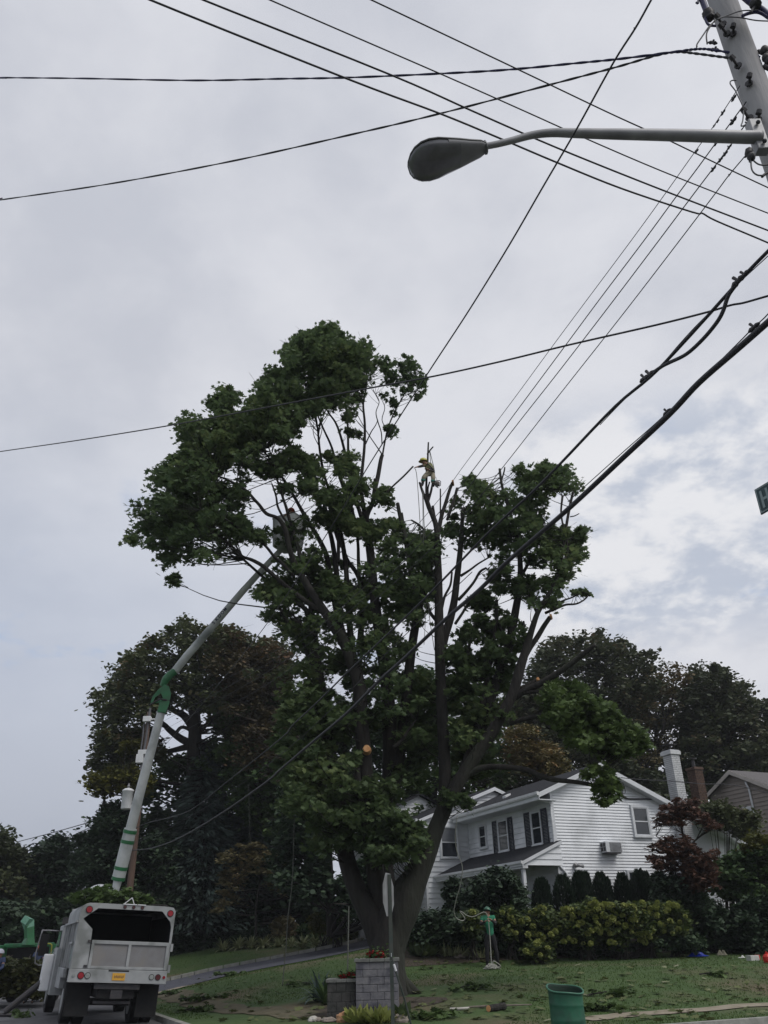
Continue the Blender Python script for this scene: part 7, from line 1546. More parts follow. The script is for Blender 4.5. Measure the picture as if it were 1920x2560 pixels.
# ------------------------------------------------------------ block planter
def planter(label, px0, px1, ptop, pbot, Y, dep, courses, bm, name='planter', stagger=.4, rot=0.):
    a = at(px0, ptop, Y); b_ = at(px1, ptop, Y); z1 = a[2]; z0 = at((px0+px1)/2, pbot, Y)[2]; W = b_[0]-a[0]
    t = thing(name, label, 'planter', (a[0]+W/2, Y, z0)); m_ = MB(); ch_ = (z1-z0)/courses
    mm = MB(); mm.box(a[0]+.02, b_[0]-.02, Y+.02, Y+dep-.02, z0-.6, z1-.01); mm.build('core', M['mortar'], t)
    for i in range(-3, courses):
        z = z0+i*ch_; L_ = W/3.0; x = a[0]-(L_*.5 if i % 2 else 0)
        while x < b_[0]-.01:
            x0, x1 = max(a[0], x)+.003, min(b_[0], x+L_)-.003
            if x1-x0 > .03:
                e = random.uniform(0, .008); m_.box(x0, x1, Y-e, Y+.1, z+.003, z+ch_-.003)
            x += L_
        yy = Y-(.2 if i % 2 else 0)
        while yy < Y+dep-.05:
            y0, y1 = max(Y+.1, yy)+.005, min(Y+dep, yy+.4)-.005
            if y1-y0 > .03:
                for xx in (a[0], b_[0]-.1): m_.box(xx-random.uniform(0, .006), xx+.1, y0, y1, z+.003, z+ch_-.003)
            yy += .4
    m_.build('block_wall', bm, t, bevel=.008)
    c = MB(); e = .035; k = 3
    for i in range(k): c.box(a[0]-e+(W+2*e)*i/k+.003, a[0]-e+(W+2*e)*(i+1)/k-.003, Y-e, Y+.2, z1, z1+.07)
    for xx in (a[0]-e, b_[0]+e-.2): c.box(xx, xx+.2, Y+.203, Y+dep+e, z1, z1+.07)
    c.box(a[0]+.2-e+.003, b_[0]-.2+e-.003, Y+dep+e-.2, Y+dep+e, z1, z1+.07); c.build('cap_stone', M['cap'], t, bevel=.008)
    s_ = MB(); s_.box(a[0]+.14, b_[0]-.14, Y+.15, Y+dep-.15, z1-.05, z1+.02); s_.build('soil', M['soil'], t)
    return t, z1+.07
pl1, zp1 = planter('tall square planter of grey concrete blocks in front of the big trunk', 889, 995, 2406, 2500, 21.6, 1.0, 5, M['block'])
pl2, zp2 = planter('low planter wall of dark stained blocks joined left of the tall one', 818, 888, 2457, 2530, 21.75, .8, 3, M['block_dark'])
def flowers(label, pts, Y, r, seed, petals=14):
    c = at(*pts[len(pts)//2], Y); t = thing('geranium_plant', label, 'flowers', tuple(c)); rn = np.random.default_rng(seed)
    P = np.concatenate([at(x, y+5, Y)+rn.normal(0, r, (60, 3)) for x, y in pts]); leaf_mesh('leaves', P, .075, 'clump', M['midgreen'], t)
    for x, y in pts[::1]:
        leaf_mesh('flower_head', at(x, y, Y-.12)+np.clip(rn.normal(0, r*.32, (petals, 3)), -r*.5, r*.5), .055, 'petal', M['geranium'], t)
M['geranium'] = leafmat('geranium_red', (.22, .01, .012), (.36, .02, .025), None, .2, 4)
flowers('red geraniums in the tall block planter', [c8(x, y) for x, y in ((730, 150), (770, 120), (860, 130), (900, 120), (910, 185), (940, 160), (830, 170))], 21.9, .085, 1)
flowers('red geraniums in the low planter beside the tall one', [c8(x, y) for x, y in ((345, 450), (390, 430), (420, 440), (455, 415), (500, 440), (520, 420))], 22.0, .075, 2)
tuft('hosta', 'white edged hosta left below the tall planter', *c8(590, 930), 21.1, 90, .24, .5, M['hosta'], 'hosta', 'hostas at the planter foot', 1)
tuft('hosta', 'yellow green hosta in front of the tall planter', *c8(860, 930), 21.0, 130, .24, .9, M['hosta'], 'hosta', 'hostas at the planter foot', 2)
tuft('hosta', 'smaller green hosta right of the stop sign post', *c8(1160, 900), 21.1, 40, .28, .35, M['groundcover'], 'hosta', 'hostas at the planter foot', 3)
tuft('iris_clump', 'bluish arching iris leaves left of the low planter', *c8(60, 800), None, 46, .75, .4, M['spruce'], 'arch', None, 4)
tuft('iris_clump', 'dark iris leaves standing against the low planter side', *c8(130, 840), None, 40, .7, .25, M['midgreen'], 'arch', None, 5)
GB = 'leafy plants in the bed by the trunk'
for k, (x, y, r_, m, lab) in enumerate([(385, 720, .8, 'groundcover', 'white edged leafy plant right against the big trunk in the bed'), (440, 790, .6, 'groundcover', 'low green plant at the lawn edge near the trunk'), (540, 770, .7, 'lirio', 'spiky pale plant left of the flat bed stones'), (650, 790, .7, 'lirio', 'pale spiky plant in the middle of the bed edge'), (830, 800, .55, 'lirio', 'bushy yellow green plant left of the worker legs'), (600, 740, .6, 'groundcover', 'dull plant behind the pale spiky ones'), (1010, 700, .6, 'groundcover', 'small leafy plant right of the worker legs')]):
    (a, b_), = c3c([(x, y)]); tuft('bed_plant', lab, a, b_+6, None, 190, .42*r_+.1, r_*1.6, M[m], 'strap' if m == 'lirio' else 'hosta', GB, 20+k)
for k, (x, y, wp, lab) in enumerate([(690, 815, 30, 'flat grey stone slab edge in the bed left of the worker'), (760, 790, 22, 'dark round stone in the bed beside the worker'), (1040, 800, 20, 'brownish edge stone right of the worker feet')]):
    rock(lab, *c3c([(x, y)])[0], wp, M['rock_grey'], group='bed edge stones', sq=.4)

# ------------------------------------------------------------ litter on the lawn, grass
def scatter_px(n, box, rn):
    out = []
    while len(out) < n:
        x = rn.uniform(box[0], box[2]); y = box[1]+(box[3]-box[1])*rn.uniform(0, 1); p = gpt(x, y)
        s, t = p@d2, p@d1
        if s > 5 and t > 15.6 and p[2] < gz(p)+.1: out.append((p, x, y))
    return out
rn = random.Random(5)
P = [p+ZU*.045 for p, x, y in scatter_px(380, (1030, 2400, 1920, 2558), rn)]+[p+ZU*.045 for p, x, y in scatter_px(120, (470, 2440, 880, 2558), rn)]
o = leaf_mesh('fallen_leaves', np.array(P), .17, 'maple', M['fallen'], None, up=.7, offset=np.zeros(3)); tag(o, None, None, kind='stuff')
# grass blades over the visible lawn
GP = []; rn2 = np.random.default_rng(3)
def blades():
    N_ = 260000; S_ = rn2.uniform(4.9, 34, N_); T_ = rn2.uniform(15.7, 62, N_); X = d2[0]*S_+d1[0]*T_; Y = d2[1]*S_+d1[1]*T_
    keep = (np.abs(X/Y) < .46) & (Y > 17) & (Y < 56) & (rn2.uniform(size=N_) < np.clip(1.5-Y/32, .2, 1)); S_, T_, X, Y = S_[keep], T_[keep], X[keep], Y[keep]
    gs_, gt_ = np.arange(4.6, 36, .4), np.arange(15.4, 64, .4); H = np.array([[hgt(a, b) for b in gt_] for a in gs_])
    i = np.clip((S_-4.6)/.4, 0, len(gs_)-1.01); j = np.clip((T_-15.4)/.4, 0, len(gt_)-1.01); i0, j0 = i.astype(int), j.astype(int); fi, fj = i-i0, j-j0
    Z = H[i0, j0]*(1-fi)*(1-fj)+H[i0+1, j0]*fi*(1-fj)+H[i0, j0+1]*(1-fi)*fj+H[i0+1, j0+1]*fi*fj
    off = ((T_ > 16.9) & (T_ < 18.0) & (S_ > 12)) | ((S_ > 5.8) & (S_ < 7.1) & (T_ > 22) & (T_ < 38)) | (T_ > 31.7) & (S_ > 18.5) & (T_ < 46)
    # keep the blacktop clear
    cen = [( (a+b)/2, np.linalg.norm(a-b)/2) for a, b in zip(A, B)]
    ok = ~off
    for c, h_ in cen:
        u = (B[0]-A[0]); ok &= ~(((X-c[0])**2+(Y-c[1])**2) < (min(h_, 3.6)+.2)**2)
    n_ = ok.sum(); return np.stack([X[ok], Y[ok], Z[ok]+.0], 1)
GPP = blades()
M['grass'] = leafmat('grass_blade', (.045, .088, .02), (.075, .125, .03), (.11, .135, .042), .3, .5)
D = RNG.normal(size=GPP.shape)*.5; D[:, 2] = 1
o = leaf_mesh('grass', GPP, .075, 'spray', M['grass'], None, dirs=D, up=.1, offset=np.zeros(3)); tag(o, None, None, kind='stuff')
# fallen branches
def branch(label, x, y, L_, seed, n=10, m=None, leaves=True):
    p = gpt(x, y)+ZU*.05; rn = random.Random(seed); t = thing('fallen_branch', label, 'branch', tuple(p), 0, 'cut branches lying on the lawn'); a = rn.uniform(-.5, .5); u = np.array([math.cos(a), math.sin(a), 0]); q = MB(); q.tube([p-u*L_/2, p+ZU*.05, p+u*L_/2], [.02, .015, .006], 5); C = []
    for k in range(n):
        c = p+u*rn.uniform(-.4, .5)*L_+np.array([rn.uniform(-.25, .25), rn.uniform(-.25, .25), rn.uniform(.0, .09)]); q.tube([p+u*(np.dot(c-p, u)-.1), c], [.008, .004], 4); C.append((c, .2))
    q.build('stick', M['bark'], t)
    if leaves: leaf_mesh('leaves', clump_leaves(C, 13, flat=.3), .13, 'maple', m or M['cutleaf'], t)
for k, (x, y, L_, n, lab) in enumerate([(1520, 2490, 1.1, 12, 'leafy cut branch right of the green barrel, upper one'), (1480, 2525, 1.0, 14, 'largest leafy cut branch beside the green barrel'), (1170, 2475, .9, 9, 'leafy branch lying midway between trunk and barrel'), (580, 2440, 1.4, 12, 'leafy branch lying along the lower edge of the driveway'),
   (760, 2466, 1.2, 5, 'thin leafy branch left of the low planter'), (520, 2500, 1.8, 14, 'long dark leafy branch on the sandy soil near the kerb'), (425, 2490, .9, 10, 'leafy sprig beside the sand at the driveway foot'), (1080, 2545, 1.0, 14, 'leafy heap at the bottom right of the trunk'), (1785, 2440, .8, 4, 'pale broken twig with few leaves below the blue tarp'), (500, 2530, 1.2, 10, 'leafy litter on the verge right behind the truck')]):
    branch(lab, x, y, L_, k, n)
bl = gpt(1228, 2530); q = MB(); q.tube([bl+np.array([-.05, 0, .07]), bl+np.array([.35, .3, .09])], .075, 10); lg = thing('cut_log', 'short cut log with a pale round end on the lawn', 'log', tuple(bl)); q.build('bark', M['bark'], lg); q = MB(); q.tube([bl+np.array([-.062, -.01, .07]), bl+np.array([-.051, 0, .07])], .066, 10); q.build('cut_face', M['cutwood'], lg)
q = MB(); p = gpt(1125, 2528); q.tube([p+ZU*.04, p+np.array([.45, .02, .05])], [.035, .03], 6); o = q.build('wood_chip', M['rock_pale'], None); tag(o, 'pale split piece of wood lying on the lawn', 'wood')
q = MB(); p = gpt(1235, 2522); q.tube([p+np.array([-.6, 0, .05]), p+ZU*.06, p+np.array([.9, .1, .06])], [.02, .03, .015], 6); o = q.build('fallen_branch', M['deadwood'], None); tag(o, 'bare grey stick lying behind the cut log', 'branch')
# small things at the right
def crumple(name, label, cat, x, y, wpx, hpx, m, seed, sx=1., parent=None):
    p = gpt(x, y); r = wpx*depth(p)/F0/2; hh = hpx*depth(p)/F0*.9; q = MB(); n, k = 22, 10; off = Vector((seed*5.3, 0, 0))
    for j in range(k+1):
        for i in range(n):
            a = 2*math.pi*i/n; rr_ = (j/k)*r*(1+.3*mnoise.noise(Vector((math.cos(a)*1.2, math.sin(a)*1.2, 0))+off)); X_, Y_ = rr_*math.cos(a), rr_*.6*math.sin(a)
            z = hh*(1-(j/k)**2)*(.5+1.5*mnoise.noise(Vector((X_*9, Y_*9, 0))+off))+.03; q.v.append((p[0]+X_, p[1]+Y_, p[2]+max(.02, z)))
    for j in range(k):
        for i in range(n):
            i2 = (i+1) % n; q.f.append([j*n+i, j*n+i2, (j+1)*n+i2, (j+1)*n+i]); q.m.append(0)
    o = q.build(name, m, None); o.data.transform(Matrix.Translation(Vector(-p))); o.location = Vector(p); tag(o, label, cat); return o
crumple('tarp', 'crumpled bright blue tarp on the lawn at the right', 'tarp', 1745, 2393, 60, 9, M['tarp'], 1)
crumple('rag', 'dull grey green heap of cloth right of the blue tarp', 'cloth', 1806, 2390, 26, 13, M['wicker'], 2)
crumple('rag', 'flat pale rag lying between the cloth heap and the white carton', 'cloth', 1855, 2397, 18, 7, M['plastic_white'], 3)
p = gpt(1884, 2402); u2 = np.array([.93, .36, 0]); t = thing('carton', 'white carton with a red end near the right edge', 'box', tuple(p)); 
def KT(x, y, z): return p+u2*x+np.array([-u2[1], u2[0], 0])*y+ZU*z
q = MB(KT); q.box(-.2, .16, -.12, .12, .0, .16); q.build('box_body', M['plastic_white'], t, bevel=.01); q = MB(KT); q.box(.161, .22, -.1, .1, .02, .17); q.build('red_cap', M['plastic_red'], t, bevel=.01)
p2 = gpt(1921, 2408); q = MB(); q.lathe([(0, .02), (.12, .02), (.14, .08), (.14, .18), (.1, .24), (.04, .26), (.04, .3), (0, .3)], tuple(p2), 14); q.tube([p2+np.array([-.06, 0, .24]), p2+np.array([0, 0, .33]), p2+np.array([.07, 0, .24])], .015, 6); o = q.build('fuel_can', M['plastic_red'], None); tag(o, 'red plastic fuel can cut by the right edge of the view', 'fuel can')
# ropes and thin stake on the left
def ropeobj(label, pts, Y0, Y1, wpx, m='ropedark', name='rope', k=5):
    n = len(pts); P = crom([at(x, y, Y0+(Y1-Y0)*i/(n-1)) for i, (x, y) in enumerate(pts)], k); r = wpx*depth(P[len(P)//2])/F0/2
    q = MB(); q.tube(P, r, 6); o = q.build(name, M[m], None, smooth=True); b = Vector(P[-1]); o.data.transform(Matrix.Translation(-b)); o.location = b; tag(o, label, 'rope'); return o
ropeobj('long thin rope hanging from the maple to the lawn, left of the trunk', [(742, 1870), (738, 1960), (733, 2150), (728, 2230), (720, 2290), (715, 2370), (712, 2400), (706, 2465)], 25, 25, 2.4)
q = MB(); a = at(872, 2265, 23.); b_ = at(869, 2432, 23.); q.tube([a, b_], .018, 6); o = q.build('stake', M['ropedark'], None); o.data.transform(Matrix.Translation(Vector(-b_))); o.location = Vector(b_); tag(o, 'thin grey stake standing upright in the low planter', 'stake')
# ------------------------------------------------------------ people
def skin_obj(name, chains, m, parent, sub=2, root=0):
    """chains: dict joints name->(point, radius), list of edges"""
    J, E_ = chains; names = list(J); idx = {k: i for i, k in enumerate(names)}; b = base_of(parent)
    me = bpy.data.meshes.new(name); me.from_pydata([tuple(np.array(J[k][0])-b) for k in names], [(idx[a], idx[c]) for a, c in E_], []); me.materials.append(m)
    o = link(name, me, parent); md = o.modifiers.new('skin', 'SKIN'); md.use_smooth_shade = True
    sv = me.skin_vertices[0].data if me.skin_vertices else None
    if sv is None:
        me.attributes  # skin layer is made with the modifier
    for i, k in enumerate(names):
        r = J[k][1]; r = r if hasattr(r, '__len__') else (r, r); me.skin_vertices[0].data[i].radius = r; me.skin_vertices[0].data[i].use_root = (i == root)
    s = o.modifiers.new('sub', 'SUBSURF'); s.levels = sub; s.render_levels = sub
    return o
def person(label, base, J, mats, helmet, extras=None, fingers=True, face=None):
    """J: joint world positions. mats: shirt, sleeve, trousers, boot"""
    t = thing('person', label, 'person', tuple(base))
    P = {k: np.array(v) for k, v in J.items()}
    body = {'pelvis': (P['pelvis'], (.13, .10)), 'waist': (P['waist'], (.12, .09)), 'chest': (P['chest'], (.15, .105)), 'neck': (P['neck'], .06), 'throat': (P['neck']*.55+P['head']*.45, .056), 'head': (P['head'], (.078, .092)), 'crown': (P['head']+(P['head']-P['neck'])*.45, (.068, .078))}
    E_ = [('pelvis', 'waist'), ('waist', 'chest'), ('chest', 'neck'), ('neck', 'throat'), ('throat', 'head'), ('head', 'crown')]
    for s in 'LR':
        body['sh'+s] = (P['sh'+s], .062); body['el'+s] = (P['el'+s], .042); body['wr'+s] = (P['wr'+s], .028); body['ha'+s] = (P['ha'+s], (.036, .018))
        body['hip'+s] = (P['hip'+s], .092); body['kn'+s] = (P['kn'+s], .062); body['an'+s] = (P['an'+s], .042); body['toe'+s] = (P['toe'+s], .034)
        E_ += [('chest', 'sh'+s), ('sh'+s, 'el'+s), ('el'+s, 'wr'+s), ('wr'+s, 'ha'+s), ('pelvis', 'hip'+s), ('hip'+s, 'kn'+s), ('kn'+s, 'an'+s), ('an'+s, 'toe'+s)]
        hd = P['ha'+s]-P['wr'+s]; hd /= np.linalg.norm(hd); side = np.cross(hd, ZU); side /= (np.linalg.norm(side)+1e-6); cu = np.cross(side, hd)
        for f_, (o_, L_) in enumerate(((-.03, .07), (-.011, .08), (.01, .076), (.029, .06))):
            a = P['ha'+s]+side*o_+hd*.02; bq = a+hd*L_*.5-cu*.012; c = bq+hd*L_*.25-cu*L_*.45
            body['f%d%sa' % (f_, s)] = (a, .0095); body['f%d%sb' % (f_, s)] = (bq, .009); body['f%d%sc' % (f_, s)] = (c, .0075)
            E_ += [('ha'+s, 'f%d%sa' % (f_, s)), ('f%d%sa' % (f_, s), 'f%d%sb' % (f_, s)), ('f%d%sb' % (f_, s), 'f%d%sc' % (f_, s))]
        a = P['wr'+s]*.6+P['ha'+s]*.4+side*-.038; bq = a+hd*.045-side*.02-cu*.02; body['t'+s+'a'] = (a, .011); body['t'+s+'b'] = (bq, .009); E_ += [('wr'+s, 't'+s+'a'), ('t'+s+'a', 't'+s+'b')]
    skin_obj('body', (body, E_), M['skin'], t, 2)
    sh = {'hem': (P['pelvis']+(P['waist']-P['pelvis'])*-.15, (.165, .135)), 'waist': (P['waist']-(P['waist']-P['pelvis'])*.55, (.162, .13)), 'mid': (P['waist'], (.16, .125)), 'chest': (P['chest'], (.2, .14)), 'col': (P['neck']*.75+P['chest']*.25, .085)}; E2 = [('hem', 'waist'), ('waist', 'mid'), ('mid', 'chest'), ('chest', 'col')]
    for s in 'LR': sh['sh'+s] = (P['sh'+s], .082); sh['ua'+s] = (P['sh'+s]*.45+P['el'+s]*.55, .07); E2 += [('chest', 'sh'+s), ('sh'+s, 'ua'+s)]
    skin_obj('shirt', (sh, E2), M[mats[0]], t, 2)
    for s in 'LR':
        sl = {'a': (P['sh'+s]*.5+P['el'+s]*.5, .056), 'b': (P['el'+s], .052), 'c': (P['wr'+s], .036)}; skin_obj('sleeve', (sl, [('a', 'b'), ('b', 'c')]), M[mats[1]], t, 2)
        bt = {'a': (P['an'+s]+(P['kn'+s]-P['an'+s])*.25, .058), 'b': (P['an'+s], .056), 'c': (P['toe'+s]*.6+P['an'+s]*.4-ZU*.01, .05), 'd': (P['toe'+s], .042)}; skin_obj('boot', (bt, [('a', 'b'), ('b', 'c'), ('c', 'd')]), M[mats[3]], t, 2)
    tr = {'pelvis': (P['pelvis']+(P['waist']-P['pelvis'])*.6, (.148, .118)), 'c': (P['pelvis']-(P['waist']-P['pelvis'])*.15, (.14, .115))}; E3 = [('pelvis', 'c')]
    for s in 'LR': tr['hip'+s] = (P['hip'+s], .108); tr['th'+s] = (P['hip'+s]*.5+P['kn'+s]*.5, .092); tr['kn'+s] = (P['kn'+s], .078); tr['cf'+s] = (P['kn'+s]*.55+P['an'+s]*.45, .072); tr['an'+s] = (P['an'+s]+(P['kn'+s]-P['an'+s])*.08, .062); E3 += [('c', 'hip'+s), ('hip'+s, 'th'+s), ('th'+s, 'kn'+s), ('kn'+s, 'cf'+s), ('cf'+s, 'an'+s)]
    skin_obj('trousers', (tr, E3), M[mats[2]], t, 2)
    # head details and helmet
    f_ = np.array(face if face is not None else (0, -1., 0)); f_ /= np.linalg.norm(f_); r_ = np.cross(f_, ZU); r_ /= np.linalg.norm(r_); u_ = np.cross(r_, f_)
    hc = P['head']
    q = MB(); q.tube([hc+f_*.088+u_*.015, hc+f_*.118-u_*.02], [.012, .018], 8); q.build('nose', M['skin'], t, smooth=True)
    for sg_ in (-1, 1):
        q = MB(); q.ball(hc+f_*.086+r_*.033*sg_+u_*.022, .011, 8, 6); q.build('eye', M['black'], t, smooth=True)
        q = MB(); q.ball(hc+r_*.084*sg_, (.014, .02, .03), 8, 6); q.build('ear', M['skin'], t, smooth=True)
    q = MB(); q.tube([hc+f_*.092-u_*.048-r_*.025, hc+f_*.098-u_*.05, hc+f_*.092-u_*.048+r_*.025], [.006, .008, .006], 6); q.build('mouth', mat('lips', (.25, .09, .08), None, 5, .6), t, smooth=True)
    q = MB(); c = hc+u_*.05; n, m_ = 24, 9
    for j in range(m_+1):
        ph = (math.pi/2)*j/m_
        for i in range(n):
            a = 2*math.pi*i/n; rr_ = 1+(.16 if False else 0); q.v.append(tuple(c+(r_*.128*math.cos(a)+f_*.142*math.sin(a))*math.cos(ph)+u_*(.128*math.sin(ph)+(.012 if abs(math.cos(a)) < .2 else 0)*math.cos(ph*.5))))
    for j in range(m_):
        for i in range(n): i2 = (i+1) % n; q.f.append([j*n+i, j*n+i2, (j+1)*n+i2, (j+1)*n+i]); q.m.append(0)
    for i in range(n):
        a = 2*math.pi*i/n; e = .010+(.035 if math.sin(a) > .2 else 0)*math.sin(a); d_ = (r_*.128*math.cos(a)+f_*.142*math.sin(a)); d_ = d_*(1+e/.135); q.v.append(tuple(c+d_-u_*.008))
    b0 = (m_+1)*n
    for i in range(n): i2 = (i+1) % n; q.f.append([i, b0+i, b0+i2, i2]); q.m.append(0)
    q.build('helmet', M[helmet], t, smooth=True)
    return t
# groundsman: feet 2417, helmet top 2268, hands at (1221, 2298)
GY = 32.0; gp0 = at(1224, 2417, GY); gp0[2] = gz(gp0); zt_ = at(1216, 2268, GY)[2]; Hh = zt_-gp0[2]; k = Hh/1.86
def gj(x, y, dY=0.): return at(x, y, GY+dY)
hnd = gj(1221, 2299, -.42)
feetL, feetR = gj(1246, 2414), gj(1219, 2416); zf = gp0[2]
J = dict(pelvis=gj(1226, 2340), waist=gj(1225, 2322), chest=gj(1221, 2302), neck=gj(1220, 2288), head=gj(1218, 2280.5, -.03),
 shL=gj(1234, 2293), shR=gj(1206, 2294), elL=gj(1238.5, 2309, -.12), elR=gj(1202, 2312, -.15), wrL=hnd+np.array([.09, .1, .0]), wrR=hnd+np.array([-.09, .1, -.04]), haL=hnd+np.array([.02, .02, .03]), haR=hnd+np.array([-.02, .02, -.03]),
 hipL=gj(1233, 2345), hipR=gj(1217, 2345), knL=gj(1240, 2378, -.05), knR=gj(1218, 2379, -.03), anL=np.array([feetL[0], GY+.03, zf+.09]), anR=np.array([feetR[0], GY, zf+.09]), toeL=np.array([feetL[0]+.05, GY-.14, zf+.04]), toeR=np.array([feetR[0]-.04, GY-.16, zf+.04]))
person('person in green shirt and green helmet holding a rope on the lawn', (gp0[0], gp0[1], zf), J, ('shirt_green', 'sleeve', 'trousers', 'rubber'), 'helmet_green', face=(-.45, -.75, .25))
def px6(x, y): return (1100+x/7.54, 2220+y/7.54)
rp = [(1143, 2040), (1138, 2092), (1143, 2130), (1156, 2168), (1150, 2215), (1141, 2247), (1135, 2277), (1140, 2294), (1149, 2300), (1158, 2301.5), (1162, 2296), (1156, 2286), (1150.5, 2280), (1155, 2279.5), (1166, 2288), (1182, 2292), (1199, 2284.5), (1209, 2280.5), (1215, 2282.5), (1219, 2290)]
n_ = len(rp); P = [at(x, y, 29.5+(2.05*min(1, i/9.))) for i, (x, y) in enumerate(rp)]+[hnd+ZU*.02, hnd-ZU*.12+np.array([0, -.02, 0]), at(1225, 2345, GY-.42), at(1228, 2400, GY-.5), at(1228.5, 2414, GY-.5)]
q = MB(); q.tube(crom(P, 5), .014, 7); rpo = thing('rope', 'white rope curving down from the tree through the worker hands to a pile', 'rope', tuple(hnd)); q.build('line', M['rope'], rpo, smooth=True)
pc = gpt(1229, 2424); rn = random.Random(9); Q = [P[-1]]
for i in range(46):
    a = i*1.9+rn.uniform(-.5, .5); r = rn.uniform(.06, .3)*(1 if i < 34 else .7); Q.append(pc+np.array([math.cos(a)*r+(.12 if i > 36 else 0), math.sin(a)*r*.8, .03+max(0, .24*(1-r/.26))*rn.uniform(.3, 1.1)]))
q = MB(); q.tube(crom(Q, 6), .014, 6); q.build('coil', M['rope'], rpo, smooth=True)

# climber
CY = 24.95
def cj(x, y, dY=0.): return at(1000+x/10.37, 1080+y/10.37, CY+dY)
J = dict(pelvis=cj(790, 1060, .12), waist=cj(775, 980, .1), chest=cj(745, 880, .08), neck=cj(690, 820, .05), head=cj(615, 790, .0),
 shL=cj(800, 860, .12), shR=cj(670, 850, .1), elL=cj(850, 960, .1), elR=cj(540, 890, -.05), wrL=cj(760, 1000, -.15), wrR=cj(450, 905, -.12), haL=cj(700, 960, -.18), haR=cj(405, 915, -.14),
 hipL=cj(850, 1070, .15), hipR=cj(720, 1075, .05), knL=cj(860, 1210, -.05), knR=cj(610, 1180, -.12), anL=cj(850, 1370, .0), anR=cj(585, 1340, -.02), toeL=cj(870, 1400, -.1), toeR=cj(560, 1390, -.12))
clm = person('person in yellow helmet and pale trousers roped high in the maple', tuple(cj(720, 1400)), J, ('shirt_hi', 'sleeve', 'trousers_pale', 'rubber'), 'helmet_yellow', face=(-.9, -.4, -.1))
q = MB()
for s in ('knR', 'knL'):
    a = np.array(J[s]); b_ = np.array(J['an'+s[-1]]); q.tube([a*.75+b_*.25, a*.45+b_*.55], .078, 10)
q.build('shin_pad', mat('teal', (.03, .25, .2), (.02, .12, .1), 8, .6), clm, smooth=True)
q = MB(); w0 = np.array(J['waist'])*.35+np.array(J['pelvis'])*.65; q.tube([w0-ZU*.05, w0+ZU*.05], .165, 14); q.tube(crom([np.array(J['shR'])+ZU*.07, np.array(J['chest'])+np.array([0, -.17, -.05]), w0+np.array([.1, -.14, 0])], 3), .022, 6); q.build('harness', M['iron'], clm)
saw = thing('chainsaw', 'chainsaw hanging at the side of the climber in the tree', 'chainsaw', tuple(cj(960, 1340)))
def sj(x, y, dY=0): return cj(x, y, dY-.1)
q = MB(); q.tube([sj(930, 1290), sj(960, 1340), sj(980, 1390)], [.07, .11, .07], 8); q.build('motor', mat('saw_body', (.16, .14, .13), (.1, .09, .09), 5, .5), saw)
q = MB(); q.tube([sj(880, 1275), sj(960, 1262), sj(1030, 1262), sj(1056, 1290), sj(1050, 1380), sj(1020, 1405), sj(1000, 1390)], .014, 6); q.build('handle', M['rubber'], saw)
q = MB(); 
a, b_ = sj(930, 1380), sj(995, 1450); q.tube([a, (a+b_)/2, b_], [.05, .04, .012], 4); q.build('guide_bar', M['metalgrey'], saw)
q = MB(); q.tube([cj(910, 1170), sj(935, 1180), sj(960, 1265)], .008, 5); q.build('lanyard', M['rope'], saw)
ropeobj('line from the climber hands falling down the left of his stem', [(1000+400/10.37, 1080+950/10.37), (1042, 1190), (1046, 1240), (1049, 1290), (1052, 1340), (1055, 1400)], CY-.15, CY-.1, 1.8)
ropeobj('pair of thin lines dropping between the stems below the climber', [(1055, 1215), (1057, 1260), (1058, 1330), (1060, 1430)], CY-.2, CY-.1, 2.0)
ropeobj('thin line next to the paired lines below the climber', [(1058, 1230), (1060, 1300), (1063, 1350)], CY-.25, CY-.2, 1.8)
ropeobj('climbing line from the top fork down to the harness', [(1074, 1125), (1080, 1150), (1085, 1170), (1086, 1185)], CY-.1, CY+.05, 1.8)
ropeobj('second climbing line from the top fork beside the first', [(1074, 1125), (1076, 1150), (1078, 1163)], CY-.1, CY+.05, 1.6)
ropeobj('thin line seen against the sky left of the right stem, low', [(1066, 1500), (1063, 1560), (1060, 1612)], CY, CY, 1.6)
ropeobj('two meeting thin lines against the sky beside the right stem', [(1068, 1500), (1076, 1560), (1086, 1625)], CY, CY, 1.8)
ropeobj('thin rope hanging in front of the spruce near the long one', [(622, 1960), (624, 2060), (626, 2110)], 26, 26, 1.4)
# person in the bucket
BC = np.array(bc_); hz = at(735, 1280, 25.5)
def bj(x, y, dY=0): return at(x, y, 25.6+dY)
J = dict(pelvis=bj(724, 1335), waist=bj(725, 1315), chest=bj(726, 1300), neck=bj(727, 1290), head=bj(728, 1281, -.03), shL=bj(738, 1297), shR=bj(714, 1297), elL=bj(745, 1306, -.2), elR=bj(706, 1300, -.25), wrL=bj(736, 1300, -.4), wrR=bj(712, 1290, -.45), haL=bj(732, 1297, -.45), haR=bj(716, 1286, -.5),
 hipL=bj(730, 1340), hipR=bj(718, 1340), knL=bj(730, 1355), knR=bj(718, 1355), anL=bj(730, 1366), anR=bj(718, 1366), toeL=bj(730, 1367, -.08), toeR=bj(718, 1367, -.08))
person('person in orange helmet standing in the raised bucket behind the leaves', tuple(bj(724, 1367)), J, ('plastic_red', 'skin', 'trousers', 'rubber'), 'helmet_orange', face=(-.2, -1, 0))
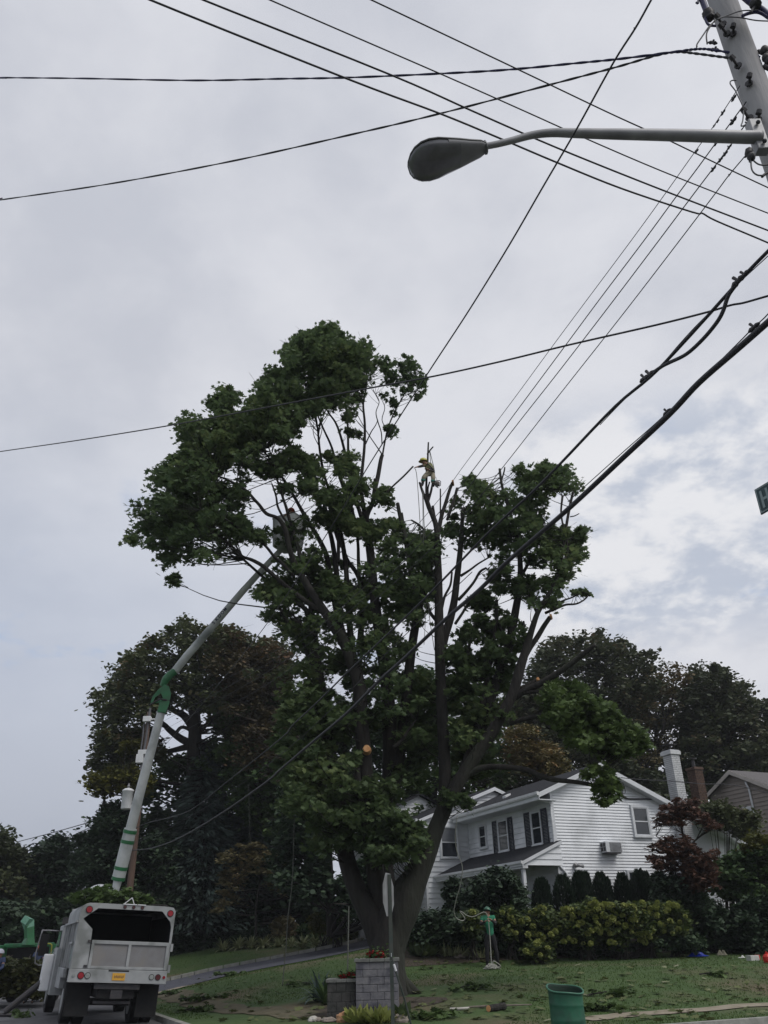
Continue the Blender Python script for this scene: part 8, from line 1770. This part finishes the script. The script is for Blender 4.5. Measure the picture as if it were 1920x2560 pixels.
# two workers at the chipper
WY = 35.
def wj(x, y, dY=0): return at(x, y, WY+dY)
def simple_worker(label, hx, hy, dirx, mats, helmet, Y):
    zf = 0.0; h = at(hx, hy, Y); H_ = h[2]; X, Yy = h[0], h[1]; 
    pel = np.array([X+dirx*.25, Yy, H_*.55]); ch_ = np.array([X+dirx*.1, Yy, H_*.82])
    J = dict(pelvis=pel, waist=pel*.6+ch_*.4, chest=ch_, neck=np.array([X+dirx*.02, Yy, H_-.2]), head=np.array([X, Yy-.02, H_-.1]), shL=ch_+np.array([.17, .03, .08]), shR=ch_+np.array([-.17, .03, .08]), elL=ch_+np.array([.2-dirx*.1, -.12, -.18]), elR=ch_+np.array([-.2-dirx*.1, -.12, -.18]), wrL=ch_+np.array([.1-dirx*.2, -.3, -.25]), wrR=ch_+np.array([-.12-dirx*.2, -.3, -.25]), haL=ch_+np.array([.08-dirx*.25, -.38, -.27]), haR=ch_+np.array([-.1-dirx*.25, -.38, -.27]),
      hipL=pel+np.array([.09, 0, -.05]), hipR=pel+np.array([-.09, 0, -.05]), knL=pel+np.array([.12, -.05, -.45]), knR=pel+np.array([-.12, .03, -.45]), anL=np.array([pel[0]+.14, Yy, .09]), anR=np.array([pel[0]-.16, Yy+.05, .09]), toeL=np.array([pel[0]+.16, Yy-.15, .05]), toeR=np.array([pel[0]-.18, Yy-.1, .05]))
    person(label, (pel[0], Yy, 0), J, mats, helmet, face=(-.3, 1, 0))
simple_worker('person in white helmet cut off by the left edge beside the brush', 2, 2378, -.3, ('denim', 'denim', 'denim', 'rubber'), 'helmet_white', 31.5)
simple_worker('person in orange helmet and blue clothes bending behind the brush pile', 104, 2366, -.6, ('denim', 'denim', 'trousers', 'rubber'), 'helmet_orange', 35.5)
# ------------------------------------------------------------ haze volume added to lift the dark tones of the far trees
q = MB(); q.box(-905, 905, -305, 1505, -1.1, 34); hz_ = bpy.data.materials.new('haze'); hz_.use_nodes = True; t_ = hz_.node_tree; t_.nodes.clear()
vo = t_.nodes.new('ShaderNodeVolumePrincipled'); vo.inputs['Color'].default_value = (.9, .93, 1, 1); vo.inputs['Density'].default_value = .00038
ou = t_.nodes.new('ShaderNodeOutputMaterial'); t_.links.new(vo.outputs[0], ou.inputs['Volume'])
o = q.build('haze', hz_, None); o['kind'] = 'stuff'
print('objects', len(bpy.data.objects), 'verts', sum(len(m.vertices) for m in bpy.data.meshes))
